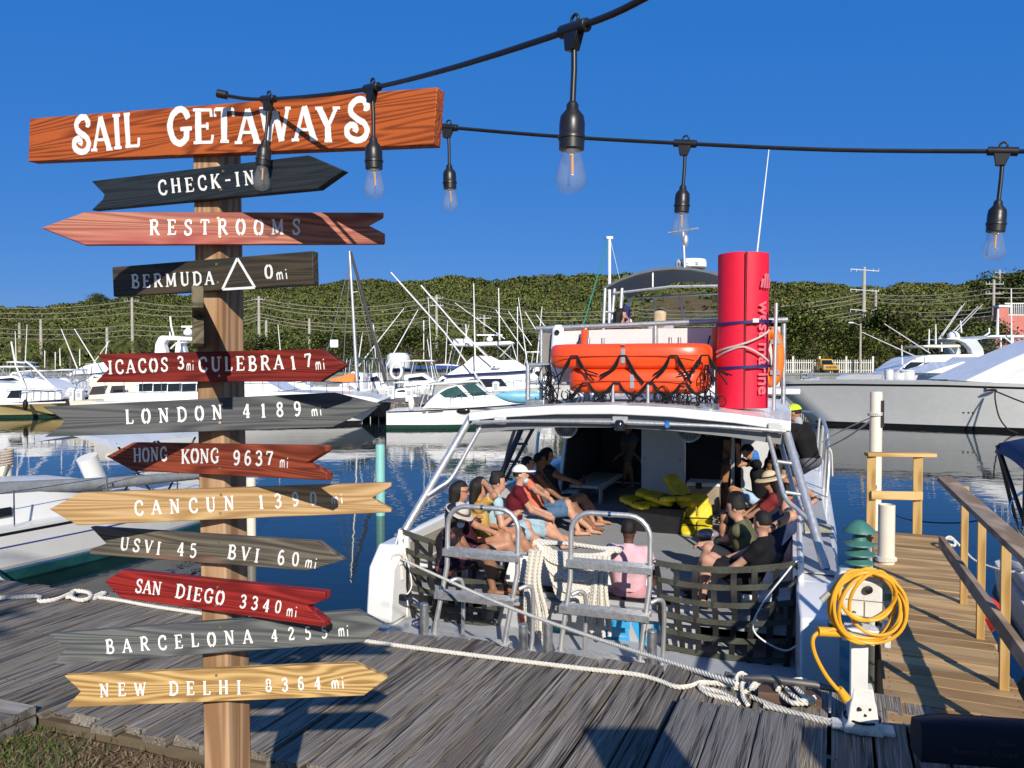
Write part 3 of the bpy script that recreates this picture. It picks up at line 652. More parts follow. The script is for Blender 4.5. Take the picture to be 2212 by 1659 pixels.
def radar(root, u, v, Y, w, d, bar=True):
    p = P3(u, v, Y, d); mb = MB(); mb.lathe([(.16, 0), (.24, .08), (.24, .22), (.12, .34), (.06, .42)], Matrix.Translation(p), 14)
    if bar: mb.box(p + V((0, 0, .46)), (w, .14, .1))
    part('radar', mb, WHITE2, root, bevel=.02)
CRE = CREAM; TEAL = mat('sea_green_boot', (.02, .09, .08), .4); BOOTG = mat('dark_green_boot', (.015, .05, .035), .35); BOOTK = mat('black_boot', (.012, .013, .015), .4)
YEL = mat('butter_yellow_hull', (.60, .47, .22), .22, var=.05, scale=.8, coat=.3)
SHADE = mat('tan_canvas', (.36, .33, .28), .85, var=.15); CLEARV = glass('clear_vinyl', (.80, .84, .86), .3, .06)
def boat(name, label, u, Y, cat='boat'): return thing(name, label, cat, (at(u, 800, Y).x, Y + 1.6, 0))
# -- white sport cruiser in the middle
Y = 38.3; b = boat('sport_cruiser', 'white sport cruiser with raked green-tinted cabin windows, left of the tour boat roof', 990, Y)
c4 = lambda *p: [(713.2 + .2232 * p[i], 685.8 + .2232 * p[i + 1]) for i in range(0, len(p), 2)]
hull(b, c4(545, 908, 880, 896, 1400, 868, 1900, 835, 2110, 822), 926, (833, 1148), Y, 3.2, (WHITE2, BOOTG), deckmat=WHITE2)
_, zm = house(b, 'cabin', c4(880, 885, 960, 795, 1060, 705, 1220, 650, 1395, 628, 1545, 755, 1800, 782, 1930, 835, 1400, 872), Y, .35, 2.85, .22, WHITE2, .06)
TINT = mat('green_tinted_glass', (.03, .075, .07), .05, var=.2)
for w in (c4(1045, 738, 1120, 695, 1220, 664, 1335, 776, 1100, 780), c4(1262, 658, 1395, 642, 1530, 752, 1372, 768)): win(b, w, Y, .35, .22, zm, TINT)
hardtop(b, c4(862, 652, 1180, 620, 1425, 612, 1442, 627, 1200, 640, 885, 664), [(*c4(960, 655)[0], *c4(930, 800)[0]), (*c4(930, 660)[0], *c4(860, 870)[0])], Y, .4, 2.8)
mb = MB(); mb.tube([P3(u, v, Y, -.02) for u, v in c4(552, 915, 880, 905, 1400, 876, 1900, 843)], .035, 5); part('rub_rail', mb, BLACKR, b)
for w in (c4(890, 915, 930, 912, 925, 926, 892, 928), c4(950, 912, 1100, 898, 1085, 914, 945, 926)): win(b, w, Y, .0, 0, 0, mat('vent_brown', (.12, .1, .09), .5), 'vent', .05, .03)
mb = MB(); mb.ell(P3(*c4(1288, 906)[0], Y, .02), (.35, .05, .13)); part('porthole', mb, DARKWIN, b)
mb = MB(); p = P3(*c4(786, 830)[0], Y, -.05); mb.ell(p, (.15, .15, .38)); mb.cyl(p, p + V((0, 0, .65)), .02); part('fender', mb, WHITE2, b)
railing(b, c4(1160, 850, 1270, 800, 1500, 792, 1900, 790), Y, .35, STEEL, .3, 7)
railing(b, c4(610, 690, 900, 660), Y, .02, STEEL, .6, 2, 'fishing_rod_rack')
mb = MB(); mb.add([P3(u, v, Y, .5) for u, v in c4(905, 668, 1150, 645, 1060, 715, 960, 790, 880, 800)], [(0, 1, 2, 3, 4)]); part('side_curtain', mb, CLEARV, b)
# -- big sportfisher behind it
Y = 54; b = boat('sportfisher', 'large white sportfisher with tall flybridge, navy stripe and silver outriggers behind the sport cruiser', 1050, Y)
hull(b, [(925, 848), (1060, 846), (1200, 832), (1300, 815)], 885, (925, 1270), Y, 5, (WHITE2, NAVY), deckmat=WHITE2)
_, zm = house(b, 'deckhouse', c4(1085, 720, 1095, 610, 1140, 560, 1500, 548, 1960, 525, 2040, 590, 2150, 672, 2150, 735), Y, .4, 4.6, .12, WHITE2, .08)
_, zm2 = house(b, 'flybridge', c4(1118, 562, 1130, 545, 1290, 450, 1380, 368, 1550, 372, 1640, 415, 1790, 408, 1900, 478, 1962, 522), Y, .7, 4.3, .2, WHITE2, .08)
win(b, c4(1340, 598, 1655, 592, 1720, 668, 1420, 682), Y, .4, .12, zm)
mb = MB(); mb.m = 0; mb.tube([P3(u, v, Y, .38) for u, v in c4(1100, 572, 1500, 545, 1700, 536, 1965, 516)], .09, 5); part('navy_stripe', mb, NAVY, b)
hardtop(b, c4(1132, 256, 1380, 238, 1740, 224, 1790, 242, 1740, 258, 1380, 276, 1145, 268), [(*c4(1175, 268)[0], *c4(1110, 560)[0]), (*c4(1420, 270)[0], *c4(1600, 450)[0]), (*c4(1600, 262)[0], *c4(1770, 410)[0]), (*c4(1760, 250)[0], *c4(1640, 380)[0]), (*c4(1760, 250)[0], *c4(1810, 410)[0])], Y, .8, 4.2)
radar(b, *c4(1535, 222)[0], Y, 1.9, 2.2)
mb = MB(); mb.box(P3(*c4(1268, 228)[0], Y, 2), (1.4, .6, .45)); part('searchlight_box', mb, WHITE, b, bevel=.06)
rods(b, 'outrigger', [(1052.6, 843.8, 960, 718, 844, 588), (1070, 788, 988, 707, 909, 616)], Y, .07, ALU)
rods(b, 'antenna', [(1026.5, 792, 1023, 612), (1079, 735, 1077, 622), (1008, 740, 1006, 700)], Y, .06, WHITE2)
rods(b, 'fishing_rod', [(1090, 730, 978, 649), (1134, 757, 1069, 664), (1150, 745, 1098, 668), (1160, 710, 1135, 669), (1182, 705, 1160, 675)], Y, .045, ALU, 2)
railing(b, c4(1620, 418, 1810, 408), Y, .75, STEEL, .9, 4); railing(b, c4(1700, 690, 2150, 650), Y, .5, STEEL, .3, 7)
mb = MB()
for u, v in ((760, 330), (600, 300), (480, 380)): pass
for (x, y) in ((1580, 480), (1620, 480)): mb.cyl(P3(*c4(x - 25, y + 8)[0], Y, .5), P3(*c4(x + 25, y - 8)[0], Y, .5), .06)
part('rod_holder', mb, WHITE, b)
# -- white hardtop boats and the green-topped fishers left of it
def small_boat(name, label, u0, u1, vw, vs, vtop, Y, right=True, top=WHITE, cab=.6, B=2.8, body=WHITE2, boot=BOOTK, posts=4, tower=False, rod=()):
    b = boat(name, label, (u0 + u1) / 2, Y); w = u1 - u0; f = (lambda t: u0 + w * t) if right else (lambda t: u1 - w * t)
    hull(b, [(f(0), vs), (f(.5), vs - 2), (f(1.0), vs - 9)], vw, (f(.0), f(.92)), Y, B, (body, boot), deckmat=WHITE2)
    h = vs - vtop
    _, zm = house(b, 'cabin', [(f(.22), vs), (f(.24), vs - h * .5), (f(.52), vs - h * .56), (f(.72), vs - h * .25), (f(.92), vs - h * .06), (f(.92), vs)], Y, .4, B - .4, .15, body, .05)
    win(b, [(f(.30), vs - h * .40), (f(.50), vs - h * .46), (f(.60), vs - h * .32), (f(.30), vs - h * .30)], Y, .4, .15, zm)
    hardtop(b, [(f(.15), vtop + 3), (f(.4), vtop), (f(.66), vtop + 1), (f(.68), vtop + 3.5), (f(.4), vtop + 4), (f(.16), vtop + 5.5)], [(f(.2), vtop + 4, f(.16), vs - h * .1), (f(.38), vtop + 4, f(.34), vs - h * .5), (f(.55), vtop + 3, f(.6), vs - h * .4), (f(.64), vtop + 3, f(.72), vs - h * .25), (f(.3), vtop + 4, f(.46), vs - h * .5)][:posts], Y, .4, B - .4, top)
    railing(b, [(f(.6), vs - 1), (f(.8), vs - 5), (f(1), vs - 9)], Y, .5, STEEL, .4, 6)
    if rod: rods(b, 'fishing_rod', rod, Y, .045, WHITE2, 1)
    return b
small_boat('fishing_boat', 'white fishing boat with a green canvas top beside the orange sail cover', 716, 800, 882, 842, 771, 52, False, mat('green_canvas', (.015, .09, .06), .8), rod=[(765, 800, 777, 717), (765, 795, 868, 664), (830, 790, 899, 667)])
small_boat('fishing_boat', 'white fishing boat with a round life ring and grey-green tower top', 775, 848, 880, 846, 772, 55, True, mat('grey_green_canvas', (.12, .16, .14), .8), rod=[(801, 700, 806, 775)])
small_boat('motor_cruiser', 'white motor cruiser with a plain white hardtop left of the big sportfisher', 835, 985, 880, 843, 777, 58, True, rod=[(912, 690, 912, 776), (938, 860, 920, 731)])
small_boat('open_boat', 'small white boat with black outboard cover moored behind the wooden pier', 835, 905, 884, 858, 824, 50, True, WHITE, posts=2)
small_boat('motor_cruiser', 'white flybridge cruiser half hidden by the tour boat railing', 1085, 1235, 880, 838, 758, 62, False, rod=[(1118, 660, 1118, 800)])
mb = MB(); mb.tube([V((0, 0, 0)) + P3(855 + 1.0, 802, 51, 0) + V((.36 * math.cos(a), 0, .46 * math.sin(a))) for a in np.linspace(0, 2 * math.pi, 17)[:-1]], .09, 8, closed=True)
solo('life_ring', mb, WHITE2, 'round white life ring hanging on the green-topped fishing boat tower', 'life ring')
mb = MB(); mb.box(P3(930, 794, 66, 0) + V((0, 1, .0)), (8.8, 3, .25)); 
for u in (855, 890, 930, 970, 1005): mb.cyl(P3(u, 794, 66, .2), P3(u, 850, 66, .2), .06)
solo('blue_awning', mb, mat('blue_canvas', (.02, .06, .25), .8), 'long flat blue awning on thin posts behind the hardtop cruiser', 'awning')
for u, lb in ((861, 'white tank standing on the dock left of the hardtop cruiser'),):
    mb = MB(); mb.lathe([(.9, 0), (.95, .1), (.95, .95), (.7, 1.2), (0, 1.25)], Matrix.Translation(P3(u, 795, 62)), 20); solo('water_tank', mb, WHITE, lb, 'tank')
# -- sailboat with the tall silver mast and orange sail cover
Y = 47; b = boat('sailboat', 'sailboat with tall bare silver mast and orange sail cover behind the arrow boards', 745, Y)
hull(b, [(600, 850), (690, 852), (790, 845)], 900, (605, 770), Y, 3, (WHITE2, BOOTK), deckmat=WHITE2)
house(b, 'cabin', [(640, 850), (645, 838), (740, 836), (760, 848)], Y, .5, 2.5, .2, WHITE2)
mb = MB(); mb.tube([P3(761, 838, Y, 1.5), P3(753, 690, Y, 1.5), P3(744, 535, Y, 1.5)], [.11, .1, .085], 10); part('mast', mb, ALU, b)
rods(b, 'stay', [(747, 545, 700, 740, 660, 838), (747, 545, 735, 700, 728, 835), (747, 540, 790, 740, 815, 838), (744, 537, 812, 760, 830, 835)], Y, .028, mat('rigging_wire', (.16, .16, .16), .5, .5), 1.5)
rods(b, 'forestay', [(746, 536, 775, 640, 824, 826)], Y, .09, mat('furled_dark_sail', (.05, .05, .055), .8), 1.5)
mb = MB(); pr = [P3(u, v, Y, 1.3) for u, v in ((700, 820), (752, 806), (757, 812), (756, 828), (700, 826))]; mb.prism(pr, (0, .35, 0)); part('sail_cover', mb, mat('orange_canvas', (.62, .22, .05), .8, var=.15), b, bevel=.05)
rods(b, 'spreader', [(748, 627, 762, 625)], Y, .04, ALU, 1.5)
mb = MB(); mb.box(P3(710, 741, Y, 1.5), (.5, .3, .5)); mb.cyl(P3(710, 748, Y, 1.5), P3(708, 738, Y, 1.5), .1); part('radar_reflector', mb, WHITE2, b, bevel=.05)
# -- second sailboat mast behind the upper deck, with green flag halyard
Y = 60; b = boat('sailboat', 'sailboat whose white mast and green rope rise left of the tour boat canopy', 1325, Y)
hull(b, [(1235, 846), (1320, 850), (1420, 840)], 876, (1240, 1400), Y, 3, (WHITE2, BOOTK), deckmat=WHITE2)
mb = MB(); mb.tube([P3(1322, 850, Y, 1.5), P3(1322, 508, Y, 1.5)], [.13, .12], 8); mb.box(P3(1322, 507, Y, 1.5), (.5, .3, .2)); part('mast', mb, WHITE2, b)
rods(b, 'halyard', [(1318, 517, 1290, 610, 1262, 705)], Y, .05, mat('green_rope', (.02, .24, .16), .8), 1.4); rods(b, 'stay', [(1324, 512, 1345, 600, 1370, 850)], Y, .02, GALV, 1.5)
mb = MB(); mb.tube([P3(1318, 510, Y, 1.5), P3(1312, 508, Y, 1.5)], .03, 5); part('wind_vane', mb, BLACK, b)
# -- yellow-hulled sportfisher at the left
Y = 45.5; b = boat('sportfisher', 'sportfisher with butter yellow hull, white house and a black fender at the left edge', 30, Y)
cl = lambda *p: [(.16535 * p[i], 685.8 + .16535 * p[i + 1]) for i in range(0, len(p), 2)]
hull(b, cl(-1150, 1180, 0, 1128, 600, 1112, 865, 1105), 902, (-195, 112), Y, 4, (YEL, BOOTG), deckmat=WHITE2)
_, zm = house(b, 'deckhouse', cl(-900, 1140, -900, 930, 30, 925, 460, 935, 640, 940, 745, 1035, 745, 1080, 0, 1125), Y, .5, 3.5, .15, WHITE2, .07)
_, zm2 = house(b, 'flybridge', cl(-700, 930, -500, 830, 60, 870, 150, 800, 330, 800, 460, 830, 560, 885, 640, 942), Y, .8, 3.2, .25, WHITE2, .07)
win(b, cl(5, 1060, 55, 962, 200, 957, 198, 1058), Y, .5, .15, zm)
mb = MB(); mb.tube([P3(u, v, Y, .42) for u, v in cl(0, 945, 330, 928, 640, 948)], .03, 5); part('trim_line', mb, GREY, b)
mb = MB(); mb.tube([P3(u, v, Y, .0) for u, v in cl(-200, 1142, 0, 1134, 600, 1118, 860, 1108)], .05, 5); part('rub_rail', mb, WHITE2, b)
railing(b, cl(190, 1110, 370, 1085, 560, 1085, 740, 1080), Y, .55, STEEL, .5, 7)
mb = MB(); p = P3(*cl(348, 1140)[0], Y, -.12); mb.ell(p, (.14, .14, .33)); mb.cyl(p, p + V((.05, .1, .7)), .02); part('fender', mb, BLACKR, b)
rods(b, 'outrigger', [(43, 841, 20, 791, 10, 737), (105, 840, 55, 790, 40, 780)], Y, .05, WHITE2, .6)
# -- boats and hardtops behind it
small_boat('motor_cruiser', 'white cruiser with a long flat hardtop behind the yellow-hulled boat', -60, 95, 880, 838, 790, 58, True, posts=5)
small_boat('motor_yacht', 'white motor yacht with a swept arch window behind the yellow hull bow', 15, 130, 878, 836, 799, 64, True, rod=[(81, 757, 81, 795), (104, 760, 104, 800)])
small_boat('fishing_boat', 'white fishing boat with silver poles crossing above its hardtop', 90, 180, 884, 846, 797, 54, True, rod=[(150, 797, 114, 709), (192, 788, 143, 709), (112, 790, 111, 751), (155, 790, 155, 753)])
small_boat('motor_cruiser', 'white cruiser with draped white canvas beside the red arrow board tail', 140, 250, 882, 840, 784, 60, False, SHADE, rod=[(214, 765, 217, 738), (180, 795, 222, 735)])
mb = MB(); mb.add([P3(u, v, 57, d) for (u, v, d) in ((143, 810, 0), (182, 789, .2), (213, 781, 1.2), (236, 799, .2), (232, 803, 0), (150, 812, 0), (213, 781, 1.4), (213, 803, 3), (150, 811, 3))], [(0, 1, 2, 3, 4, 5), (2, 6, 7, 3), (0, 8, 7, 6, 1)])
solo('canvas_cover', mb, WHITE2, 'white canvas cover slung over the boat left of the red arrow board', 'cover')
mb = MB(); mb.ell(P3(138, 832, 50), (.55, .55, .5)); mb.cyl(P3(138, 840, 50), P3(138, 850, 50), .3); solo('satellite_dome', mb, WHITE2, 'white satellite dome on a low dock structure behind the yellow bow', 'dome')
# cream trawler
Y = 44; b = boat('trawler', 'cream trawler with dark cabin windows behind the red and grey arrow boards', 235, Y)
hull(b, [(150, 866), (300, 864), (400, 858)], 905, (152, 385), Y, 4, (CRE, BOOTK), deckmat=CRE)
_, zm = house(b, 'cabin', [(181, 864), (186, 838), (181, 832), (183, 817), (330, 818), (330, 864)], Y, .4, 3.5, .1, CRE)
win(b, [(183, 854), (190, 836), (224, 833), (217, 852)], Y, .4, .1, zm, mat('brown_window', (.05, .04, .035), .1)); win(b, [(228, 852), (232, 834), (262, 833), (260, 852)], Y, .4, .1, zm, mat('brown_window', (0, 0, 0)))
mb = MB()
for k in range(4): u = 240 + k * 8; mb.tube([P3(u, 858, Y, .3), P3(u + 1, 842, Y, .3), P3(u + 5, 842, Y, .3), P3(u + 6, 858, Y, .3)], .03, 5)
part('folding_chairs', mb, BLACK, b)
# big white yacht behind the signpost
Y = 39; b = boat('motor_yacht', 'long white yacht with radar arch and railing, behind the signpost', 500, Y)
hull(b, [(200, 868), (500, 870), (700, 876), (797, 886)], 925, (205, 752), Y, 5, (WHITE2, BOOTK), deckmat=WHITE2)
_, zm = house(b, 'deckhouse', [(211, 868), (211, 851), (560, 846), (735, 852), (800, 860), (818, 866), (810, 872), (500, 872)], Y, .5, 4.5, .05, WHITE2, .08)
_, zm = house(b, 'saloon', [(270, 850), (276, 822), (290, 806), (470, 800), (540, 812), (600, 846)], Y, .9, 4.1, .1, WHITE2, .08)
for a in range(5):
    u = 281 + a * 32; win(b, [(u, 847), (u, 830), (u + 30, 829), (u + 30, 846)], Y, .9, .1, zm)
railing(b, [(215, 851), (420, 847), (560, 845), (735, 852)], Y, .6, STEEL, .55, 16); railing(b, [(700, 852), (900, 844)], Y, .55, STEEL, .6, 5)
house(b, 'radar_arch', [(313, 765), (315, 742), (322, 727), (330, 723), (410, 727), (416, 748), (433, 763), (412, 763), (404, 742), (398, 735), (340, 733), (334, 741), (340, 765)], Y, 1.0, 1.5, 0, WHITE2, .04)
house(b, 'radar_arch', [(313, 765), (315, 742), (322, 727), (330, 723), (410, 727), (416, 748), (433, 763), (412, 763), (404, 742), (398, 735), (340, 733), (334, 741), (340, 765)], Y, 3.4, 3.9, 0, WHITE2, .04)
mb = MB()
for u in (336, 352, 368, 384, 400): mb.cyl(P3(u, 730, Y, 1.2), P3(u, 730, Y, 3.6), .05)
mb.tube([P3(346, 752, Y, 1.2), P3(358, 740, Y, 1.2), P3(404, 734, Y, 1.2)], .05, 6); part('arch_frame', mb, WHITE, b)
house(b, 'pilothouse', [(312, 806), (313, 762), (350, 764), (440, 762), (450, 806)], Y, 1.2, 3.8, .05, WHITE2, .06)
radar(b, 378, 722, Y, .7, 1.6); rods(b, 'antenna', [(349, 724, 343, 700, 341, 680), (341, 724, 340, 714)], Y, .05, WHITE2, 1.4)
# little items between
bx = thing('dock_box', 'grey-white dock box on the far wooden pier beside the grey arrow tip', 'box', P3(960 - 4, 862, 47)); mb = MB(); 
mb.box(P3(968 - 1, 850, 46), (1.6, 1.2, 1.2)); part('body', mb, mat('chalky_plastic', (.42, .42, .4), .7), bx, bevel=.04); mb = MB(); mb.box(P3(967, 833, 46) + V((0, 0, .06)), (1.66, 1.26, .1)); part('lid', mb, mat('chalky_plastic', (0, 0, 0)), bx, bevel=.03)
# far pier of old planks
OLD = wood('old_pier_wood', (.10, .085, .07), (.24, .21, .18), ring=6, ax=2, islands=True)
pr = thing('far_pier', 'weathered wooden pier with dark piles between the yacht bow and the sport cruiser', 'pier', P3(860, 900, 44)); mb = MB()
x0, x1 = P3(780, 800, 44).x, P3(905, 800, 44).x; zt = P3(840, 873, 44).z; zb = P3(840, 900, 44).z
mb.box(((x0 + x1) / 2, 50, zt + .05), (x1 - x0 + 1, 12, .12)); part('deck', mb, OLD, pr)
mb = MB(); n = 22
for i in range(n): mb.box((x0 + (x1 - x0) * (i + .5) / n, 43.95, (zt + zb) / 2 + random.uniform(-.05, .05)), ((x1 - x0) / n * .9, .05, zt - zb))
part('fascia', mb, OLD, pr)
for u in (790, 808, 826, 870, 900): mb = MB(); x = P3(u, 800, 44.3).x; mb.cyl((x, 44.4, -1), (x, 44.4, zt), .22); part('pile', mb, mat('dark_pile', (.025, .02, .017), .9), pr)
mb = MB(); mb.beam(P3(793, 898, 43.8), P3(812, 876, 43.8), .1, .12); mb.beam(P3(812, 876, 43.8), P3(830, 897, 43.8), .1, .12); part('brace', mb, OLD, pr)
pd = thing('far_pier', 'long dark floating dock behind the yellow and cream boats', 'pier', P3(150, 880, 49)); mb = MB(); mb.box((P3(150, 800, 50).x, 51, .95), (18, 3, .25)); part('deck', mb, OLD, pd)
for u in (20, 120, 168, 200, 240): mb = MB(); x = P3(u, 800, 49.3).x; mb.cyl((x, 49.4, -1), (x, 49.4, 1.1), .16); part('pile', mb, mat('dark_pile', (0, 0, 0)), pd)
pd = thing('far_pier', 'dark wooden dock behind the big sportfisher', 'pier', P3(950, 870, 60)); mb = MB(); mb.box((P3(960, 800, 62).x, 62, .8), (22, 3, .25)); part('deck', mb, OLD, pd)
for u in (760, 900, 1040, 1160): mb = MB(); x = P3(u, 800, 60.3).x; mb.cyl((x, 60.4, -1), (x, 60.4, .9), .16); part('pile', mb, mat('dark_pile', (0, 0, 0)), pd)
def pedestal(u, v0, v1, Y, lb):
    t = thing('power_pedestal', lb, 'pedestal', P3(u, v1, Y), 0, 'white power pedestals on the far docks'); a, c = P3(u, v0, Y), P3(u, v1, Y)
    mb = MB(); mb.box((a + c) / 2, (.42, .35, a.z - c.z)); part('body', mb, WHITE, t, bevel=.03)
    mb = MB(); mb.lathe([(.26, 0), (.18, .12), (0, .16)], Matrix.Translation(a), 10); part('cap', mb, WHITE2, t)
    mb = MB(); mb.box((a + c) / 2 + V((0, -.19, .1)), (.2, .04, .25)); part('outlet', mb, GREY, t)
for a in [(1071, 829, 850, 46, 'white power pedestal in front of the sportfisher window'), (884, 836, 868, 44, 'white power pedestal by the white fender of the sport cruiser'), (155, 842, 866, 47, 'white power pedestal near the yellow bow'), (173, 844, 868, 46, 'white power pedestal left of the cream trawler'), (845, 838, 862, 46, 'white power pedestal left of the hardtop cruiser')]: pedestal(*a)
# blue kayak standing on its edge on a foredeck
mb = MB(); c = P3(1125, 858, 33); secs = []
for t in np.linspace(-1, 1, 15):
    w = max(.02, (1 - abs(t) ** 2.4)); secs.append([V((c.x + t * 1.15, c.y + .18 * w * math.cos(a), c.z + .27 * w * math.sin(a) + .10 * t * t)) for a in np.linspace(0, 2 * math.pi, 13)[:-1]])
mb.loft(secs); solo('kayak', mb, mat('pale_blue_plastic', (.16, .42, .58), .4), 'pale blue kayak lying beyond the left side of the tour boat roof', 'kayak')
# -- big white hull at the right
Yr = lambda u: 38.6 - (u - 1700) * .0062
cr_ = lambda *p: [(1645.8 + .29766 * p[i], 521.2 + .29766 * p[i + 1]) for i in range(0, len(p), 2)]
b = boat('sportfisher', 'big white flared sportfisher hull with black rub rail, bow pointing left at the right side', 2000, 36)
hull(b, cr_(3700, 1090, 1902, 1032, 1300, 1015, 600, 1012, 172, 1020), 935, (2860, 1832), Yr, 5.4, (WHITE2, BOOTK, BLACKR), fore=.42, deckmat=WHITE2, wl0=.38)
_, zm = house(b, 'deckhouse', cr_(1560, 1018, 1902, 862, 2300, 700, 2900, 700, 3200, 1080, 1902, 1040), Yr, .9, 4.5, .12, WHITE2, .1)
win(b, cr_(1830, 1000, 2200, 800, 2400, 800, 2400, 990), Yr, .9, .12, zm, mat('tarp_white', (.5, .52, .56), .6))
mb = MB(); mb.tube([P3(u, v, Yr, .3) for u, v in cr_(1672, 1029, 1642, 1031, 1644, 1062, 1660, 1082, 1690, 1078)], .035, 6); mb.ell(P3(*cr_(1685, 1080)[0], Yr, .1), (.22, .06, .06)); part('mooring_cleat', mb, BLACKR, b)
mb = MB(); mb.tube(curve([P3(u, v, Yr, -.05) for u, v in cr_(1688, 1085, 1690, 1160, 1720, 1280, 1780, 1360, 1850, 1392)]), .035, 5); part('dock_line', mb, BLACKR, b)
mb = MB(); mb.tube(curve([P3(u, v, Yr, -.05 - i) for i, (u, v) in enumerate(cr_(1690, 1088, 1800, 1165, 1960, 1235))]), .035, 5); part('dock_line', mb, BLACKR, b)
for x in (1468, 1505, 1537): mb = MB(); mb.ell(P3(*cr_(x, 1245)[0], Yr, .06), (.055, .05, .045)); part('drain', mb, BLACK, b)
mb = MB(); mb.box(P3(*cr_(1418, 1010)[0], Yr, 1.6), (.6, .5, .05)); part('hatch', mb, DARKWIN, b)
mb = MB(); p = P3(*cr_(505, 1010)[0], Yr, 2.7); mb.box(p, (.8, .3, .12)); mb.cyl(p, p + V((0, 0, .4)), .08); mb.cyl(p + V((-.5, 0, 0)), p + V((.5, 0, .1)), .04); part('anchor_windlass', mb, STEEL, b)
# motor yacht with curved arch
Y = 58; c2 = lambda *p: [(1865.2 + .16534 * p[i], 603.5 + .16534 * p[i + 1]) for i in range(0, len(p), 2)]
b = boat('motor_yacht', 'white motor yacht with dark wraparound windows and a curved radar arch, bow left', 2040, Y)
hull(b, c2(1500, 1290, 800, 1255, 0, 1240, -180, 1290)[::1], 880, (2120, 1860), Y, 5, (WHITE2, BOOTK), deckmat=WHITE2)
_, zm = house(b, 'deckhouse', c2(430, 1255, 520, 1180, 660, 1075, 760, 1020, 930, 985, 1480, 975, 1660, 1000, 1660, 1260), Y, .5, 4.5, .1, WHITE2, .1)
win(b, c2(545, 1170, 672, 1080, 850, 1082, 680, 1180), Y, .5, .1, zm); win(b, c2(710, 1180, 880, 1084, 1160, 1080, 1215, 1108, 1050, 1145, 860, 1190), Y, .5, .1, zm)
house(b, 'radar_arch', c2(1155, 768, 1350, 752, 1660, 752, 1640, 772, 1560, 790, 1640, 900, 1655, 1000, 1510, 1000, 1470, 900, 1400, 830, 1300, 785, 1170, 778), Y, .7, 1.3, 0, WHITE, .05)
house(b, 'radar_arch', c2(1155, 768, 1350, 752, 1660, 752, 1640, 772, 1560, 790, 1640, 900, 1655, 1000, 1510, 1000, 1470, 900, 1400, 830, 1300, 785, 1170, 778), Y, 3.7, 4.3, 0, WHITE, .05)
house(b, 'arch_top', c2(1155, 770, 1350, 756, 1650, 756, 1560, 786, 1300, 784), Y, 1.28, 3.72, 0, WHITE, .03)
mb = MB(); mb.ell(P3(*c2(1375, 735)[0], Y, 2), (.45, .45, .42)); part('satellite_dome', mb, WHITE2, b)
hardtop(b, c2(860, 862, 980, 850, 1360, 848, 1380, 880, 1150, 890, 900, 880), [(*c2(950, 880)[0], *c2(950, 940)[0]), (*c2(1240, 885)[0], *c2(1300, 960)[0]), (*c2(1360, 880)[0], *c2(1370, 960)[0])], Y, 1, 4, CRE)
rods(b, 'antenna', [(*c2(948, 850)[0], *c2(953, 640)[0]), (*c2(1040, 845)[0], *c2(1040, 575)[0]), (*c2(1383, 690)[0], *c2(1368, 528)[0]), (*c2(1120, 940)[0], *c2(1118, 820)[0]), (*c2(595, 1110)[0], *c2(588, 855)[0])], Y, .07, WHITE2, 1)
rods(b, 'outrigger', [(*c2(910, 965)[0], *c2(305, 575)[0]), (*c2(750, 1020)[0], *c2(10, 685)[0])], Y, .05, ALU, .4)
mb = MB(); mb.tube([P3(*c2(1660, 755)[0], Y, 1), P3(*c2(1750, 690)[0], Y, 1), P3(*c2(1748, 625)[0], Y, 1)], .07, 6); part('boom_light', mb, WHITE2, b)
rods(b, 'fishing_rod', [(*c2(1230, 850)[0], *c2(1630, 268)[0]), (*c2(1215, 840)[0], *c2(1590, 300)[0]), (*c2(1420, 700)[0], *c2(1815, 310)[0]), (*c2(1450, 720)[0], *c2(1880, 280)[0])], Y, .05, ALU, 3)
railing(b, c2(300, 1300, 700, 1260, 1000, 1262), Y, .55, STEEL, .3, 9)
# sportfisher with clear-curtained bridge at the right edge
Y = 50; b = boat('sportfisher', 'white sportfisher with clear vinyl bridge enclosure at the right edge', 2190, Y)
hull(b, [(2420, 846), (2200, 832), (2010, 822), (1955, 818)], 890, (2410, 1985), Y, 5, (WHITE2, BOOTK), deckmat=WHITE2)
_, zm = house(b, 'deckhouse', c2(860, 1225, 1390, 1072, 1500, 1110, 1650, 1010, 2200, 1055, 3200, 1080, 3200, 1300), Y, .5, 4.5, .1, WHITE2, .1)
win(b, c2(1180, 1225, 1420, 1150, 1560, 1180, 1480, 1250), Y, .5, .1, zm, mat('shaded_glass', (.06, .07, .08), .1))
house(b, 'bridge_top', c2(1720, 740, 1800, 722, 2600, 716, 2600, 745, 1760, 752), Y, .9, 4.1, 0, WHITE2, .05)
mb = MB(); mb.add([P3(u, v, Y, .95) for u, v in c2(1750, 750, 2150, 748, 2150, 990, 1690, 930)], [(0, 1, 2, 3)]); mb.add([P3(u, v, Y, d) for (u, v), d in zip(c2(1750, 750, 1690, 930, 1690, 930, 1750, 750), (.95, .95, 4, 4))], [(0, 1, 2, 3)]); part('vinyl_curtain', mb, CLEARV, b)
rods(b, 'bridge_post', [(*c2(1910, 750)[0], *c2(1910, 990)[0]), (*c2(2070, 750)[0], *c2(2070, 990)[0])], Y, .06, WHITE2, .9)
rods(b, 'outrigger', [(*c2(1900, 750)[0], *c2(2200, 980)[0]), (*c2(2000, 1080)[0], *c2(1996, 110)[0])], Y, .06, WHITE2, .5); rods(b, 'antenna', [(*c2(1876, 720)[0], *c2(1886, 370)[0])], Y, .1, WHITE2, 1)
mb = MB(); mb.tube([P3(u, v, Y, .48) for u, v in c2(1650, 1012, 1900, 1035, 2200, 1050)], .05, 5); part('navy_stripe', mb, NAVY, b)
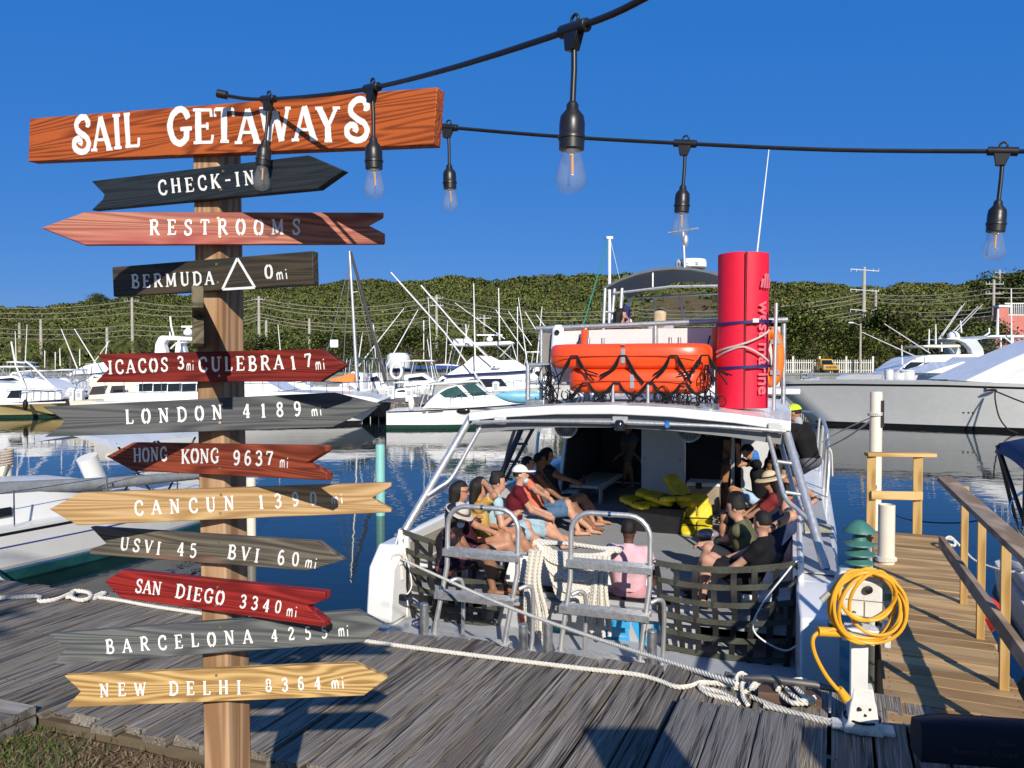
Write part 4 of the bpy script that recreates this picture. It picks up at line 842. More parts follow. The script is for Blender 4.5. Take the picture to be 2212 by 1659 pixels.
for (u, v0, v1, w, lb) in ((1960, 800, 823, .36, 'large white plastic drum on the dock behind the big hull'), (1940, 806, 822, .3, 'smaller white drum left of the large one'), (1920, 799, 820, .22, 'slim grey-white dock post box beside the drums')):
    mb = MB(); a, c = P3(u, v0, 44), P3(u, v1, 44); mb.lathe([(w, 0), (w * 1.06, .1), (w * 1.06, (a.z - c.z) * .9), (w * 1.15, (a.z - c.z) * .92), (w * 1.1, a.z - c.z), (0, a.z - c.z)], Matrix.Translation(c), 18); solo('plastic_drum', mb, WHITE, lb, 'drum')
small_boat('fishing_boat', 'white fishing boat with three tall rods, between mast and big sportfisher', 905, 1005, 880, 846, 786, 66, False, rod=[(930, 786, 922, 640), (960, 788, 965, 690), (985, 790, 1012, 700)])
small_boat('motor_cruiser', 'white cruiser with tan hardtop seen just right of the signpost', 560, 690, 884, 842, 788, 60, True, SHADE, rod=[(600, 788, 592, 700)])
small_boat('motor_cruiser', 'white cruiser with two antennas at the far left, farthest from the dock', -20, 60, 876, 832, 780, 72, False, rod=[(20, 780, 18, 715), (40, 782, 44, 700)])
small_boat('fishing_boat', 'white fishing boat peeking between the big sportfisher and the tour boat rail', 1110, 1215, 882, 846, 790, 57, False, rod=[(1140, 790, 1120, 640), (1160, 790, 1172, 660)])
small_boat('open_boat', 'small open boat with bow rails on the dock left of the drums', 1862, 1935, 872, 832, 806, 62, False, posts=2)
# ================================================================ DOCK, finger pier, ropes, pedestal, near boats
def frame(o, x, y=None):
    x = V(x).normalized(); z = V((0, 0, 1)) if y is None else None
    if y is None: y = z.cross(x).normalized(); z = x.cross(y)
    else: y = V(y).normalized(); z = x.cross(y).normalized(); y = z.cross(x)
    M = Matrix((x, y, z)).transposed().to_4x4(); M.translation = V(o); return M
GREYWOOD = wood('weathered_dock_wood', (.14, .12, .098), (.31, .27, .22), (.25, .19, .135), ring=60, rough=.9, crack=.8, ax=1, k=.012, bump=.005, patch=.58, dist=1.6, gs=170)
dock = thing('dock', 'weathered grey plank dock in the foreground', 'dock', DO, -DA)
SK = R_(3.5); BX = V((math.cos(DA + SK), -math.sin(DA + SK), 0)); BY = V((math.sin(DA + SK), math.cos(DA + SK), 0))
mb = MB(); a = -9.5; random.seed(4)
while a < 4.2:
    w = random.choice((.14, .165, .165, .18)); c = dk(a + w / 2, -DW / 2); L1 = DW / 2 + random.uniform(-.03, .035); L0 = DW / 2 + random.uniform(-.03, .03); z = DZ + random.uniform(-.006, .004)
    n = 7; secs = []
    for i in range(n):
        t = -L0 + (L1 + L0) * i / (n - 1); e = random.uniform(-.003, .003); hw = w / 2 - .004 + random.uniform(-.003, .002); dz = random.uniform(-.002, .002); p = c + BY * t + BX * e
        jag = [random.uniform(-.018, .018) if i in (0, n - 1) else 0 for _ in range(4)]
        secs.append([V((0, 0, z + dz)) + V((p.x, p.y, 0)) + BX * s * hw + V((0, 0, h)) + BY * jag[k] for k, (s, h) in enumerate(((-1, -.04), (1, -.04), (1, random.uniform(-.003, 0)), (-1, random.uniform(-.003, 0))))])
    mb.loft(secs); mb.m = 1
    for q in (-.22, -.8, -1.38):
        for s in (-.3, .3): p = c + BY * (q + DW / 2 + random.uniform(-.02, .02)) + BX * (s * w + random.uniform(-.01, .01)); p.z = z; mb.cyl(p, p + V((0, 0, .0025)), .0042, n=6)
    mb.m = 0; a += w + random.uniform(.004, .011)
RUST = mat('rusty_nail', (.05, .03, .02), .7, .4, var=.4)
part_at('deck', mb, [GREYWOOD, RUST], dock, frame(DO, BX, BY), bevel=.006)
for b_ in (-.25, -.8, -1.4): mb = MB(); mb.beam(dk(-9.5, b_, DZ - .14), dk(4.2, b_, DZ - .14), .07, .18); part('stringer', mb, wood('dark_stringer', (.05, .04, .03), (.12, .10, .08), ring=6), dock)
mb = MB(); mb.beam(dk(-9.5, -DW + .03, DZ - .12), dk(4.2, -DW + .03, DZ - .12), .05, .15); part('edge_beam', mb, wood('brown_edge_beam', (.055, .042, .028), (.13, .10, .065), ring=6, islands=False), dock)
DARKP = mat('dark_pile', (.025, .02, .017), .9)
for a in (-7.5, -5, -2.5, 0.3, 2.2, 3.9): mb = MB(); p = dk(a, -.35, 0); mb.cyl((p.x, p.y, -1.5), (p.x, p.y, DZ - .06), .12); part('pile', mb, DARKP, dock)
# timber landing at the lower left
tl = thing('timber_step', 'low stacked timber step at the dock edge beside the grass', 'step', gz(40, 1510, 1.5), -DA)
S1 = wood('step_timber', (.10, .09, .075), (.30, .27, .23), (.22, .18, .12), ring=7, rough=.85, ax=0, crack=.5, bump=.002)
P0 = gz(79, 1524, 1.53); e1 = gz(25, 1542, 1.53)
for (o0, o1, dz, h) in ((0, .185, .03, .045), (.19, .375, .03, .045)):
    mb = MB(); q = P0 - DY * o0; mb.prism([q - DX * .0, q - DX * 2.6, q - DX * 2.6 - DY * (o1 - o0), q - DX * .0 - DY * (o1 - o0)], (0, 0, -h)); part_at('tread', mb, S1, tl, frame(q, DX), bevel=.005)
for k in range(2):
    mb = MB(); q = P0 + V((0, 0, -.05 - k * .075)); mb.prism([q + V((0, 0, 0)), q - DX * 2.6, q - DX * 2.6 - DY * .36, q - DY * .36], (0, 0, -.07)); part_at('riser', mb, S1, tl, frame(q, DX), bevel=.004)
# plank overlay
ov = thing('plank_ramp', 'thick newer planks laid over the dock in front of the cleat', 'planks', gz(1600, 1600, DZ), -DA)
RAMPW = wood('grey_ramp_planks', (.115, .108, .10), (.28, .26, .235), ring=26, rough=.85, crack=.6, ax=1, k=.05, bump=.003, dist=4, thr=(.1, .9), gs=200, fine=.6)
q0, q1 = gz(1465, 1508, DZ + .045), gz(1737, 1546, DZ + .045); ed = (gz(1655, 1529 + 120, DZ + .045) - gz(1700, 1529, DZ + .045)); ed = BY * -1.0
for i in range(3):
    mb = MB(); a_, b_ = q0.lerp(q1, i / 3 + .006), q0.lerp(q1, (i + 1) / 3 - .006); mb.prism([a_, b_, b_ + ed * 1.05, a_ + ed * 1.05], (0, 0, -.042)); part_at('plank', mb, RAMPW, ov, frame(a_, BX, BY), bevel=.004)
# ---------------------------------------------------------------- finger pier
PA = R_(24.2); PX = V((math.cos(PA), -math.sin(PA), 0)); PY = V((math.sin(PA), math.cos(PA), 0)); PO = gz(1914, 1538, DZ)
PW, PL_ = .64, 4.45
NEWW = wood('new_pine_decking', (.33, .20, .085), (.50, .335, .16), (.30, .20, .11), ring=8, rough=.7, ax=0, k=.25, bump=.0012, dist=2.5, patch=.6)
NEWV = wood('new_pine_posts', (.40, .235, .07), (.60, .39, .15), ring=9, rough=.65, ax=2, k=.25, bump=.001, islands=True)
pier = thing('finger_pier', 'narrow finger pier of new honey-coloured planks with handrail', 'pier', PO, -PA)
def pr_(x, y, z=0): p = PO + PX * x + PY * y; return V((p.x, p.y, DZ + z))
mb = MB(); y = -.12
while y < PL_:
    w = .135; x1 = PW + random.uniform(-.012, .012); x0 = random.uniform(-.012, .012); z = random.uniform(-.003, .003)
    mb.prism([pr_(x0, y, z), pr_(x1, y, z), pr_(x1, y + w, z), pr_(x0, y + w, z)], (0, 0, -.035)); mb.m = 1
    for x in (.03, PW - .03):
        for s in (.03, .10): p = pr_(x + random.uniform(-.006, .006), y + s, z); mb.cyl(p, p + V((0, 0, .002)), .0038, n=6)
    mb.m = 0; y += w + .006
part_at('deck', mb, [NEWW, RUST], pier, frame(PO, PX, PY), bevel=.004)
OLIVE = wood('treated_stringer', (.05, .04, .02), (.14, .11, .05), ring=7, ax=1)
for x in (.03, PW - .03): mb = MB(); mb.beam(pr_(x, 0, -.13), pr_(x, PL_, -.13), .045, .18); part_at('stringer', mb, OLIVE, pier, frame(PO, PX, PY))
for y in (.9, 3.9):
    for x in (.12, PW - .12): mb = MB(); mb.cyl(pr_(x, y, -2.5), pr_(x, y, -.05), .09); part('pile', mb, DARKP, pier)
for (u, v, h) in ((2081, 1304, .84), (2117, 1379, .82), (2168, 1489, .80), (2250, 1640, .8)):
    g = gz(u, v, DZ); mb = MB(); M = frame((0, 0, 0), PX, PY).to_3x3(); mb.box(g + V((0, 0, h / 2 - .1)), (.045, .038, h + .2), M); part_at('rail_post', mb, NEWV, pier, frame(g, PX, PY), bevel=.003)
RAILW = wood('weathered_handrail', (.25, .17, .10), (.45, .33, .215), (.31, .24, .18), ring=8, ax=0, k=.3, rough=.75, islands=False)
a, b_ = at(2066, 1050, 5.55), gz(2250, 1640, DZ) + V((0, 0, .82)); a = gz(2078, 1304, DZ) + V((-.03, .18, .86)); d = (b_ - a).normalized()
mb = MB(); mb.beam(a, a + d * 3.4, .105, .036); part_at('handrail', mb, RAILW, pier, frame(a, d), bevel=.004)
a2 = a + V((0, 0, -.46)) - PX * .02; mb = MB(); mb.beam(a2 - d * .0, a2 + d * 3.4, .036, .085); part_at('mid_rail', mb, RAILW, pier, frame(a2, d), bevel=.003)
for (u, v) in ((1881, 1148), (1981, 1150)):
    g = gz(u, v, DZ); mb = MB(); mb.box(g + V((0, 0, .33)), (.085, .05, .88), frame((0, 0, 0), PX, PY).to_3x3()); part_at('end_post', mb, NEWV, pier, frame(g, PX, PY), bevel=.003)
RAILN = wood('new_pine_rail', (.40, .235, .07), (.62, .41, .17), ring=9, ax=0, k=.25, islands=False)
g0, g1 = gz(1881, 1148, DZ), gz(1981, 1150, DZ); dd = (g1 - g0)
mb = MB(); mb.beam(g0 - dd * .12 + V((0, 0, .79)), g1 + dd * .35 + V((0, 0, .79)), .12, .036); part_at('end_top_rail', mb, RAILN, pier, frame(g0, dd), bevel=.003)
mb = MB(); mb.beam(g0 - dd * .05 + V((0, -.045, .38)), g1 + dd * .05 + V((0, -.045, .38)), .036, .085); part_at('end_mid_rail', mb, RAILN, pier, frame(g0, dd), bevel=.003)
PVC = mat('cream_pvc_sleeve', (.70, .64, .52), .4, var=.07, scale=3, grime=((.5, .43, .32), .66))
g = gz(1914, 1216, DZ); t = thing('sleeved_pile', 'short cream pile standing on the finger pier with white rope at its foot', 'pile', g)
mb = MB(); mb.lathe([(.067, -.3), (.067, .5), (.06, .505), (.058, .45)], Matrix.Translation(g), 28, cap=False); mb.lathe([(.059, .44), (0, .44)], Matrix.Translation(g), 20); part('sleeve', mb, PVC, t)
mb = MB(); mb.rope([g + V((.078 * math.cos(a), .078 * math.sin(a), .02 + .013 * a / 6.28)) for a in np.linspace(0, 18, 60)], .009); part('rope_wrap', mb, ROPE, t)
# tall white pile beyond the pier end, with strap
Yp = 8.75; a = at(1893, 846, Yp); t = thing('sleeved_pile', 'tall cream pile behind the pier end rail with a black strap', 'pile', (a.x, Yp, 0))
mb = MB(); mb.lathe([(.068, -1.5), (.066, a.z - .02), (.06, a.z), (0, a.z)], Matrix.Translation((a.x, Yp, 0)), 28); part('sleeve', mb, PVC, t)
mb = MB(); c = at(1898, 893, Yp); mb.box(c + V((.01, -.075, 0)), (.03, .012, .3)); part('strap', mb, BLACK, t)
mb = MB(); c = at(1893, 893, Yp); mb.rope([V((a.x, Yp, c.z)) + V((.08 * math.cos(q), .08 * math.sin(q), .02 * q / 6.28 - .03)) for q in np.linspace(-1, 14, 50)], .011); part('rope_wrap', mb, ROPE, t)
# turquoise and white piles at the left
for (u, vt, vb, wpx, m, lb) in ((822, 960, 1113, 20, mat('turquoise_sleeve', (.22, .50, .46), .5, var=.08, grime=((.45, .5, .45), .6)), 'turquoise pile standing in the water right of the yellow arrow board'), (543, 1032, 1158, 20, PVC, 'cream pile in the water just behind the signpost'), (15, 1000, 1180, 24, PVC, 'cream pile at the left edge wrapped in old rope')):
    p = gz(u, vb, 0); r = wpx / 2 / F * p.y; top = at(u, vt, p.y).z; t = thing('sleeved_pile', lb, 'pile', p)
    mb = MB(); mb.lathe([(r, -1.5), (r, top - .03), (r * .9, top), (0, top)], Matrix.Translation(p), 24); part('sleeve', mb, m, t)
    if u == 15:
        mb = MB(); mb.rope([p + V((r * 1.15 * math.cos(q), r * 1.15 * math.sin(q), top - .05 + .045 * q / 6.28)) for q in np.linspace(0, 40, 120)], .022); mb.rope(curve([p + V((.1, -r * 1.2, top)), p + V((.0, -r * 1.4, top - .5)), p + V((.05, -r * 1.3, top - 1.3))]), .022); part('rope_wrap', mb, mat('old_rope', (.42, .36, .29), .9, var=.25, scale=40), t)
# ---------------------------------------------------------------- ropes and cleat on the dock
def dpx(*p, z=.012): return [gz(p[i], p[i + 1], DZ + z) for i in range(0, len(p), 2)]
mb = MB(); mb.rope(curve(dpx(-120, 1295, 0, 1291, 81, 1288, 86, 1298, 120, 1295, 150, 1283)), .0155); mb.rope(curve(dpx(146, 1290, 160, 1277, 190, 1279, 196, 1290, 178, 1296, 156, 1290, 158, 1280, z=.03)), .0155); mb.rope(curve(dpx(186, 1296, 205, 1293, 226, 1283, 222, 1281, 200, 1290)), .0155); mb.rope(curve(dpx(198, 1290, 240, 1293, 330, 1309, 443, 1326, 600, 1352, 775, 1382, 1000, 1412, 1262, 1444, 1371, 1456, 1420, 1468, 1460, 1483, 1490, 1482, 1514, 1474, 1540, 1475, 1590, 1482)), .0125)
solo('dock_rope', mb, ROPE, 'long white twisted rope lying along the far edge of the grey dock', 'rope')
mb = MB()
mb.rope(curve(dpx(1596, 1486, 1560, 1476, 1524, 1476, 1512, 1484, 1530, 1498, 1580, 1512, 1596, 1520)), .0125)
mb.rope(curve(dpx(1592, 1514, 1560, 1496, 1530, 1488, 1514, 1482)), .0125)
mb.rope(curve([p + V((0, 0, .03 + .02 * math.sin(i))) for i, p in enumerate(dpx(1590, 1500, 1592, 1482, 1602, 1474, 1616, 1478, 1622, 1490, 1606, 1500, 1604, 1486, 1622, 1482, 1632, 1492, 1622, 1504))]), .0125)
mb.rope(curve(dpx(1604, 1490, 1606, 1508, 1614, 1520, 1616, 1522, z=.02)), .012)
mb.rope(curve([p + V((0, 0, .03)) for p in dpx(1626, 1500, 1650, 1484, 1680, 1480, 1706, 1490)]), .0125)
mb.rope(curve([p + V((0, 0, .05)) for p in dpx(1680, 1512, 1690, 1500, 1716, 1490, 1740, 1490, 1750, 1506)]), .0125)
for k in range(3): mb.rope(curve([p + V((0, 0, .03 + .012 * k)) for p in dpx(1684 + k * 14, 1510 - k * 5, 1700 + k * 14, 1524 - k * 3, 1720 + k * 12, 1532, 1760, 1530)]), .0125)
cl_ = solo('mooring_rope', mb, ROPE, 'white rope knotted and figure-eighted around the dock cleat', 'rope')
mb = MB(); mb.rope(curve(dpx(1622, 1504, 1660, 1520, 1720, 1540, 1790, 1556, 1850, 1564, 1880, 1574, 1872, 1584, 1838, 1578, 1770, 1556, 1700, 1536, 1650, 1524)), .0125)
solo('spare_rope', mb, mat('shade_dimmed_rope', (.50, .48, .44), .85, var=.15, scale=60), 'doubled white rope tail, dimmed to suggest shade, trailing from the cleat to the pedestal foot', 'rope')  # white rope with its colour toned down to stand for the shade on it
c = gz(1705, 1512, DZ); t = thing('dock_cleat', 'steel horn cleat on a wooden block under the white rope', 'cleat', c, -DA)
mb = MB(); mb.box(c + V((0, 0, .02)), (.3, .12, .05), Matrix.Rotation(-DA, 3, 'Z')); part('block', mb, wood('cleat_block', (.10, .06, .04), (.2, .13, .09), ring=7), t, bevel=.004)
mb = MB(); q = DX; mb.tube([c - q * .22 + V((0, 0, .085)), c - q * .12 + V((0, 0, .095)), c + q * .12 + V((0, 0, .095)), c + q * .24 + V((0, 0, .08))], [.012, .019, .019, .012], 10); part('horn', mb, mat('worn_iron', (.16, .15, .14), .5, .7, var=.3), t)
for s in (-.06, .06): mb = MB(); mb.cyl(c + q * s + V((0, 0, .03)), c + q * s + V((0, 0, .09)), .018); part('leg', mb, mat('worn_iron', (0, 0, 0)), t)
# ---------------------------------------------------------------- power pedestal with yellow cord
g = gz(1862, 1572, DZ); K = g.y / F; YP = g.y
def pp(u, v, d=0): p = at(u, v, YP); return V((p.x, p.y + d, p.z))
PAINT = mat('chipped_white_paint', (.62, .61, .56), .6, var=.1, scale=12, grime=((.20, .17, .13), .6), bump=.0015, bscale=60); PAINT2 = mat('clean_white_paint', (.70, .69, .66), .5, var=.06, grime=((.45, .42, .37), .68))
GRN = mat('sea_green_shade', (.055, .17, .14), .5, var=.2, scale=20, grime=((.10, .24, .21), .6))
t = thing('power_pedestal', 'old white power pedestal with stacked green lamp hood beside the boat stern', 'pedestal', g)
mb = MB(); M = Matrix.Rotation(-DA, 3, 'Z')
mb.loft([[g + M @ V((sx * w, sy * w, z)) for sx, sy in ((-1, -1), (1, -1), (1, 1), (-1, 1))] for w, z in ((.084, 0), (.082, .03), (.066, .05), (.056, .13), (.050, .145), (.043, .20))]); part('base', mb, PAINT, t, bevel=.006)
mb = MB()
for s in (-1, 1): mb.box(g + M @ V((s * .1, -.02, .012)), (.07, .09, .022), M)
part('foot', mb, PAINT, t, bevel=.006)
mb = MB(); mb.box((pp(1854, 1370, 0) + pp(1856, 1500, 0)) / 2, (.074, .07, 150 * K), M); part('post', mb, PAINT2, t, bevel=.004)
mb = MB(); mb.box(pp(1860, 1368), (.17, .09, .06), M); mb.cyl(pp(1872, 1368, -.02), pp(1912, 1368, -.03), .032); part('conduit_tee', mb, PAINT2, t, bevel=.006)
mb = MB(); mb.box(pp(1908, 1365, -.03), (.03, .08, .11), M); part('outlet_plate', mb, PAINT, t, bevel=.006)
mb = MB(); mb.box(pp(1853, 1285), (.195, .13, .17), M); mb.loft([[pp(1855, 1240) + M @ V((sx * w, sy * w * .65, z)) for sx, sy in ((-1, -1), (1, -1), (1, 1), (-1, 1))] for w, z in ((.097, -.02), (.085, .02), (.05, .03))]); mb.lathe([(.11, -.03), (.1, -.06), (.05, -.075)], Matrix.Translation(pp(1855, 1345)), 16); part('head', mb, PAINT, t, bevel=.008)
mb = MB(); mb.lathe([(.018, 0), (.018, .01), (.011, .012)], Matrix.Translation(pp(1857, 1262, -.085)) @ Matrix.Rotation(R_(90), 4, 'X'), 14); part('knob', mb, BLACK, t)
mb = MB(); mb.box(pp(1800, 1350, -.03), (.07, .06, .05), M); part('outlet', mb, GRN, t, bevel=.004)
mb = MB(); mb.cyl(pp(1907, 1285, -.03), pp(1925, 1285, -.03), .016); part('outlet', mb, GRN, t)
for k, (v, r) in enumerate(((1148, .072), (1176, .071), (1197, .07), (1216, .066))):
    mb = MB(); prof = [(r, 0), (r * .96, .006), (r * .45, .022), (r * .4, .04)] if k else [(r, 0), (r * .97, .008), (r * .62, .032), (r * .3, .05), (0, .055)]
    mb.lathe(prof, Matrix.Translation(pp(1856, v)), 26); part('hood_disc', mb, GRN, t)
for (u, v, dd, r) in ((1845, 1520, -.062, .007), (1866, 1520, -.062, .007), (1856, 1532, -.066, .005), (1832, 1312, -.072, .0035)): mb = MB(); mb.cyl(pp(u, v, dd + .012), pp(u, v, dd - .004), r, n=10); part('bolt', mb, DARKP, t)
mb = MB(); mb.box(pp(1853, 1288, -.066), (.16, .008, .004), M); mb.box(pp(1853, 1306, -.066), (.006, .008, .07), M); part('panel_seam', mb, mat('seam_grime', (.16, .14, .12), .9), t)
mb = MB(); mb.tube([g + M @ V((.078 * math.cos(a) , .078 * math.sin(a), .052)) for a in np.linspace(0, 6.28, 21)[:-1]], .006, 6, closed=True); part('cord_tie', mb, BLACKR, t)
mb = MB(); mb.cyl(pp(1856, 1240), pp(1856, 1140), .024); part('hood_stem', mb, GRN, t)
YC = mat('yellow_cord', (.72, .36, .02), .45, var=.06)
t = thing('extension_cord', 'coiled yellow extension cord hanging on the white pedestal', 'cord', pp(1848, 1292, -.1)); mb = MB(); random.seed(12)
pts = []
for k in range(8):
    cx, cy = 1848 + random.uniform(-5, 5), 1292 + random.uniform(-4, 6); rx, ry = 76 + random.uniform(-8, 6), 72 + random.uniform(-6, 6)
    if k in (3, 5): cx, cy, rx, ry = 1836 + 3 * k, 1270, 58, 50
    if k == 6: cx, cy, rx, ry = 1866, 1285, 55, 66
    for q in range(14): a = 2 * math.pi * q / 14 + k * .12; pts.append(pp(cx + rx * math.sin(a), cy - ry * math.cos(a), -.10 - .012 * (k % 4) + .02 * math.sin(a * 2 + k)))
mb.tube(curve(pts, 4), .0078, 8); part('coil', mb, YC, t)
mb = MB(); mb.tube(curve([pp(1790, 1338, -.12), pp(1752, 1350, -.1), pp(1738, 1365, -.1), pp(1742, 1395, -.1), pp(1762, 1435, -.1), pp(1785, 1465, -.1), pp(1797, 1475, -.1)]), .0095, 8); part('tail', mb, YC, t)
mb = MB(); mb.cyl(pp(1793, 1468, -.1), pp(1808, 1490, -.1), .017, .022, 12); part('plug', mb, YC, t); mb = MB(); mb.cyl(pp(1748, 1348, -.1), pp(1800, 1352, -.09), .022, .022, 12); part('connector', mb, YC, t); mb = MB(); mb.cyl(pp(1752, 1280, -.12), pp(1768, 1264, -.12), .014, .011, 12); part('clear_plug', mb, mat('clear_grey_plug', (.35, .33, .28), .3), t)
# ---------------------------------------------------------------- navy shoe basket at lower right
NV = mat('navy_canvas', (.005, .008, .02), .85, var=.3, scale=30, bump=.001, bscale=500); t = thing('shoe_basket', 'navy canvas shoe basket with faint grey lettering at the lower right corner', 'basket', gz(2120, 1660, DZ), -DA)
a0, a1 = at(1990, 1640, 3.02), at(2330, 1690, 2.93); top = .205; dirx = (a1 - a0); dirx.z = 0; dirx.normalize(); nrm = V((-dirx.y, dirx.x, 0)); zt = at(2000, 1562, 3.02).z; zb = at(2000, 1632, 3.02).z - .03
a0.z = zb; secs = []; Lb = .75
for i in range(13):
    s = i / 12 * Lb; e = min(1, (i / 1.5)) if i < 2 else 1; hh = (zt - zb) * (.93 + .07 * e); w = .16 * (.8 + .2 * e)
    secs.append([a0 + dirx * s + nrm * (w * y) + V((0, 0, hh * z - s * .0)) for y, z in ((.05, 0), (0, .1), (-.02, .5), (.02, .88), (.1, .985), (.3, 1.0), (.55, .96), (.9, .9), (1, .6), (1, .1), (.9, 0))])
mb = MB(); mb.loft(secs); body = part('basket_body', mb, NV, t, smooth=70)
def textmesh(s, size, off=0, shear=0):
    cu = bpy.data.curves.new('t', 'FONT'); cu.body = s; cu.size = size; cu.offset = off; cu.shear = shear; cu.resolution_u = 3
    o = bpy.data.objects.new('t', cu); COL.objects.link(o); dg = bpy.context.evaluated_depsgraph_get(); me = bpy.data.meshes.new_from_object(o.evaluated_get(dg)); bpy.data.objects.remove(o)
    vs = [tuple(v.co) for v in me.vertices]; fs = [tuple(p.vertices) for p in me.polygons]; bpy.data.meshes.remove(me); return vs, fs
THR = mat('grey_thread', (.035, .035, .04), .8)
for s, sz, sx, sh, x0, z0 in (('Please', .03, 1, .35, .26, .6), ('Remove Shoes', .036, 1.1, 0, .11, .33)):
    vs, fs = textmesh(s, sz, .0004, sh); mb = MB(); mb.add([a0 + dirx * (x0 + x * sx) - nrm * .008 + V((0, 0, (zt - zb) * z0 + y)) + nrm * (-.002) for x, y, z in vs], fs); part('lettering', mb, THR, body, smooth=0, fix=False)
# ---------------------------------------------------------------- near sailboat at the left (bow towards the dock)
SA = R_(26); sxd = V((math.sin(SA), math.cos(SA), 0)); sn = V((-math.cos(SA), math.sin(SA), 0)); S0 = gz(-2, 1270, 0)
sb = thing('sailboat', 'white sailboat with blue lines, teal bottom and grey boom cover at the left', 'boat', S0 + sxd * 2 + sn * 1.4)
def sl_(s, n, z): p = S0 + sxd * s + sn * n; return V((p.x, p.y, z))
HUL = mat('aged_white_hull', (.68, .67, .64), .35, var=.05, scale=1.5, grime=((.55, .53, .48), .68)); TEALB = mat('teal_bottom', (.02, .13, .13), .5, var=.25, scale=4); BLU = mat('blue_line', (.02, .05, .22), .35); SKY_ = mat('pale_blue_line', (.08, .22, .42), .4)
secs = []; lv = [-.45, .0, .16, .2, .245, .52, .545, .70, .745, .78]
for i in range(21):
    t_ = i / 20; s = -4.5 + 8.9 * t_; hb = 1.42 * (1 - abs(2 * t_ - 1.12) ** 2.6 * (.9 if t_ < .5 else .42)); row = []
    row = [sl_(s + (0 if t_ < 1 else 0) + (z * .18 if i == 20 else 0), 1.42 - max(.03, hb) * (.62 + .38 * min(1, max(0, z + .45) / .75) ** .6), z + .06 * (1 - t_)) for z in lv]
    row += [sl_(s, 1.42 + max(.03, hb) * (.62 + .38 * min(1, max(0, z + .45) / .75) ** .6), z + .06 * (1 - t_)) for z in lv[::-1]]; secs.append(row)
mb = MB(); n = len(secs[0])
for i in range(20):
    for j in range(n):
        k = min(j, n - 2 - j) if j < n - 1 else 0
        mb.m = {0: 1, 1: 1, 2: 2, 3: 0, 4: 0, 5: 3, 6: 0, 7: 4, 8: 0}.get(k, 0); mb.add([secs[i][j], secs[i + 1][j], secs[i + 1][(j + 1) % n], secs[i][(j + 1) % n]], [(0, 1, 2, 3)])
mb.m = 0; mb.add(secs[-1], [tuple(range(n))[::-1]]); hl = part('hull', mb, [HUL, TEALB, SKY_, BLU, BLACKR], sb, smooth=50)
mb = MB(); secs = []
for s, w, h in ((-3.6, .35, .02), (-2.6, .75, .34), (-1, .98, .5), (1.2, 1.02, .52), (2.0, 1.0, .44), (2.1, .98, .02)): secs.append([sl_(s, 1.42 - w, .8), sl_(s, 1.42 - w * .9, .8 + h * .8), sl_(s, 1.42 - w * .6, .8 + h), sl_(s, 1.42 + w * .6, .8 + h), sl_(s, 1.42 + w * .9, .8 + h * .8), sl_(s, 1.42 + w, .8)])
mb.loft(secs); part('cabin', mb, HUL, sb, smooth=60)
for s0, s1 in ((-1.6, .45),): mb = MB(); mb.prism([sl_(s0, .465, .93), sl_(s1, .43, .93), sl_(s1, .455, 1.06), sl_(s0, .49, 1.06)], tuple(sn * -.03)); part('window', mb, DARKWIN, sb, bevel=.01)
bm0, bm1 = at(-30, 1058, 11.5), at(460, 1024, 14.5); mb = MB(); mb.tube([bm0, bm0.lerp(bm1, .5) + V((0, 0, -.03)), bm1], [.11, .10, .07], 10); part('boom', mb, mat('grey_canvas', (.20, .21, .22), .85, var=.2, bump=.01, bscale=20), sb)
GC = mat('pale_bimini', (.42, .46, .52), .7, var=.08); zt_ = at(300, 940, 13.6).z; secs = []
for t_ in np.linspace(0, 1, 7): s = 2.1 + 2.4 * t_; secs.append([sl_(s, .35, zt_ - .16 + .05 * math.sin(t_ * 3.1)), sl_(s, .5, zt_ - .03 + .06 * math.sin(t_ * 3.1)), sl_(s, 1.42, zt_ + .07 + .06 * math.sin(t_ * 3.1)), sl_(s, 2.4, zt_ - .03), sl_(s, 2.5, zt_ - .16), sl_(s, 1.42, zt_ - .0)])
mb = MB(); mb.loft(secs); part('bimini', mb, GC, sb, smooth=60)
for (s0, s1) in ((2.2, 3.0), (3.0, 2.3), (3.9, 3.3), (3.0, 4.2)): mb = MB(); mb.cyl(sl_(s0, .42, zt_ - .1), sl_(s1, .5, .85), .018); part('bimini_strut', mb, BLACK, sb)
mb = MB(); mb.cyl(sl_(2.35, .9, .8), sl_(2.0, .9, 1.62), .15, .17); part('vent_cowl', mb, WHITE, sb)
for s in (.3, 1.8, 3.2, 4.2): mb = MB(); mb.cyl(sl_(s, .12, .78), sl_(s, .12, 1.35), .012); part('stanchion', mb, STEEL, sb)
mb = MB(); mb.tube([sl_(-4, .3, 1.38), sl_(0, .12, 1.33), sl_(4.3, .2, 1.35)], .006, 5); part('lifeline', mb, STEEL, sb)
mb = MB(); mb.rope(curve([sl_(-.4, .0, .72), sl_(-.2, -.5, .2), sl_(.2, -1.3, -.05)]), .02); part('mooring_line', mb, ROPE, sb)
mb = MB(); c = sl_(-.75, -.1, .45); mb.ell(c, (.09, .09, .24)); mb.cyl(c, c + V((0, 0, .45)), .012); part('fender', mb, BLACKR, sb)
vs, fs = textmesh('Ash ia', .2, 0, .25); q0 = None
mb = MB(); mb.add([sl_(3.0 + x * 1.1, .055 + .10 * ((x * 1.1) ** 1.5) * .35 - .02, .585 + y * .62) for x, y, z in vs], fs); part('name_lettering', mb, BLU, hl, smooth=0, fix=False)
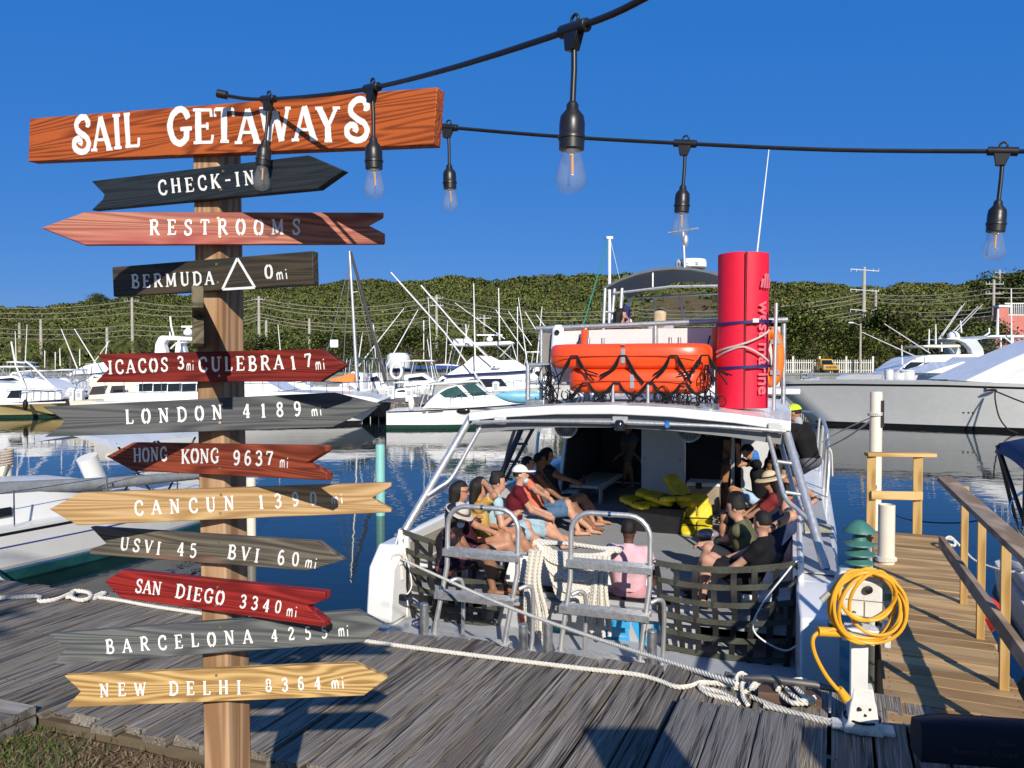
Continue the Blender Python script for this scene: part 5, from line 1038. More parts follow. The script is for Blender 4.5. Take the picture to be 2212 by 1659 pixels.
# ---------------------------------------------------------------- boat with blue bimini at the right edge
def pb_(s, n, z): p = V((5.5, 8.95, 0)) - PY * s + PX * n; return V((p.x, p.y, z))
bb = thing('sailboat', 'white boat with blue bimini and black frame at the right edge beside the pier', 'boat', pb_(2.5, 1.4, 0)); secs = []
for i in range(15):
    t_ = i / 14; s = -.15 + 7 * t_; hb = 1.45 * (1 - max(0, 1 - t_ / .16) ** 2.2 * .62); row = [pb_(s, 1.45 - hb * k, z) for z, k in ((-.3, .6), (.25, .88), (.55, .96), (.62, .97), (1.02, 1), (1.1, 1))]; row += [pb_(s, 1.45 + hb * k, z) for z, k in ((1.1, 1), (1.02, 1), (.62, .97), (.55, .96), (.25, .88), (-.3, .6))]; secs.append(row)
mb = MB(); mb.loft(secs); part('hull', mb, HUL, bb, smooth=50)
mb = MB(); mb.tube([pb_(s, 1.45 - 1.45 * (1 - max(0, 1 - (s + .15) / 7 / .16) ** 2.2 * .62) - .01, .78) for s in np.linspace(0, 6, 20)], .02, 6); part('stripe', mb, BLACKR, bb)
BLUC = mat('blue_canvas_bimini', (.012, .05, .13), .8, var=.2, bump=.006, bscale=25); secs = []
zc = at(2170, 950, 8.3).z
for t_ in np.linspace(0, 1, 7): secs.append([pb_(.2 + 1.9 * t_, x, zc + dz + .04 * math.sin(t_ * 3.14)) for x, dz in ((.08, -.19), (.12, -.08), (.5, .03), (1.2, .07), (2.2, 0), (2.3, -.15), (1.2, .0))])
mb = MB(); mb.loft(secs); part('bimini', mb, BLUC, bb, smooth=60)
for (s0, x0, s1, x1) in ((.25, .1, .35, .35), (.3, .1, 1.3, .35), (1.9, .1, .6, .3), (1.9, .1, 2.0, .3), (.3, 1.6, .5, 1.8)): mb = MB(); mb.cyl(pb_(s0, x0, zc - .1), pb_(s1, x1, 1.1), .022); part('bimini_strut', mb, BLACK, bb)
mb = MB(); mb.tube(curve([pb_(.1, .55, 1.1), pb_(.08, .5, 1.75), pb_(.5, .2, 1.7), pb_(1.6, .08, 1.62), pb_(3, .08, 1.6)]), .014, 6)
for s in (.5, 1.7): mb.cyl(pb_(s, .15, 1.1), pb_(s, .12, 1.65), .012)
part('pushpit_rail', mb, STEEL, bb)
mb = MB(); mb.box(pb_(.6, .75, 1.95), (.34, .22, .2)); part('outboard', mb, BLACK, bb, bevel=.05); mb = MB(); mb.box(pb_(.9, .55, 1.3), (.35, .5, .4)); mb.cyl(pb_(.7, .4, 1.4), pb_(.7, .4, 1.52), .1); part('winch_seat', mb, WHITE2, bb, bevel=.04)
mb = MB(); mb.box(pb_(2.0, 1.4, 1.3), (1.6, 2.4, .4), frame((0, 0, 0), PX, PY).to_3x3()); part('cabin', mb, HUL, bb, bevel=.08)
mb = MB(); mb.cyl(pb_(1.3, .1, 1.15), pb_(2.4, .1, 1.15), .07); part('fender', mb, mat('grey_fender', (.3, .3, .31), .5), bb)
# red and white buoy and pier-end line
c = pr_(PW + .06, 2.62, -.2); t = thing('mooring_buoy', 'red and white buoy fender tucked under the right edge of the finger pier', 'buoy', c)
Mx = Matrix.Translation(c + PX * .04) @ Matrix.Rotation(-PA, 4, 'Z') @ Matrix.Rotation(R_(64), 4, 'X'); mb = MB(); mb.lathe([(.0, -.5), (.06, -.46), (.125, -.3), (.13, 0)], Mx, 22, cap=False); part('white_half', mb, WHITE2, t); mb = MB(); mb.lathe([(.13, 0.0), (.12, .13), (.07, .22), (0, .24)], Mx, 22, cap=False); part('red_half', mb, mat('red_plastic', (.62, .03, .02), .4), t)
e = pr_(PW - .02, 3.95, .02); mb = MB(); mb.rope(curve([e + V((-.05, 0, .0)), e + V((.0, .05, .06)), e + V((.08, .02, .05)), e + V((.04, -.06, .02)), e + V((-.03, -.03, .05)), e + V((.06, .04, .08)), e + V((.12, -.04, .0))]), .012); mb.rope(curve([e + V((.12, -.04, 0)), e + PX * .25 - PY * .2 + V((0, 0, -.08)), e + PX * .6 - PY * .42 + V((0, 0, -.08)), e + PX * 1.6 - PY * .4 + V((0, 0, .0))]), .011)
solo('pier_line', mb, ROPE, 'knotted white line at the far right corner of the finger pier', 'rope')
mb = MB(); mb.tube(curve([at(1908, 1098, 8.7), at(1960, 1122, 8.7), at(2060, 1130, 8.6), at(2160, 1118, 8.4)]), .008, 5); solo('black_line', mb, BLACK, 'thin black line sagging over the water behind the finger pier', 'rope')
# unseen hut and panel added to shade the foreground; palm behind shades the sailboat
kz = thing('shade_hut', 'unseen wooden hut added behind the camera to shade the lower right', 'shade_hut', (3.6, -1.3, 1.42)); KW = wood('shade_caster_boards', (.12, .09, .06), (.3, .23, .16), ring=7)
mb = MB(); mb.box((3.7, -1.3, 2.4), (3.0, 1.5, 2.1)); part('wall', mb, KW, kz); mb = MB(); mb.box((3.6, -1.15, 3.5), (3.4, 1.9, .08)); part('roof', mb, KW, kz)
nb = thing('shade_board', 'unseen panel on a post, added out of view to cast a foreground shadow', 'sign', (1.02, .3, 1.42)); mb = MB(); mb.box((1.02, .3, 2.95), (.34, .04, .6)); part('panel', mb, KW, nb); mb = MB(); mb.box((1.02, .33, 2.1), (.08, .08, 1.6)); part('post', mb, KW, nb)
random.seed(33); root = thing('palm_tree', 'coconut palm leaning behind the camera at the left', 'palm', (-3.4, -1.6, 1.3)); mb = MB(); mb.tube([(-3.4, -1.6, 1.2), (-3.7, -1.7, 4), (-4.2, -1.5, 6.6)], [.2, .15, .12], 10); part('trunk', mb, BARK, root); vs = []; fs = []; cc = []
for f in range(15):
    a = f * 2.4; d_ = V((math.cos(a), math.sin(a), 0)); el = random.uniform(-.2, .9); L_ = random.uniform(2, 2.8); spn = [V((-4.2, -1.5, 6.6)) + d_ * (L_ * t) + V((0, 0, L_ * (math.sin(el) * t - .8 * t * t))) for t in np.linspace(0, 1, 19)]; n2 = V((-d_.y, d_.x, 0))
    for i in range(18):
        for sg in (-1, 1):
            p = spn[i]; e = p + n2 * sg * (.55 * math.sin(math.pi * (i + 2) / 21)) + V((0, 0, -.2)) + d_ * .15; b = len(vs); vs += [p, spn[i].lerp(spn[i + 1], .5), e]; fs.append((b, b + 1, b + 2)); cc += [(.09, .11, .02)] * 3
me = bpy.data.meshes.new('crown'); me.from_pydata([tuple(V(p) - V((-3.4, -1.6, 1.3))) for p in vs], [], fs); me.materials.append(LEAF); ca = me.color_attributes.new('leaf', 'FLOAT_COLOR', 'POINT'); ca.data.foreach_set('color', np.c_[np.array(cc), np.ones(len(cc))].astype(np.float32).ravel()); o = link(bpy.data.objects.new('crown', me)); o.parent = root
# ================================================================ SIGNPOST and string lights
GL = {}
def G(ch, w, *st): GL[ch] = (w, st)
T_, n_, s_ = .17, .10, .075
def serif(x, y, h=.13): return ([(x - h, y), (x + h, y)], s_)
G('A', .88, ([(.12, .03), (.44, .98)], n_), ([(.44, .98), (.76, .03)], T_), ([(.24, .32), (.62, .32)], s_), serif(.12, .035), serif(.76, .035))
G('B', .78, ([(.2, .03), (.2, .97)], T_), ([(.24, .97), (.5, .96), (.62, .76), (.5, .56), (.3, .53)], n_ * 1.2), ([(.3, .51), (.58, .46), (.7, .26), (.56, .04), (.24, .03)], n_ * 1.3), serif(.17, .035), serif(.17, .965))
G('C', .82, ([(.74, .7), (.66, .92), (.44, .97), (.22, .82), (.15, .5), (.22, .18), (.44, .03), (.66, .08), (.76, .27)], T_ * .85), ([(.74, .68), (.74, .95)], s_))
G('D', .86, ([(.2, .03), (.2, .97)], T_), ([(.26, .97), (.5, .94), (.72, .76), (.76, .5), (.72, .24), (.5, .06), (.26, .03)], T_ * .8), serif(.17, .035), serif(.17, .965))
G('E', .74, ([(.2, .03), (.2, .97)], T_), ([(.2, .96), (.66, .96)], s_), ([(.2, .5), (.52, .5)], s_), ([(.2, .04), (.68, .04)], s_), ([(.64, .97), (.66, .76)], s_), ([(.66, .03), (.7, .25)], s_), ([(.52, .4), (.52, .6)], s_), serif(.16, .035), serif(.16, .965))
G('G', .86, ([(.72, .72), (.64, .92), (.44, .97), (.22, .82), (.15, .5), (.22, .18), (.44, .03), (.68, .1)], T_ * .85), ([(.7, .06), (.7, .42)], T_ * .8), ([(.52, .42), (.84, .42)], s_), ([(.73, .68), (.73, .95)], s_))
G('H', .92, ([(.2, .03), (.2, .97)], T_), ([(.72, .03), (.72, .97)], T_), ([(.2, .5), (.72, .5)], s_), serif(.2, .035), serif(.2, .965), serif(.72, .035), serif(.72, .965))
G('I', .44, ([(.22, .03), (.22, .97)], T_), serif(.22, .035, .16), serif(.22, .965, .16))
G('K', .88, ([(.2, .03), (.2, .97)], T_), ([(.7, .96), (.3, .48)], n_), ([(.36, .56), (.74, .03)], T_), serif(.2, .035), serif(.2, .965), serif(.7, .965), serif(.74, .035))
G('L', .72, ([(.2, .03), (.2, .97)], T_), ([(.2, .04), (.64, .04)], s_), ([(.63, .03), (.67, .27)], s_ * 1.2), serif(.2, .035), serif(.2, .965))
G('M', 1.06, ([(.16, .03), (.18, .97)], n_), ([(.18, .97), (.5, .12)], T_), ([(.5, .12), (.82, .97)], n_), ([(.82, .97), (.86, .03)], T_), serif(.16, .035), serif(.86, .035), serif(.14, .965, .1), serif(.86, .965, .1))
G('N', .94, ([(.2, .03), (.2, .97)], n_), ([(.2, .97), (.74, .04)], T_), ([(.74, .04), (.74, .97)], n_), serif(.2, .035), serif(.16, .965), serif(.74, .965))
G('O', .86, ([(.40, .97), (.22, .84), (.14, .5), (.22, .16), (.40, .03)], T_), ([(.48, .97), (.66, .84), (.74, .5), (.66, .16), (.48, .03)], T_))
G('R', .86, ([(.2, .03), (.2, .97)], T_), ([(.26, .97), (.54, .95), (.66, .75), (.54, .53), (.28, .5)], n_ * 1.3), ([(.42, .5), (.74, .03)], T_ * .9), serif(.2, .035), serif(.17, .965), serif(.76, .035, .1))
G('S', .74, ([(.6, .76), (.56, .93), (.38, .97), (.2, .87), (.18, .7), (.34, .54), (.5, .44), (.6, .28), (.54, .1), (.36, .03), (.18, .08), (.12, .26)], T_ * .8), ([(.61, .72), (.63, .96)], s_), ([(.1, .05), (.12, .3)], s_))
G('T', .8, ([(.4, .03), (.4, .97)], T_), ([(.1, .95), (.7, .95)], s_ * 1.2), ([(.1, .97), (.08, .74)], s_), ([(.7, .97), (.72, .74)], s_), serif(.4, .035, .15))
G('U', .88, ([(.2, .97), (.2, .3), (.3, .08), (.48, .03)], T_), ([(.5, .03), (.64, .1), (.7, .3), (.7, .97)], n_), serif(.2, .965), serif(.7, .965))
G('V', .86, ([(.14, .97), (.44, .03)], T_), ([(.44, .03), (.74, .97)], n_), serif(.14, .965), serif(.74, .965))
G('W', 1.16, ([(.12, .97), (.34, .03)], T_), ([(.34, .03), (.56, .9)], n_), ([(.56, .9), (.78, .03)], T_), ([(.78, .03), (1.0, .97)], n_), serif(.12, .965, .1), serif(1.0, .965, .1))
G('Y', .84, ([(.12, .97), (.42, .45)], T_), ([(.42, .45), (.72, .97)], n_), ([(.42, .03), (.42, .45)], T_), serif(.42, .035), serif(.12, .965), serif(.72, .965))
G('-', .6, ([(.08, .5), (.52, .5)], .11))
G('0', .66, ([(.3, .97), (.16, .8), (.12, .5), (.16, .2), (.3, .03)], n_ * 1.3), ([(.36, .97), (.5, .8), (.54, .5), (.5, .2), (.36, .03)], n_ * 1.3))
G('1', .5, ([(.26, .03), (.26, .97)], T_), ([(.1, .82), (.26, .96)], s_), serif(.26, .035, .16))
G('2', .68, ([(.12, .74), (.2, .93), (.36, .97), (.52, .85), (.5, .65), (.3, .38), (.12, .06)], n_ * 1.3), ([(.12, .06), (.58, .06)], T_ * .7), ([(.58, .04), (.6, .24)], s_))
G('3', .66, ([(.12, .8), (.22, .95), (.38, .97), (.52, .84), (.48, .62), (.28, .53)], n_ * 1.3), ([(.28, .53), (.5, .46), (.56, .26), (.46, .07), (.26, .03), (.1, .16)], n_ * 1.4))
G('4', .72, ([(.46, .03), (.46, .97)], T_), ([(.46, .97), (.1, .3)], n_), ([(.08, .29), (.64, .29)], s_), serif(.46, .035))
G('5', .66, ([(.18, .96), (.54, .96)], T_ * .7), ([(.18, .97), (.16, .56)], n_), ([(.16, .56), (.34, .62), (.52, .5), (.54, .26), (.42, .07), (.24, .03), (.1, .14)], n_ * 1.3))
G('6', .68, ([(.52, .9), (.36, .97), (.2, .8), (.13, .46), (.18, .14), (.34, .03), (.5, .14), (.55, .32), (.46, .52), (.3, .56), (.16, .42)], n_ * 1.3))
G('7', .66, ([(.1, .94), (.58, .94)], T_ * .7), ([(.57, .94), (.38, .5), (.28, .03)], T_ * .85), ([(.1, .97), (.09, .74)], s_))
G('8', .68, ([(.34, .97), (.5, .88), (.5, .68), (.34, .54), (.16, .38), (.14, .16), (.34, .03), (.54, .16), (.52, .38), (.34, .54), (.18, .68), (.18, .88), (.34, .97)], n_ * 1.25))
G('9', .68, ([(.14, .1), (.3, .03), (.46, .18), (.54, .54), (.48, .86), (.32, .97), (.16, .86), (.12, .66), (.2, .48), (.36, .44), (.5, .58)], n_ * 1.3))
G('m', 1.5, ([(.16, 0), (.14, .66)], .16), ([(.14, .5), (.36, .7), (.54, .62), (.58, 0)], .16), ([(.58, .5), (.8, .7), (1.0, .6), (1.06, 0)], .16))
G('i', .5, ([(.2, 0), (.18, .64)], .16), ([(.18, .9), (.18, 1.02)], .17))
# swirling display letters of the top board
GL['S*'] = (.78, [([(.7, .86), (.62, .98), (.42, .98), (.24, .84), (.24, .66), (.42, .52), (.62, .4), (.7, .22), (.58, .04), (.34, .0), (.12, .12), (.1, .3), (.24, .38), (.36, .3), (.32, .2)], .155), ([(.6, .98), (.74, .86), (.72, .76), (.62, .78)], .12)])
GL['G*'] = (.92, [([(.74, .76), (.6, .95), (.4, .98), (.18, .8), (.1, .5), (.2, .16), (.42, .02), (.64, .14), (.68, .4)], .16), ([(.46, .42), (.86, .44)], .1), ([(.74, .72), (.66, .86)], .14)])
def ribbon(pts, w, smooth=True, rough=.0):
    P = np.array(pts, float)
    if smooth and len(P) > 3: P = catmull(np.c_[P, np.zeros(len(P))], 5)[:, :2]
    elif rough and len(P) == 2: P = np.array([P[0] + (P[1] - P[0]) * t for t in np.linspace(0, 1, 5)])
    t = np.gradient(P, axis=0); t /= np.linalg.norm(t, axis=1)[:, None] + 1e-9; nn = np.c_[-t[:, 1], t[:, 0]]
    wa = w / 2 * (1 + np.array([random.uniform(-rough, rough) for _ in P]))[:, None]; wb = w / 2 * (1 + np.array([random.uniform(-rough, rough) for _ in P]))[:, None]
    return P + nn * wa, P - nn * wb
def word(mb, txt, x0, y0, x1, y1, h, plane, nrm, bold=1.0, star=False, lift=.0006):
    """hand-painted letters between two baseline points of the photo, laid on the board's plane"""
    keys = [(c + '*') if star and (c + '*') in GL else c for c in txt]; ws = [GL[k][0] for k in keys]; tot = math.hypot(x1 - x0, y1 - y0); e = V((x1 - x0, y1 - y0)).normalized(); up = V((e.y, -e.x))
    nat = [w * h * .82 for w in ws]; 
    if len(keys) > 1: gap = (tot - sum(nat)) / (len(keys) - 1); sc = 1.0
    else: gap = 0; sc = tot / nat[0]
    if gap < -.04 * h: sc = tot / sum(nat) * .98; gap = (tot - sum(nat) * sc) / max(1, len(keys) - 1)
    x = 0; q = 0
    for k, w in zip(keys, nat):
        jy = random.uniform(-.03, .03) * h
        for pts, sw in GL[k][1]:
            A, B = ribbon(pts, sw * bold, True, .10); m = len(A); q = (q + 1) % 14; vs = []
            for row in (A, B):
                for (a, b) in row: P2 = V((x0, y0)) + e * (x + a * h * .82 * sc) + up * (b * h + jy); vs.append(plane(P2.x, P2.y) + nrm * (lift + .00007 * q))
            mb.add(vs, [(i, i + 1, m + i + 1, m + i) for i in range(m - 1)])
        x += w * sc + gap
PAINTW = mat('white_sign_paint', (.78, .77, .74), .6, var=.07, scale=60, grime=((.5, .48, .45), .74))
PXC, PYC = at(482, 900, 2.16).x, 2.16
def wb(n, a, b, c=None, **k): return wood(n, a, b, c, islands=False, ax=0, **{**dict(ring=26, k=.05, bump=.0012, rough=.6, dist=4.2, gs=260, thr=(.2, .8), fine=.62), **k})
BO = [  # outline (photo), slope m, thickness, wood, label, words
 ([(64, 256), (945, 188), (936, 312), (61, 349)], -0.45, .034, wb('orange_stained_board', (.13, .024, .006), (.42, .095, .02), (.32, .11, .04), patch=.6, thr=(.22, .6), pscale=1.2), 'wide orange-brown top board with big white lettering', [('SAIL', 157, 327, 305, 319, 75, 1), ('GETAWAY', 362, 312, 736, 305, 76, 1), ('S', 744, 304, 800, 302, 88, 1)]),
 ([(197, 391), (665, 335), (741, 368), (685, 408), (197, 454), (222, 430), (225, 420)], -0.5, .024, wb('blue_black_board', (.010, .014, .018), (.026, .032, .038), (.10, .075, .05), patch=.66), 'blue-black arrow board pointing right, lettered CHECK-IN', [('CHECK-IN', 342, 421, 552, 399, 31, 0)]),
 ([(89, 492), (183, 458), (829, 459), (829, 470), (797, 487), (832, 505), (832, 527), (183, 529)], 0.3, .02, wb('rose_washed_board', (.22, .045, .035), (.50, .21, .13), (.34, .045, .05), patch=.52), 'rose-red washed arrow board pointing left, lettered RESTROOMS', [('RESTROOMS', 322, 508, 650, 507, 33, 0)]),
 ([(242, 577), (675, 542), (677, 615), (245, 641)], -0.48, .022, wb('charcoal_green_board', (.018, .022, .018), (.075, .055, .035), (.10, .10, .055), patch=.64), 'square-ended charcoal board lettered BERMUDA with a white triangle', [('BERMUDA', 284, 623, 464, 614, 29, 0), ('0', 571, 603, 592, 602, 31, 0), ('mi', 598, 605, 624, 602, 21, 0)]),
 ([(209, 765), (690, 754), (748, 789), (692, 824), (206, 826), (234, 797)], -0.32, .02, wb('dark_red_board', (.07, .007, .006), (.24, .026, .017), (.16, .035, .025), patch=.6), 'dark red arrow board pointing right, lettered ICACOS and CULEBRA', [('ICACOS', 234, 809, 365, 802, 29, 0), ('3', 383, 797, 399, 796, 27, 0), ('mi', 403, 800, 420, 800, 20, 0), ('CULEBRA', 428, 803, 614, 798, 31, 0), ('17', 629, 798, 676, 792, 30, 0), ('mi', 682, 799, 704, 797, 22, 0)]),
 ([(91, 879), (723, 848), (824, 873), (719, 923), (95, 944), (130, 922), (138, 909), (126, 900)], 0.2, .02, wb('slate_grey_board', (.032, .036, .04), (.12, .125, .125), (.19, .11, .05), patch=.66), 'long slate-grey arrow board pointing right, lettered LONDON', [('LONDON', 271, 917, 482, 906, 31, 0), ('4189', 524, 904, 652, 898, 31, 0), ('mi', 673, 899, 697, 897, 20, 0)]),
 ([(229, 986), (286, 956), (702, 963), (702, 976), (663, 1000), (705, 1021), (705, 1038), (286, 1017)], -0.65, .022, wb('red_brown_board', (.08, .014, .008), (.34, .07, .03), (.24, .06, .035), patch=.6), 'red-brown arrow board pointing left, lettered HONG KONG', [('HONG', 288, 998, 363, 996, 30, 0), ('KONG', 391, 1001, 474, 1000, 31, 0), ('9637', 503, 1004, 591, 1006, 31, 0), ('mi', 604, 1010, 624, 1011, 22, 0)]),
 ([(106, 1100), (172, 1065), (845, 1043), (845, 1051), (803, 1076), (845, 1100), (845, 1107), (167, 1135)], -0.05, .02, wb('pale_yellow_pine_board', (.27, .145, .05), (.56, .38, .19), (.56, .36, .10), patch=.6), 'pale yellow pine arrow board pointing left, lettered CANCUN', [('CANCUN', 290, 1113, 508, 1102, 31, 0), ('1390', 559, 1099, 686, 1091, 30, 0), ('mi', 716, 1089, 743, 1087, 20, 0)]),
 ([(194, 1138), (685, 1170), (742, 1210), (665, 1233), (194, 1198), (194, 1187), (229, 1174)], -0.4, .02, wb('grey_brown_board', (.04, .035, .03), (.18, .155, .115), (.20, .07, .035), patch=.56), 'grey-brown arrow board pointing right, lettered USVI 45 BVI 60', [('USVI', 258, 1187, 347, 1198, 28, 0), ('45', 381, 1201, 425, 1204, 30, 0), ('BVI', 490, 1206, 559, 1216, 30, 0), ('60', 598, 1219, 646, 1223, 31, 0), ('mi', 658, 1224, 684, 1229, 22, 0)]),
 ([(225, 1256), (263, 1232), (702, 1279), (702, 1296), (661, 1310), (702, 1343), (702, 1355), (261, 1292)], -0.4, .026, wb('bright_red_board', (.10, .007, .007), (.36, .028, .022), (.26, .022, .02), patch=.6), 'bright red arrow board pointing left, lettered SAN DIEGO', [('SAN', 291, 1279, 348, 1286, 29, 0), ('DIEGO', 377, 1291, 484, 1308, 30, 0), ('3340', 516, 1312, 607, 1326, 28, 0), ('mi', 618, 1331, 642, 1334, 22, 0)]),
 ([(106, 1370), (771, 1319), (828, 1349), (784, 1388), (114, 1437), (130, 1412), (145, 1402)], -0.1, .02, wb('blue_grey_board', (.045, .052, .058), (.17, .175, .165), (.20, .18, .15), patch=.64), 'blue-grey arrow board pointing right, lettered BARCELONA', [('BARCELONA', 229, 1412, 547, 1389, 30, 0), ('4255', 586, 1386, 709, 1377, 27, 0), ('mi', 731, 1375, 755, 1374, 23, 0)]),
 ([(138, 1460), (768, 1433), (837, 1465), (786, 1503), (141, 1529), (174, 1494)], 0.0, .02, wb('knotty_pine_board', (.22, .115, .035), (.56, .37, .15), None, ring=17, k=.12, dist=8, gs=220, thr=(.22, .66)), 'knotty yellow pine arrow board pointing right, lettered NEW DELHI', [('NEW', 215, 1506, 318, 1502, 29, 0), ('DELHI', 365, 1502, 522, 1499, 30, 0), ('8364', 573, 1494, 695, 1488, 28, 0), ('mi', 716, 1488, 746, 1486, 24, 0)])]
sp = thing('signpost', 'wooden signpost with twelve painted arrow boards', 'signpost', (PXC, PYC, 1.3))
PW_ = wood('signpost_timber', (.27, .15, .075), (.46, .29, .165), (.33, .20, .11), ring=20, ax=2, k=.06, islands=False, rough=.7, dist=2.2, patch=.6)
pa = math.atan(.42); Mp = Matrix.Rotation(-pa, 4, 'Z'); Mp.translation = V((PXC, PYC, 0)); lean = .012
mb = MB(); hw = .0455; secs = []
for z in (1.25, 2.2, 3.2, 3.87): secs.append([Mp @ V((sx * hw + sy * 0, sy * hw, z)) + V((-(z - 2.6) * .008, 0, 0)) for sx, sy in ((-1, -1), (1, -1), (1, 1), (-1, 1))])
mb.loft(secs); part('post', mb, PW_, sp, bevel=.006)
BRASS = mat('brass_screw', (.45, .34, .18), .45, .8, var=.2); random.seed(31)
for oi, (ol, m, th, wd_, lb, words) in enumerate(BO):
    um = 480; vm = sum(p[1] for p in ol) / len(ol); d = ray(um, vm)
    cosm = 1 / math.sqrt(1 + m * m); nrm = V((m, -1, 0)) * cosm; ex = V((1, m, 0)) * cosm     # faces the camera
    yoff = .068 + (.012 if m > -.3 else 0); P0 = V((PXC - (CZ * 0), PYC - yoff / 1.0, 0)) + nrm * .012
    def plane(u, v, P0=P0, nrm=nrm):
        r = ray(u, v); O = V((0, 0, CZ)); t = (P0 - O).dot(nrm) / r.dot(nrm); return O + r * t
    poly = [plane(u, v) for u, v in ol]; mb = MB(); mb.prism(poly, -nrm * th); cpt = plane(um, vm)
    o = part_at('sign_board', mb, wd_, sp, frame(cpt, ex), label=lb, bevel=.0022)
    mb = MB()
    for (tx, x0, y0, x1, y1, h, st) in words: word(mb, tx, x0, y0, x1, y1, h, plane, nrm, 1.14 if not st else (1.02 if tx == 'S' else 1.2), bool(st))
    if oi == 3:
        for a, b in (((481, 625), (513, 558)), ((513, 558), (551, 621)), ((551, 621), (481, 625))):
            A, B = ribbon([a, b], 5.2, False, .08); k = len(A); mb.add([plane(*p) + nrm * .0008 for p in A] + [plane(*p) + nrm * .0008 for p in B], [(i, i + 1, k + i + 1, k + i) for i in range(k - 1)])
    part('lettering', mb, PAINTW, o, smooth=0, fix=False)
    vs_ = [p[1] for p in ol]; vt = np.interp(480, [ol[0][0], ol[1][0]], [ol[0][1], ol[1][1]]) if oi not in (2, 6, 7, 9) else np.interp(480, [ol[1][0], ol[2][0]], [ol[1][1], ol[2][1]])
    hgt = 95 if oi == 0 else 66
    for f in (.2, .8):
        mb = MB(); c = plane(474 + random.uniform(-7, 9), vt + hgt * f); mb.cyl(c - nrm * .004, c + nrm * .0025, .0042, .0036, 10); part('screw', mb, BRASS, o)
# board seen edge-on at the left of the post
EW = wood('edge_board', (.055, .05, .028), (.16, .135, .08), (.12, .095, .05), patch=.55, ring=22, ax=1, k=.05, islands=False); y0 = 1.76
def eo(y, z, dx=0): return V(((428 - 1106) / F * y - .013 + dx, y, z))
z1, z0 = at(428, 617, y0).z, at(428, 743, y0).z; zm_ = (z0 + z1) / 2; mb = MB(); mb.prism([eo(y0, z1), eo(2.24, z1), eo(2.24, z0), eo(y0, z0), eo(y0 - .0, z0 + .035), eo(y0 + .07, zm_), eo(y0, z1 - .05)], (.026, .004, 0))
part('sign_board', mb, EW, sp, label='dark weathered board seen edge-on at the left of the post', bevel=.002)
# ---------------------------------------------------------------- string lights
BULB = glass('clear_bulb_glass', (.86, .89, .90), .06, .02, .075); FIL = mat('amber_filament', (.85, .36, .08), .4); BASEW = mat('bulb_stem', (.75, .72, .66), .3)
def lamp(parent, top, tilt, drop=.092, name='lamp_holder'):
    """hanging socket; local origin at the cable"""
    M = Matrix.Translation(top) @ Matrix.Rotation(tilt, 4, 'Y'); mb = MB()
    mb.tube([(0, 0, 0), (.0012, 0, -drop * .5), (0, 0, -drop - .006)], .0042, 8)
    mb.lathe([(.006, -drop), (.0085, -drop - .004), (.0085, -drop - .010), (.0165, -drop - .020), (.018, -drop - .030), (.018, -drop - .046), (.0195, -drop - .048), (.0195, -drop - .052), (.018, -drop - .053), (.0178, -drop - .066), (0, -drop - .066)], None, 26)
    mb.v = [tuple(M @ V(p)) for p in mb.v]; h = part(name, mb, BLACK, parent, smooth=50)
    z = -drop - .066; mb = MB(); pr = [(.0135, z), (.0145, z - .008), (.0185, z - .024), (.0222, z - .040), (.0216, z - .049), (.017, z - .056), (.009, z - .0605), (0, z - .0615)]
    P = catmull([(a, b, 0) for a, b in pr], 4); mb.lathe([(max(0, p[0]), p[1]) for p in P], M, 28, cap=False); part('glass_bulb', mb, BULB, h, smooth=180)
    mb = MB(); mb.cyl(M @ V((.001, -.001, z - .006)), M @ V((.002, .0, z - .034)), .0021, n=8); part('filament', mb, FIL, h)
    mb = MB(); mb.cyl(M @ V((0, 0, z)), M @ V((0, 0, z - .009)), .007, .004, 10); part('bulb_stem', mb, BASEW, h)
def tee(parent, p, d, s=1.0):
    d = V(d).normalized(); mb = MB(); M = frame(p, d); w = .028
    mb.tube([p - d * w, p + d * w], .0095, 10)
    mb.prism([M @ V(q) for q in ((-.017, -.007, 0), (.017, -.007, 0), (.0085, -.007, -.03), (-.0085, -.007, -.03))], M.to_3x3() @ V((0, .014, 0)))
    mb.tube([M @ V((.007 * math.cos(a), 0, .012 + .007 * math.sin(a))) for a in np.linspace(0, 6.28, 13)[:-1]], .0026, 6, closed=True)
    part('cable_tee', mb, BLACK, parent, bevel=.0015)
L1 = [at(480, 205, 2.0), at(580, 214, 1.95), at(804, 190, 1.62), at(1240, 62, 1.09), at(1400, -8, .98), at(1700, -190, .82)]
s1 = thing('string_lights', 'upper black festoon cable rising from the signpost to the top edge, with three bulbs', 'string lights', L1[0])
mb = MB(); P = curve([L1[0], L1[0].lerp(L1[1], .5) + V((0, 0, -.004)), L1[1], L1[1].lerp(L1[2], .5) + V((0, 0, -.004)), L1[2], L1[2].lerp(L1[3], .5) + V((0, 0, -.006)), L1[3], L1[4], L1[5]], 6); mb.tube(P, .0048, 8); mb.tube([L1[0] + V((-.012, 0, .004)), L1[0] + V((.012, 0, -.001))], .011, 10); part('cable', mb, BLACK, s1)
for i, ti in ((1, .10), (2, -.02), (3, .02)): tee(s1, L1[i], L1[i + 1] - L1[i - 1]); lamp(s1, L1[i] + V((0, 0, -.01)), ti)
L2 = [at(760, 255, 2.22), at(968, 275, 2.13), at(1480, 310, 1.9), at(2166, 327, 1.62), at(2420, 326, 1.5)]
s2 = thing('string_lights', 'lower black festoon cable running right from behind the top board, with three bulbs', 'string lights', L2[0])
mb = MB(); P = curve([L2[0], L2[1], L2[1].lerp(L2[2], .5) + V((0, 0, -.004)), L2[2], L2[2].lerp(L2[3], .5) + V((0, 0, -.006)), L2[3], L2[4]], 6); mb.tube(P, .0048, 8); part('cable', mb, BLACK, s2)
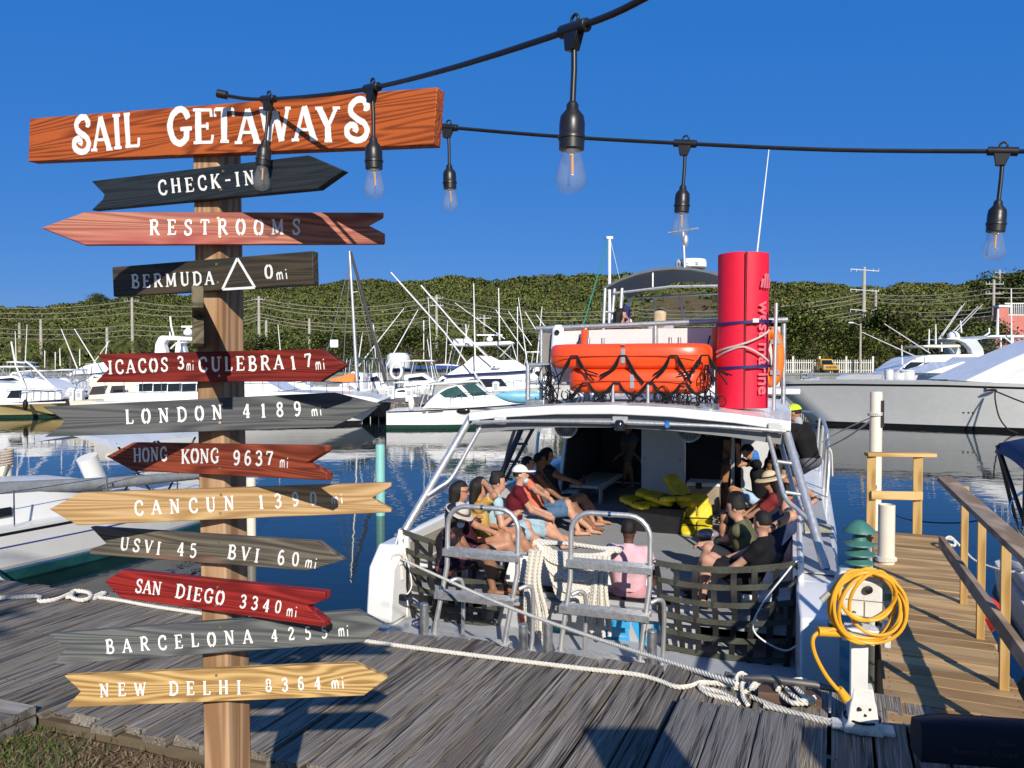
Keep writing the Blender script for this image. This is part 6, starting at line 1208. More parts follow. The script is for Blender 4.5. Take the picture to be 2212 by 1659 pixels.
for i, ti in ((1, -.03), (2, .05), (3, .08)): tee(s2, L2[i], L2[i + 1] - L2[i - 1]); lamp(s2, L2[i] + V((0, 0, -.01)), ti)
# ================================================================ TOUR BOAT (local: x right, y forward, z up from the water)
BA = R_(20); BORG = V((.75, 7.93, 0)); BT = Matrix.Translation(BORG) @ Matrix.Rotation(-BA, 4, 'Z')
tb = thing('tour_boat', 'white tour boat moored stern-to with open cockpit full of passengers', 'boat', BORG, -BA)
def bp_(x, y, z): return BT @ V((x, y, z))
def M_(): return MB(BT)
WH = mat('boat_white', (.74, .74, .73), .3, var=.05, scale=2, coat=.2, grime=((.56, .55, .52), .72)); GR = mat('boat_grey_deck', (.40, .42, .44), .6, var=.08, scale=6, bump=.0008, bscale=220, grime=((.32, .33, .34), .66))
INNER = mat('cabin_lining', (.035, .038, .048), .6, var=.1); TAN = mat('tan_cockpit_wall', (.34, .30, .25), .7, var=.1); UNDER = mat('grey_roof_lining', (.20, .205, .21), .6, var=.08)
# hull shell: outer side, deck, inner cockpit side
def shb(y):
    return float(np.interp(y, [-1, .5, 3, 9, 11, 13, 14.6], [2.36, 2.46, 2.56, 2.66, 2.3, 1.3, .1]))
def shz(y): return float(np.interp(y, [-1, 0, 4, 9, 14.6], [1.12, 1.15, 1.16, 1.28, 1.7]))
for s in (-1, 1):
    ya = -.95 if s > 0 else -.32
    mb = M_(); secs = []; ys = [0.02] + list(np.linspace(.5, 14.6, 24))
    for y in ys:
        b = shb(y); z = shz(y); iw = min(2.06, b - .3) if y < 9 else max(.02, b - .35)
        secs.append([V((s * b * .93, y, -.4)), V((s * b * .97, y, .3)), V((s * b, y, z - .1)), V((s * (b - .03), y, z)), V((s * iw, y, z + .02)), V((s * iw, y, .5)), V((s * iw, y, -.4))])
    mb.loft(secs); part('hull', mb, WH, tb, smooth=35)
    # wing wall aft of the cockpit, sloping to the stern
    mb = M_(); pf = [(0.0, 1.17), (-.25 if s > 0 else -.05, 1.16), (ya * .82, 1.05 if s > 0 else .95), (ya, .5), (ya, .36), (0.0, .36)]
    o0, o1 = 2.06 * s, 2.4 * s
    mb.loft([[V((x0 if k in (0, 1, 5) or x0 == o1 else x0 + (.03 * s), y, z)) for k, (y, z) in enumerate(pf)] for x0 in (o0, o1)]); part('stern_wing', mb, WH, tb, bevel=.025)
    mb = M_(); mb.box((s * 2.25, (ya - .1) / 2 + .02, -.05), (.36, -ya + .1, .8)); part('stern_leg', mb, WH, tb, bevel=.02)
    mb = M_(); mb.tube([(s * 2.1, y, 1.26 + .02 * y) for y in np.linspace(-.05, 8, 12)], .03, 8)
    mb.loft([[V((s * 2.09, y, 1.14)), V((s * 2.03, y, 1.14)), V((s * 2.03, y, 1.27 + .02 * y)), V((s * 2.09, y, 1.27 + .02 * y))] for y in np.linspace(-.02, 8, 8)]); part('coaming', mb, WH, tb)
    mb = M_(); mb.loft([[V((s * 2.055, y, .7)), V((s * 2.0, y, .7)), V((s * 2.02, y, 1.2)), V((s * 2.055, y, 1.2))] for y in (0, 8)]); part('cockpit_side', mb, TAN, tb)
    mb = M_(); mb.box((s * 1.80, 3.6, .92), (.46, 7.0, .05)); part('bench_seat', mb, WH, tb, bevel=.02)
    for y in np.linspace(.5, 6.9, 6): mb = M_(); mb.box((s * 1.72, y, .80), (.36, .06, .2)); part('bench_support', mb, WH, tb)
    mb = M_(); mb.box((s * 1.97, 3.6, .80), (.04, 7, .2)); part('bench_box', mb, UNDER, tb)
mb = M_(); mb.box((0, 4.2, .66), (4.1, 8.4, .08)); part('cockpit_floor', mb, mat('ribbed_grey_floor', (.31, .32, .33), .75, var=.1, scale=4, bump=.002, bscale=90, stretch=(1, 6, 1)), tb)
mb = M_(); mb.box((0, -.02, .3), (4.16, 1.3, .08)); part('stern_platform', mb, GR, tb, bevel=.01)
mb = M_(); mb.box((2.27, 4, 1.185), (.34, 7.5, .012)); part('side_deck', mb, GR, tb); mb = M_(); mb.box((2.32, 2.35, 1.20), (.3, .55, .02)); part('deck_mat', mb, mat('cream_deck_mat', (.52, .47, .32), .9, var=.12, bump=.003, bscale=60), tb)
# transom, seat backs, lettering
mb = M_(); mb.box((0.0, .16, .55), (2.3, .06, .5)); tr = part('transom', mb, mat('transom_grey', (.38, .39, .41), .5, var=.06), tb)
mb = M_(); mb.box((-.18, .14, .79), (2.1, .10, .035)); part('transom_ledge', mb, BLACKR, tb)
mb = M_(); mb.box((-.05, .45, .755), (1.5, .36, .06)); part('transom_seat', mb, WH, tb, bevel=.015)
for x0, x1, z0, z1 in ((-.96, -.30, .80, 1.12), (.10, .62, .78, 1.06)):
    mb = M_(); mb.box(((x0 + x1) / 2, .22, (z0 + z1) / 2), (x1 - x0, .03, z1 - z0)); part('seat_back', mb, WHITE2, tb, bevel=.012)
    mb = M_(); mb.tube([V(p) for p in ((x0 - .03, .19, z0 - .02), (x0 - .03, .19, z1 - .06), (x0 + .03, .19, z1 + .02), (x1 - .03, .19, z1 + .02), (x1 + .03, .19, z1 - .06), (x1 + .03, .19, z0 - .02))], .018, 8); part('seat_frame', mb, ALU, tb)
mb = M_(); mb.prism([V(p) for p in ((-.95, .16, .72), (-.62, .12, .72), (-.62, .12, .3), (-.95, .16, .3))], (0, .03, 0)); part('transom_corner', mb, UNDER, tb)
ORA = mat('orange_lettering', (.75, .10, .01), .5); TEL = mat('teal_lettering', (.01, .28, .26), .5); CYA = mat('sky_blue_lettering', (.03, .33, .66), .5)
def stroke(pts, w, m, y=.125, closed=False):
    P = [V((p[0], y, p[1])) for p in pts]; mb = M_(); k = len(P)
    for i in range(k if closed else k - 1): a, b = P[i], P[(i + 1) % k]; d = (b - a).normalized(); n = V((-d.z, 0, d.x)) * w / 2; e = d * w * .4; mb.add([a - n - e, b - n + e, b + n + e, a + n - e], [(0, 1, 2, 3)])
    mb.v = [tuple(V(p)) for p in mb.v]; part('lettering', mb, m, tr, smooth=0, fix=False)
stroke([(-.78, .66), (-.74, .42), (-.60, .44), (-.58, .54), (-.66, .64)], .035, ORA, closed=True)
stroke([(-.70, .36), (-.50, .38), (-.30, .33)], .09, TEL)
stroke([(.42, .50), (.24, .50), (.22, .40), (.30, .32), (.42, .34)], .085, CYA); stroke([(.30, .42), (.42, .42)], .06, CYA); stroke([(.52, .52), (.62, .30), (.74, .54)], .085, CYA)
# boarding ladders
def ladder(xc, w, zt, lean):
    for nm in ('boarding_ladder',):
        x0, x1 = xc - w / 2, xc + w / 2; r = .20
        P = [V((x0 + lean, -.74, .18)), V((x0 + lean * .6, -.70, .60)), V((x0, -.62, 1.15)), V((x0, -.6, zt - r))]
        P += [V((x0 + r - r * math.cos(a), -.6, zt - r + r * math.sin(a))) for a in np.linspace(.3, 1.57, 5)] + [V((x1 - r + r * math.sin(a), -.6, zt - r + r * math.cos(a))) for a in np.linspace(0, 1.3, 5)]
        P += [V((x1, -.6, zt - r)), V((x1, -.62, 1.15)), V((x1 + lean * .6, -.70, .60)), V((x1 + lean, -.74, .18))]
        mb = M_(); mb.tube(P, .0255, 12); lo = part('boarding_ladder', mb, ALU, tb, smooth=60)
        mb = M_(); mb.tube([V(((x0 + x1) / 2 - .015, -.6, zt)), V(((x0 + x1) / 2 + .015, -.6, zt))], .0275, 12); part('weld_collar', mb, STEEL, lo)
        for k, z in enumerate((1.33, .90, .47)):
            ww = w / 2 + (.05 if k else .03); xo = xc + lean * (0, .35, .7)[k]; mb = M_(); yy = -.63 - .05 * k
            mb.box((xo, yy - .045, z - .028), (2 * ww, .012, .07)); mb.box((xo, yy + .09, z - .02), (2 * ww, .012, .05)); mb.box((xo, yy + .02, z - .002), (2 * ww, .13, .008))
            for q in range(4): mb.box((xo, yy - .025 + q * .032, z + .007), (2 * ww, .010, .012))
            part('step', mb, ALU2, lo, bevel=.003)
        for sx, xx in ((1, x0 + .05), (1, x1 + .05)):
            mb = M_(); mb.tube(curve([V((xx - .05, -.58, .98)), V((xx + .02, -.52, 1.0)), V((xx + .06, -.47, .92)), V((xx + .05, -.45, .5)), V((xx + .03, -.45, .3))], 5), .021, 10); part('brace_tube', mb, ALU, lo, smooth=60)
ladder(-.895, .76, 1.77, -.14); ladder(.405, .76, 1.79, -.10)
for (x, zt) in ((-1.47, .78), (-.41, .69), (-.16, .74), (.83, .78)):
    mb = M_(); mb.cyl((x, -.75, .2), (x, -.75, zt), .045, n=18); mb.ell((x, -.75, zt), (.045, .045, .018), n=18, m=6); part('socket_post', mb, GALV, tb, smooth=50)
# stern posts that carry the nets
for x, y in ((-2.13, -.02), (2.10, -.02)): mb = M_(); mb.tube([(x + (.1 if x > 0 else 0), y + .1, .35), (x, y, .8), (x, y, 1.34)], .03, 10); part('net_post', mb, WHITE2, tb)
mb = M_(); mb.tube(curve([V((2.02, -.1, 1.32)), V((1.75, -.25, .95)), V((1.7, -.28, .72)), V((1.95, -.22, .56)), V((2.1, -.1, .6))]), .008, 6); part('white_cable', mb, WHITE2, tb)
mb = M_(); mb.tube(curve([V((-2.13, -.05, 1.33)), V((-2.2, -.1, .95)), V((-2.1, -.12, .62)), V((-1.95, -.1, .75)), V((-2.08, -.06, 1.2))]), .008, 6); part('white_cable', mb, WHITE2, tb)
mb = M_(); mb.tube(curve([V((-1.93, -.30, .66)), V((-1.78, -.32, .64)), V((-1.7, -.33, .5)), V((-1.82, -.33, .42)), V((-1.7, -.33, .36)), V((-1.6, -.33, .40))]), .012, 6); part('blue_hose', mb, NAVY, tb)
mb = M_(); mb.box((-1.96, -.28, .66), (.09, .05, .07)); part('hose_valve', mb, BLACK, tb, bevel=.01)
# roof
secs = []
def rz(x): return 2.72 - .038 * x * x
rx = [-1.9, -1.4, -.7, 0, .7, 1.4, 2.0]
for y, k in ((0, 0), (.06, 1), (2.5, 1), (5, .98), (8.6, .92)):
    secs.append(None)
mb = M_(); rows = []
for y, k in ((1.40, 1), (3, 1), (5, 1), (8.6, .93)): rows.append([V((x * k, y + (-.10 * (1 - (x / 2) ** 2) if y < 2 else 0), rz(x) - (.02 if y > 8 else 0))) for x in rx] + [V((x * k, y + (-.10 * (1 - (x / 2) ** 2) if y < 2 else 0), rz(x) - .11)) for x in rx[::-1]])
mb.loft(rows); part('roof', mb, WH, tb, smooth=30, bevel=.012)
for x0, x1 in ((-1.7, -.9), (-.8, .0), (.1, .9)):
    mb = M_(); mb.loft([[V((x, y, rz(x) + .004 + dz)) for x in np.linspace(x0, x1, 5)] + [V((x, y, rz(x) + .001)) for x in np.linspace(x1, x0, 5)] for y, dz in ((1.6, 0), (2.9, 0))]); part('nonskid_pad', mb, GR, tb)
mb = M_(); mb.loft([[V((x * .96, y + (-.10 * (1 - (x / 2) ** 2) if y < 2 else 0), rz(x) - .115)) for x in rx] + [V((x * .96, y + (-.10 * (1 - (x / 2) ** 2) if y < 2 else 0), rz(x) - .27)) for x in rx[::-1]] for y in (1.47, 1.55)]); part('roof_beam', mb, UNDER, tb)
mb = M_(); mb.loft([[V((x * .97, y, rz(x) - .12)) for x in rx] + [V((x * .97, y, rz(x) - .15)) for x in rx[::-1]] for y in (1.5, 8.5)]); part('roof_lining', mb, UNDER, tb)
for x in (-1.62, -.85, .55, 1.2): mb = M_(); mb.box((x, 1.462, 2.53 - .03 * x * x + .03), (.3, .012, .07)); part('beam_slot', mb, BLACK, tb, bevel=.005)
mb = M_(); mb.tube([V((-1.83, 1.36, 2.46)), V((-1.2, 1.32, 2.5)), V((0, 1.3, 2.52)), V((1.2, 1.32, 2.5)), V((1.95, 1.36, 2.46))], .022, 10); part('cross_tube', mb, ALU, tb)
for x in (-1.45, 1.84): mb = M_(); mb.box((x, 1.36, 2.5), (.16, .05, .1)); part('flood_light', mb, mat('lamp_lens', (.55, .56, .55), .2), tb, bevel=.012)
mb = M_(); mb.lathe([(.06, 0), (.06, .1), (.04, .125), (0, .13)], Matrix.Translation((.09, 1.3, 2.42)), 18); part('stern_light', mb, DARKWIN, tb); mb = M_(); mb.box((.09, 1.34, 2.55), (.18, .05, .07)); part('light_bracket', mb, ALU, tb)
mb = M_(); mb.cyl((.62, 1.40, 2.52), (.66, 1.24, 2.50), .03); part('blue_nozzle', mb, mat('blue_plastic', (.03, .17, .45), .4), tb)
for x in (-.66, .86):
    Mx = Matrix.Translation((x, 1.62, 2.43)) @ Matrix.Rotation(R_(90), 4, 'X'); mb = M_(); mb.lathe([(.15, -.02), (.155, .01), (.135, .015), (.125, .0), (.05, .0), (.045, .015), (0, .018)], Mx, 26); f = part('round_vent', mb, mat('vent_ring', (.36, .36, .36), .5), tb)
    mb = M_()
    for k in range(22): a = k * 2 * math.pi / 22; mb.prism([Mx @ V((.055 * math.cos(a), .055 * math.sin(a), .004)), Mx @ V((.12 * math.cos(a + .22), .12 * math.sin(a + .22), .004)), Mx @ V((.12 * math.cos(a + .36), .12 * math.sin(a + .36), .004))], (0, -.004, 0))
    part('vent_blades', mb, BLACK, f)
# support trusses
def truss(pts, r=.045):
    (t0, b0), (t1, b1), bend = pts; mb = M_(); mb.tube([V(t0), V(b0)], r, 14); o = part('roof_support', mb, ALU, tb, smooth=60)
    return o
for s in (-1, 1):
    top = V((s * 1.93, 1.55, 2.52)); bot = V((s * 2.34, .42, 1.18)); mb = M_(); mb.tube([top, bot], .047, 16); mb.lathe([(.1, 0), (.1, .012), (0, .013)], Matrix.Translation(bot + V((0, 0, -.01))), 18); ts = part('roof_support', mb, ALU, tb, smooth=60)
    d = (bot - top)
    for off, L in ((-.20, .62), (-.10, .70)):
        yo = .0 if off < -.15 else .28; mb = M_(); t2 = V((s * (1.93 + off), 1.55 + yo, 2.5)); e = top + d * L; e2 = t2 + d * (L - .1)
        mb.tube(curve([t2, t2.lerp(e2, .5), e2, e2.lerp(e, .45) + d * .05, e + d * .09], 5), .026, 10); part('support_brace', mb, ALU, ts, smooth=60)
    for k in (.3, .52): mb = M_(); a = top + d * k; mb.cyl(a, a + V((-s * .19, 0, .02)), .02, n=10); part('support_rung', mb, ALU, ts, smooth=60)
    top = V((s * 1.85, 3.7, 2.5)); bot = V((s * 2.25, 3.1, 1.2)); mb = M_(); mb.tube([top, bot], .045, 14); mb.tube([top + V((-s * .22, 0, 0)), bot + V((-s * .1, .1, .1))], .028, 10)
    for k in (.4, .6, .8): mb.cyl(top.lerp(bot, k), top.lerp(bot, k) + V((-s * .2, .02, 0)), .02)
    if s < 0: part('roof_support', mb, mat('shade_dark_tube', (.05, .06, .08), .4), tb, smooth=60)  # tube colour darkened to stand for the shade under the roof
mb = M_(); mb.tube([V((-1.35, 1.75, 2.48)), V((-1.9, 2.9, 2.0)), V((-2.1, 3.2, 1.6)), V((-2.1, 3.2, 1.25))], .024, 10); part('inner_brace', mb, mat('shade_dark_tube', (0, 0, 0)), tb, smooth=60)
# cabin under the roof
def wall(name, poly, off, m, **k): mb = M_(); mb.prism([V(p) for p in poly], off); return part(name, mb, m, tb, **k)
wall('cabin_side', [(-1.92, 5.35, .72), (-1.86, 5.95, 2.58), (-1.86, 9, 2.58), (-1.92, 9, .72)], (.05, 0, 0), WH)
wall('cabin_side', [(1.92, 6.9, .72), (1.86, 6.9, 2.58), (1.86, 9, 2.58), (1.92, 9, .72)], (-.05, 0, 0), WH)
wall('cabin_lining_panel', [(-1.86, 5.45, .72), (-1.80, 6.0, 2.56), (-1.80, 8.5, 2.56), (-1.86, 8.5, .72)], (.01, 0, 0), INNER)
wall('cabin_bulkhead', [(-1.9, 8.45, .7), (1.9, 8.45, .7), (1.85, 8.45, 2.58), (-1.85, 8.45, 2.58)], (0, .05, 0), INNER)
mb = M_(); mb.prism([V(p) for p in ((-1.83, 6.2, 1.9), (-1.81, 6.3, 2.3), (-1.80, 7.9, 2.34), (-1.81, 8.0, 1.98))], (.035, 0, 0)); part('cabin_window', mb, BLACKR, tb)
mb = M_(); mb.prism([V(p) for p in ((-1.79, 6.3, 1.96), (-1.77, 6.36, 2.25), (-1.77, 7.8, 2.28), (-1.78, 7.9, 2.03))], (.01, 0, 0)); part('window_glass', mb, mat('shaded_glass', (.06, .07, .08), .1), tb)
mb = M_(); mb.box((-.06, 5.5, 1.55), (.72, .05, 1.42)); pn = part('white_panel', mb, mat('panel_white', (.55, .56, .56), .5, var=.05), tb, bevel=.006)
for x, z in ((-.36, 2.2), (.24, 2.2), (-.36, 1.6), (.24, 1.6), (-.36, .95), (.24, .95)): mb = M_(); mb.cyl((x, 5.47, z), (x, 5.46, z), .012, n=8); part('panel_screw', mb, BLACK, pn)
mb = M_(); mb.cyl((-.38, 5.5, .7), (-.38, 5.5, .86), .02); mb.cyl((.30, 5.52, .7), (.30, 5.52, 2.45), .025); part('panel_post', mb, ALU, tb)
mb = M_(); mb.box((1.0, 6.9, 1.6), (.06, .06, 1.85)); part('galley_post', mb, ALU, tb)
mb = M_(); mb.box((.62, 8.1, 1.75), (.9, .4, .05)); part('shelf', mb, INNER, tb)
mb = M_(); mb.box((1.45, 7.2, 1.35), (.62, .5, 1.2)); part('galley_cabinet', mb, mat('panel_white', (0, 0, 0)), tb, bevel=.01)
mb = M_(); mb.box((-1.5, 6.6, 1.0), (.55, 1.8, .05)); mb.prism([V(p) for p in ((-1.24, 5.75, .7), (-1.24, 5.95, .7), (-1.24, 5.95, .99), (-1.24, 5.75, .99))], (.03, 0, 0)); mb.box((-1.24, 6.9, .95), (.04, 1.8, .08)); part('cabin_bench', mb, WH, tb, bevel=.01)
mb = M_(); mb.box((.05, 8.8, 2.9), (3.3, 3.2, .5)); part('forward_house', mb, WH, tb, bevel=.06); mb = M_(); mb.box((1.7, 7.6, 2.72), (.9, 1.4, .1)); part('forward_hatch', mb, WH, tb, bevel=.02)
# right side rail
for dx, yy in ((0, 0),):
    mb = M_(); mb.tube(curve([V((2.2, 12.5, 2.05)), V((2.45, 11, 2.12)), V((2.55, 8.6, 2.18)), V((2.55, 6.4, 2.14)), V((2.55, 5.5, 2.0)), V((2.55, 5.05, 1.7)), V((2.52, 4.9, 1.2))]), .03, 10)
    for y in (5.6, 7.4, 9.4): mb.cyl((2.5, y, 1.2), (2.55, y, 2.1), .024, n=10)
    part('side_rail', mb, ALU, tb, smooth=60)
    mb = M_(); mb.tube(curve([V((-2.2, 12.5, 2.05)), V((-2.55, 9, 2.18)), V((-2.55, 6.6, 2.1)), V((-2.52, 6.0, 1.2))]), .03, 10); part('side_rail', mb, ALU, tb, smooth=60)
# upper deck rail with panels
mb = M_(); RY = 3.2; mb.tube([V((-1.56, RY, 3.74)), V((-.4, RY, 3.765)), V((.6, RY, 3.79)), V((1.08, RY, 3.8)), V((1.95, RY, 3.8))], .036, 10); mb.tube([V((-1.56, RY, 3.74)), V((-1.6, RY + 3.4, 3.74))], .036, 10); rl = part('upper_rail', mb, ALU2, tb, smooth=60)
for x in (-1.5, -.82, .19, 1.04, 1.9): mb = M_(); mb.cyl((x, RY, 2.68), (x, RY, 3.75), .03, n=10); part('rail_post', mb, ALU2, tb)
PNL = mat('pinkish_white_panel', (.70, .64, .62), .4, var=.03)
for x0, x1 in ((-1.30, -.86), (-.78, .15), (.23, 1.0), (1.08, 1.86)): mb = M_(); mb.box(((x0 + x1) / 2, RY + .03, 3.31), (x1 - x0, .02, .8)); part('rail_panel', mb, PNL, tb)
mb = M_(); mb.box((-1.42, RY + .02, 3.36), (.18, .04, .62)); part('life_vest_pad', mb, mat('taupe_cover', (.22, .20, .18), .8), tb, bevel=.02)
mb = M_(); secs = []
for z, w in ((2.98, .05), (3.0, .10), (3.25, .12), (3.52, .105), (3.72, .085), (3.78, .05)): secs.append([V((-1.20 + w * math.cos(a), RY - .13 + .05 * math.sin(a) * min(1, w / .08), z)) for a in np.linspace(0, 6.28, 17)[:-1]])
mb.loft(secs); bl = part('emergency_beacon', mb, WHITE2, tb, smooth=60); mb = M_(); mb.cyl((-1.20, RY - .20, 3.67), (-1.20, RY - .165, 3.67), .038); part('beacon_eye', mb, BLACK, bl)
ORC = mat('orange_float_plastic', (.80, .075, .012), .32, var=.06, scale=3, coat=.3)
for x in (-.86, .98): mb = M_(); mb.cyl((x + .03, RY - .1, 3.16), (x + .05, RY - .1, 3.71), .05, n=14); part('rescue_light', mb, ORC, tb); mb = M_(); mb.tube([V((x - .03, RY - .09, 3.6)), V((x - .1, RY - .09, 3.3)), V((x - .08, RY - .09, 3.1))], .012, 6); part('light_strap', mb, BLACK, tb)
for x, y in ((-1.05, 2.3), (-.6, 2.5), (-.4, 2.5), (.05, 2.2), (.5, 2.5), (.62, 2.5), (.9, 2.2), (-.15, 2.0), (.3, 2.0)): mb = M_(); mb.cyl((x, y, 2.66), (x, y, 3.56 if y > 2.4 else 2.95), .024, n=10); part('rack_post', mb, ALU2, tb)
mb = M_(); mb.cyl((-1.42, 2.35, 2.64), (-1.42, 2.35, 3.2), .035); mb.cyl((-1.42, 2.35, 3.2), (-1.1, 2.35, 3.2), .03); mb.cyl((-1.42, 2.4, 2.95), (1.05, 2.4, 2.93), .024); part('rack_frame', mb, ALU2, tb)
mb = M_(); mb.lathe([(.12, 0), (.12, .1), (.1, .1)], Matrix.Translation((1.08, 1.75, 2.64)), 20, cap=False); part('drain_collar', mb, STEEL, tb)
mb = M_(); mb.box((-1.12, 1.85, 2.68), (.24, .16, .13)); part('hinge_block', mb, GALV, tb, bevel=.01)
# canopy, radar, mast, aerial
CAN = mat('canopy_grey', (.12, .125, .13), .55, var=.12); mb = M_(); rows = []
for y, dz in ((5.2, 0), (6.2, .08), (7.4, .02)): rows.append([V((x, y, 4.82 - .30 * ((x - .1) / 1.15) ** 2 + dz)) for x in np.linspace(-1.03, 1.3, 9)] + [V((x, y, 4.78 - .30 * ((x - .1) / 1.15) ** 2 + dz)) for x in np.linspace(1.3, -1.03, 9)])
mb.loft(rows); part('canopy', mb, CAN, tb, smooth=50)
mb = M_(); mb.tube([V((-.86, 5.25, 4.42)), V((.1, 5.25, 4.5)), V((1.2, 5.25, 4.48))], .022, 8); mb.tube([V((-.2, 5.25, 4.5)), V((-.2, 5.25, 4.78))], .018, 8); mb.tube([V((-.86, 7.2, 4.5)), V((1.2, 7.2, 4.55))], .02, 8); part('canopy_bar', mb, ALU, tb)
for x0, x1, y in ((-1.0, -1.05, 5.2), (-.86, -.98, 5.3), (-.72, -.80, 5.25), (1.2, 1.25, 5.2), (-.98, -1.1, 7.2), (1.2, 1.2, 7.2)): mb = M_(); mb.cyl((x0, y, 4.5), (x1, y - .1, 2.75), .03, n=10); part('canopy_post', mb, ALU, tb)
mb = M_(); 
for z in (3.6, 4.1): mb.cyl((-1.03, 5.2, z), (-.75, 5.22, z), .018)
part('canopy_rung', mb, ALU, tb)
mb = M_(); mb.add([V((-.8, 7.25, 4.52)), V((1.2, 7.25, 4.52)), V((1.25, 7.6, 3.3)), V((-.85, 7.6, 3.3))], [(0, 1, 2, 3)]); part('clear_windscreen', mb, glass('clear_vinyl', (0, 0, 0)), tb)
for x in (-.45, .05): mb = M_(); mb.tube(curve([V((x - .08, 7.24, 4.5)), V((x, 7.35, 4.1)), V((x + .16, 7.5, 3.5))]), .02, 8); part('windscreen_zip', mb, ALU2, tb)
mb = M_(); mb.lathe([(.24, 0), (.265, .02), (.265, .1), (.25, .15), (.1, .17), (0, .17)], Matrix.Translation((.38, 5.6, 4.82)), 32); rd = part('radar_dome', mb, WHITE2, tb)
for s_, a0 in (('RA', -2.35), ('=', -1.72), ('SI', -1.18)):
    vs, fs = textmesh(s_ if s_ != '=' else '::', .085, .002); mb = M_(); mb.add([V((.38 + .267 * math.cos(a0 + x / .267), 5.6 + .267 * math.sin(a0 + x / .267), 4.85 + y)) for x, y, z in vs], fs); part('lettering', mb, mat('dark_print', (.03, .035, .05), .5), rd, smooth=0, fix=False)
mb = M_(); mb.cyl((.32, 5.3, 4.78), (.29, 5.3, 5.42), .026, n=10); mb.cyl((.05, 5.3, 5.40), (.55, 5.25, 5.44), .014); mb.ell((.33, 5.3, 5.26), (.05, .05, .11)); part('signal_mast', mb, ALU, tb)
mb = M_(); mb.tube([V((1.50, 3.0, 3.4)), V((1.56, 3.0, 4.7)), V((1.70, 3.0, 6.05))], [.016, .012, .006], 6); part('aerial', mb, WHITE2, tb)
# flag
fg = thing('flag', 'small red, white and blue striped flag hanging on the upper deck of the tour boat', 'flag', bp_(-.78, 5.3, 4.0)); mb = M_(); mb.cyl((-.78, 5.3, 3.6), (-.71, 5.3, 4.42), .012, n=8); part('staff', mb, WHITE2, fg)
FR, FB = mat('flag_red', (.45, .02, .03), .8), mat('flag_blue', (.02, .03, .13), .8); mb = M_(); g = []
for i in range(10):
    for j in range(14): y = 5.3 + .03 * math.sin(i * 1.1 + j * .4); g.append(V((-.735 + i * .016 - .004 * j * .2 + i * j * .0006, y, 4.28 - j * .034 - i * .012)))
for i in range(9):
    for j in range(13): mb.m = 2 if j < 6 and i < 9 else (0 if (i // 1) % 2 else 1); k = i * 14 + j; b = len(mb.v); mb.add([g[k], g[k + 14], g[k + 15], g[k + 1]], [(0, 1, 2, 3)])
part('cloth', mb, [FR, WHITE2, FB], fg, fix=False)
# ---- things on the boat
def pill(y0, cx, cy, zc, L, D, H, label):
    """ring-shaped rigid life float: rounded box ring"""
    mb = M_(); c = []
    n = 40; rr = .30
    for i in range(n):
        a = 2 * math.pi * i / n; q = 4; cxx = abs(math.cos(a)) ** (2 / q) * math.copysign(1, math.cos(a)); syy = abs(math.sin(a)) ** (2 / q) * math.copysign(1, math.sin(a)); c.append((cxx, syy))
    secs = []
    for (ax, ay) in c:
        ctr = V((cx + ax * (L / 2 - .16), cy + ay * (D / 2 - .16), zc)); d = V((ax * .8, ay, 0)).normalized(); row = []
        for b in np.linspace(0, 2 * math.pi, 17)[:-1]:
            k = abs(math.cos(b)) ** .55 * math.copysign(1, math.cos(b)); kz = abs(math.sin(b)) ** .55 * math.copysign(1, math.sin(b)); row.append(ctr + d * (.16 * k) + V((0, 0, H / 2 * kz)))
        secs.append(row)
    secs.append(secs[0]); mb.loft(secs, cap=False); t = thing('life_float', label, 'life float', bp_(cx, cy, zc - H / 2), -BA); body = part('float_body', mb, ORC, t, smooth=60)
    mb = M_(); mb.box((cx + .0, cy - D / 2 - .002, zc), (.05, .012, H * .55)); mb.box((cx, cy - D / 2 + .03, zc + H * .44), (.05, .09, .012)); part('reflective_tape', mb, mat('silver_tape', (.42, .44, .46), .35, .4), t)
    mb = M_(); mb.tube([V((cx - L / 2 + .14, cy - D / 2 - .004, zc)), V((cx + L / 2 - .14, cy - D / 2 - .004, zc))], .006, 5); part('seam', mb, mat('dark_orange_seam', (.35, .02, .005), .5), t)
    return t
f1 = pill(0, -.02, 2.45, 3.31, 2.14, .9, .33, 'upper orange life float stacked on the roof of the tour boat'); f2 = pill(0, .10, 2.42, 2.99, 1.84, .86, .32, 'lower orange life float under a longer one on the roof'); random.seed(9)
def cords(t, zc, H, xs, yf_, dip):
    mb = M_()
    for i, x in enumerate(xs):
        mb.box((x, yf_ - .012, zc + .005), (.10, .015, .022))
        for s in (-1, 1):
            for k in range(3):
                e = V((x + s * random.uniform(.18, .34), yf_ - .03, zc - dip * random.uniform(.7, 1.15))); mb.tube(curve([V((x + s * .045, yf_ - .012, zc)), V((x + s * (.09 + .02 * k), yf_ - .03, zc - dip * .45)), e], 4), .0105, 5)
    part('grab_line', mb, BLACKR, t)
cords(f1, 3.31, .33, (-.66, -.02, .62, 1.0), 2.0, .32); cords(f2, 2.96, .32, (-.5, -.1, .33, .75), 1.99, .22)
mb = M_()
for k in range(60):
    x = random.choice((-1.02, -.7, -.35, .15, .45, .75, .98, 1.02)) + random.gauss(0, .06); z = random.choice((2.72, 2.8, 3.0)) + random.gauss(0, .05) if abs(x) > .9 else 2.76 + random.gauss(0, .04)
    c = V((x, 1.98 + random.uniform(-.06, .05), z)); r = random.uniform(.03, .085); a0 = random.uniform(0, 6); mb.tube(curve([c + V((r * math.cos(a0 + a), random.uniform(-.02, .02), r * 1.2 * math.sin(a0 + a))) for a in np.linspace(0, random.uniform(3.5, 6.5), 6)], 3), .0075, 5)
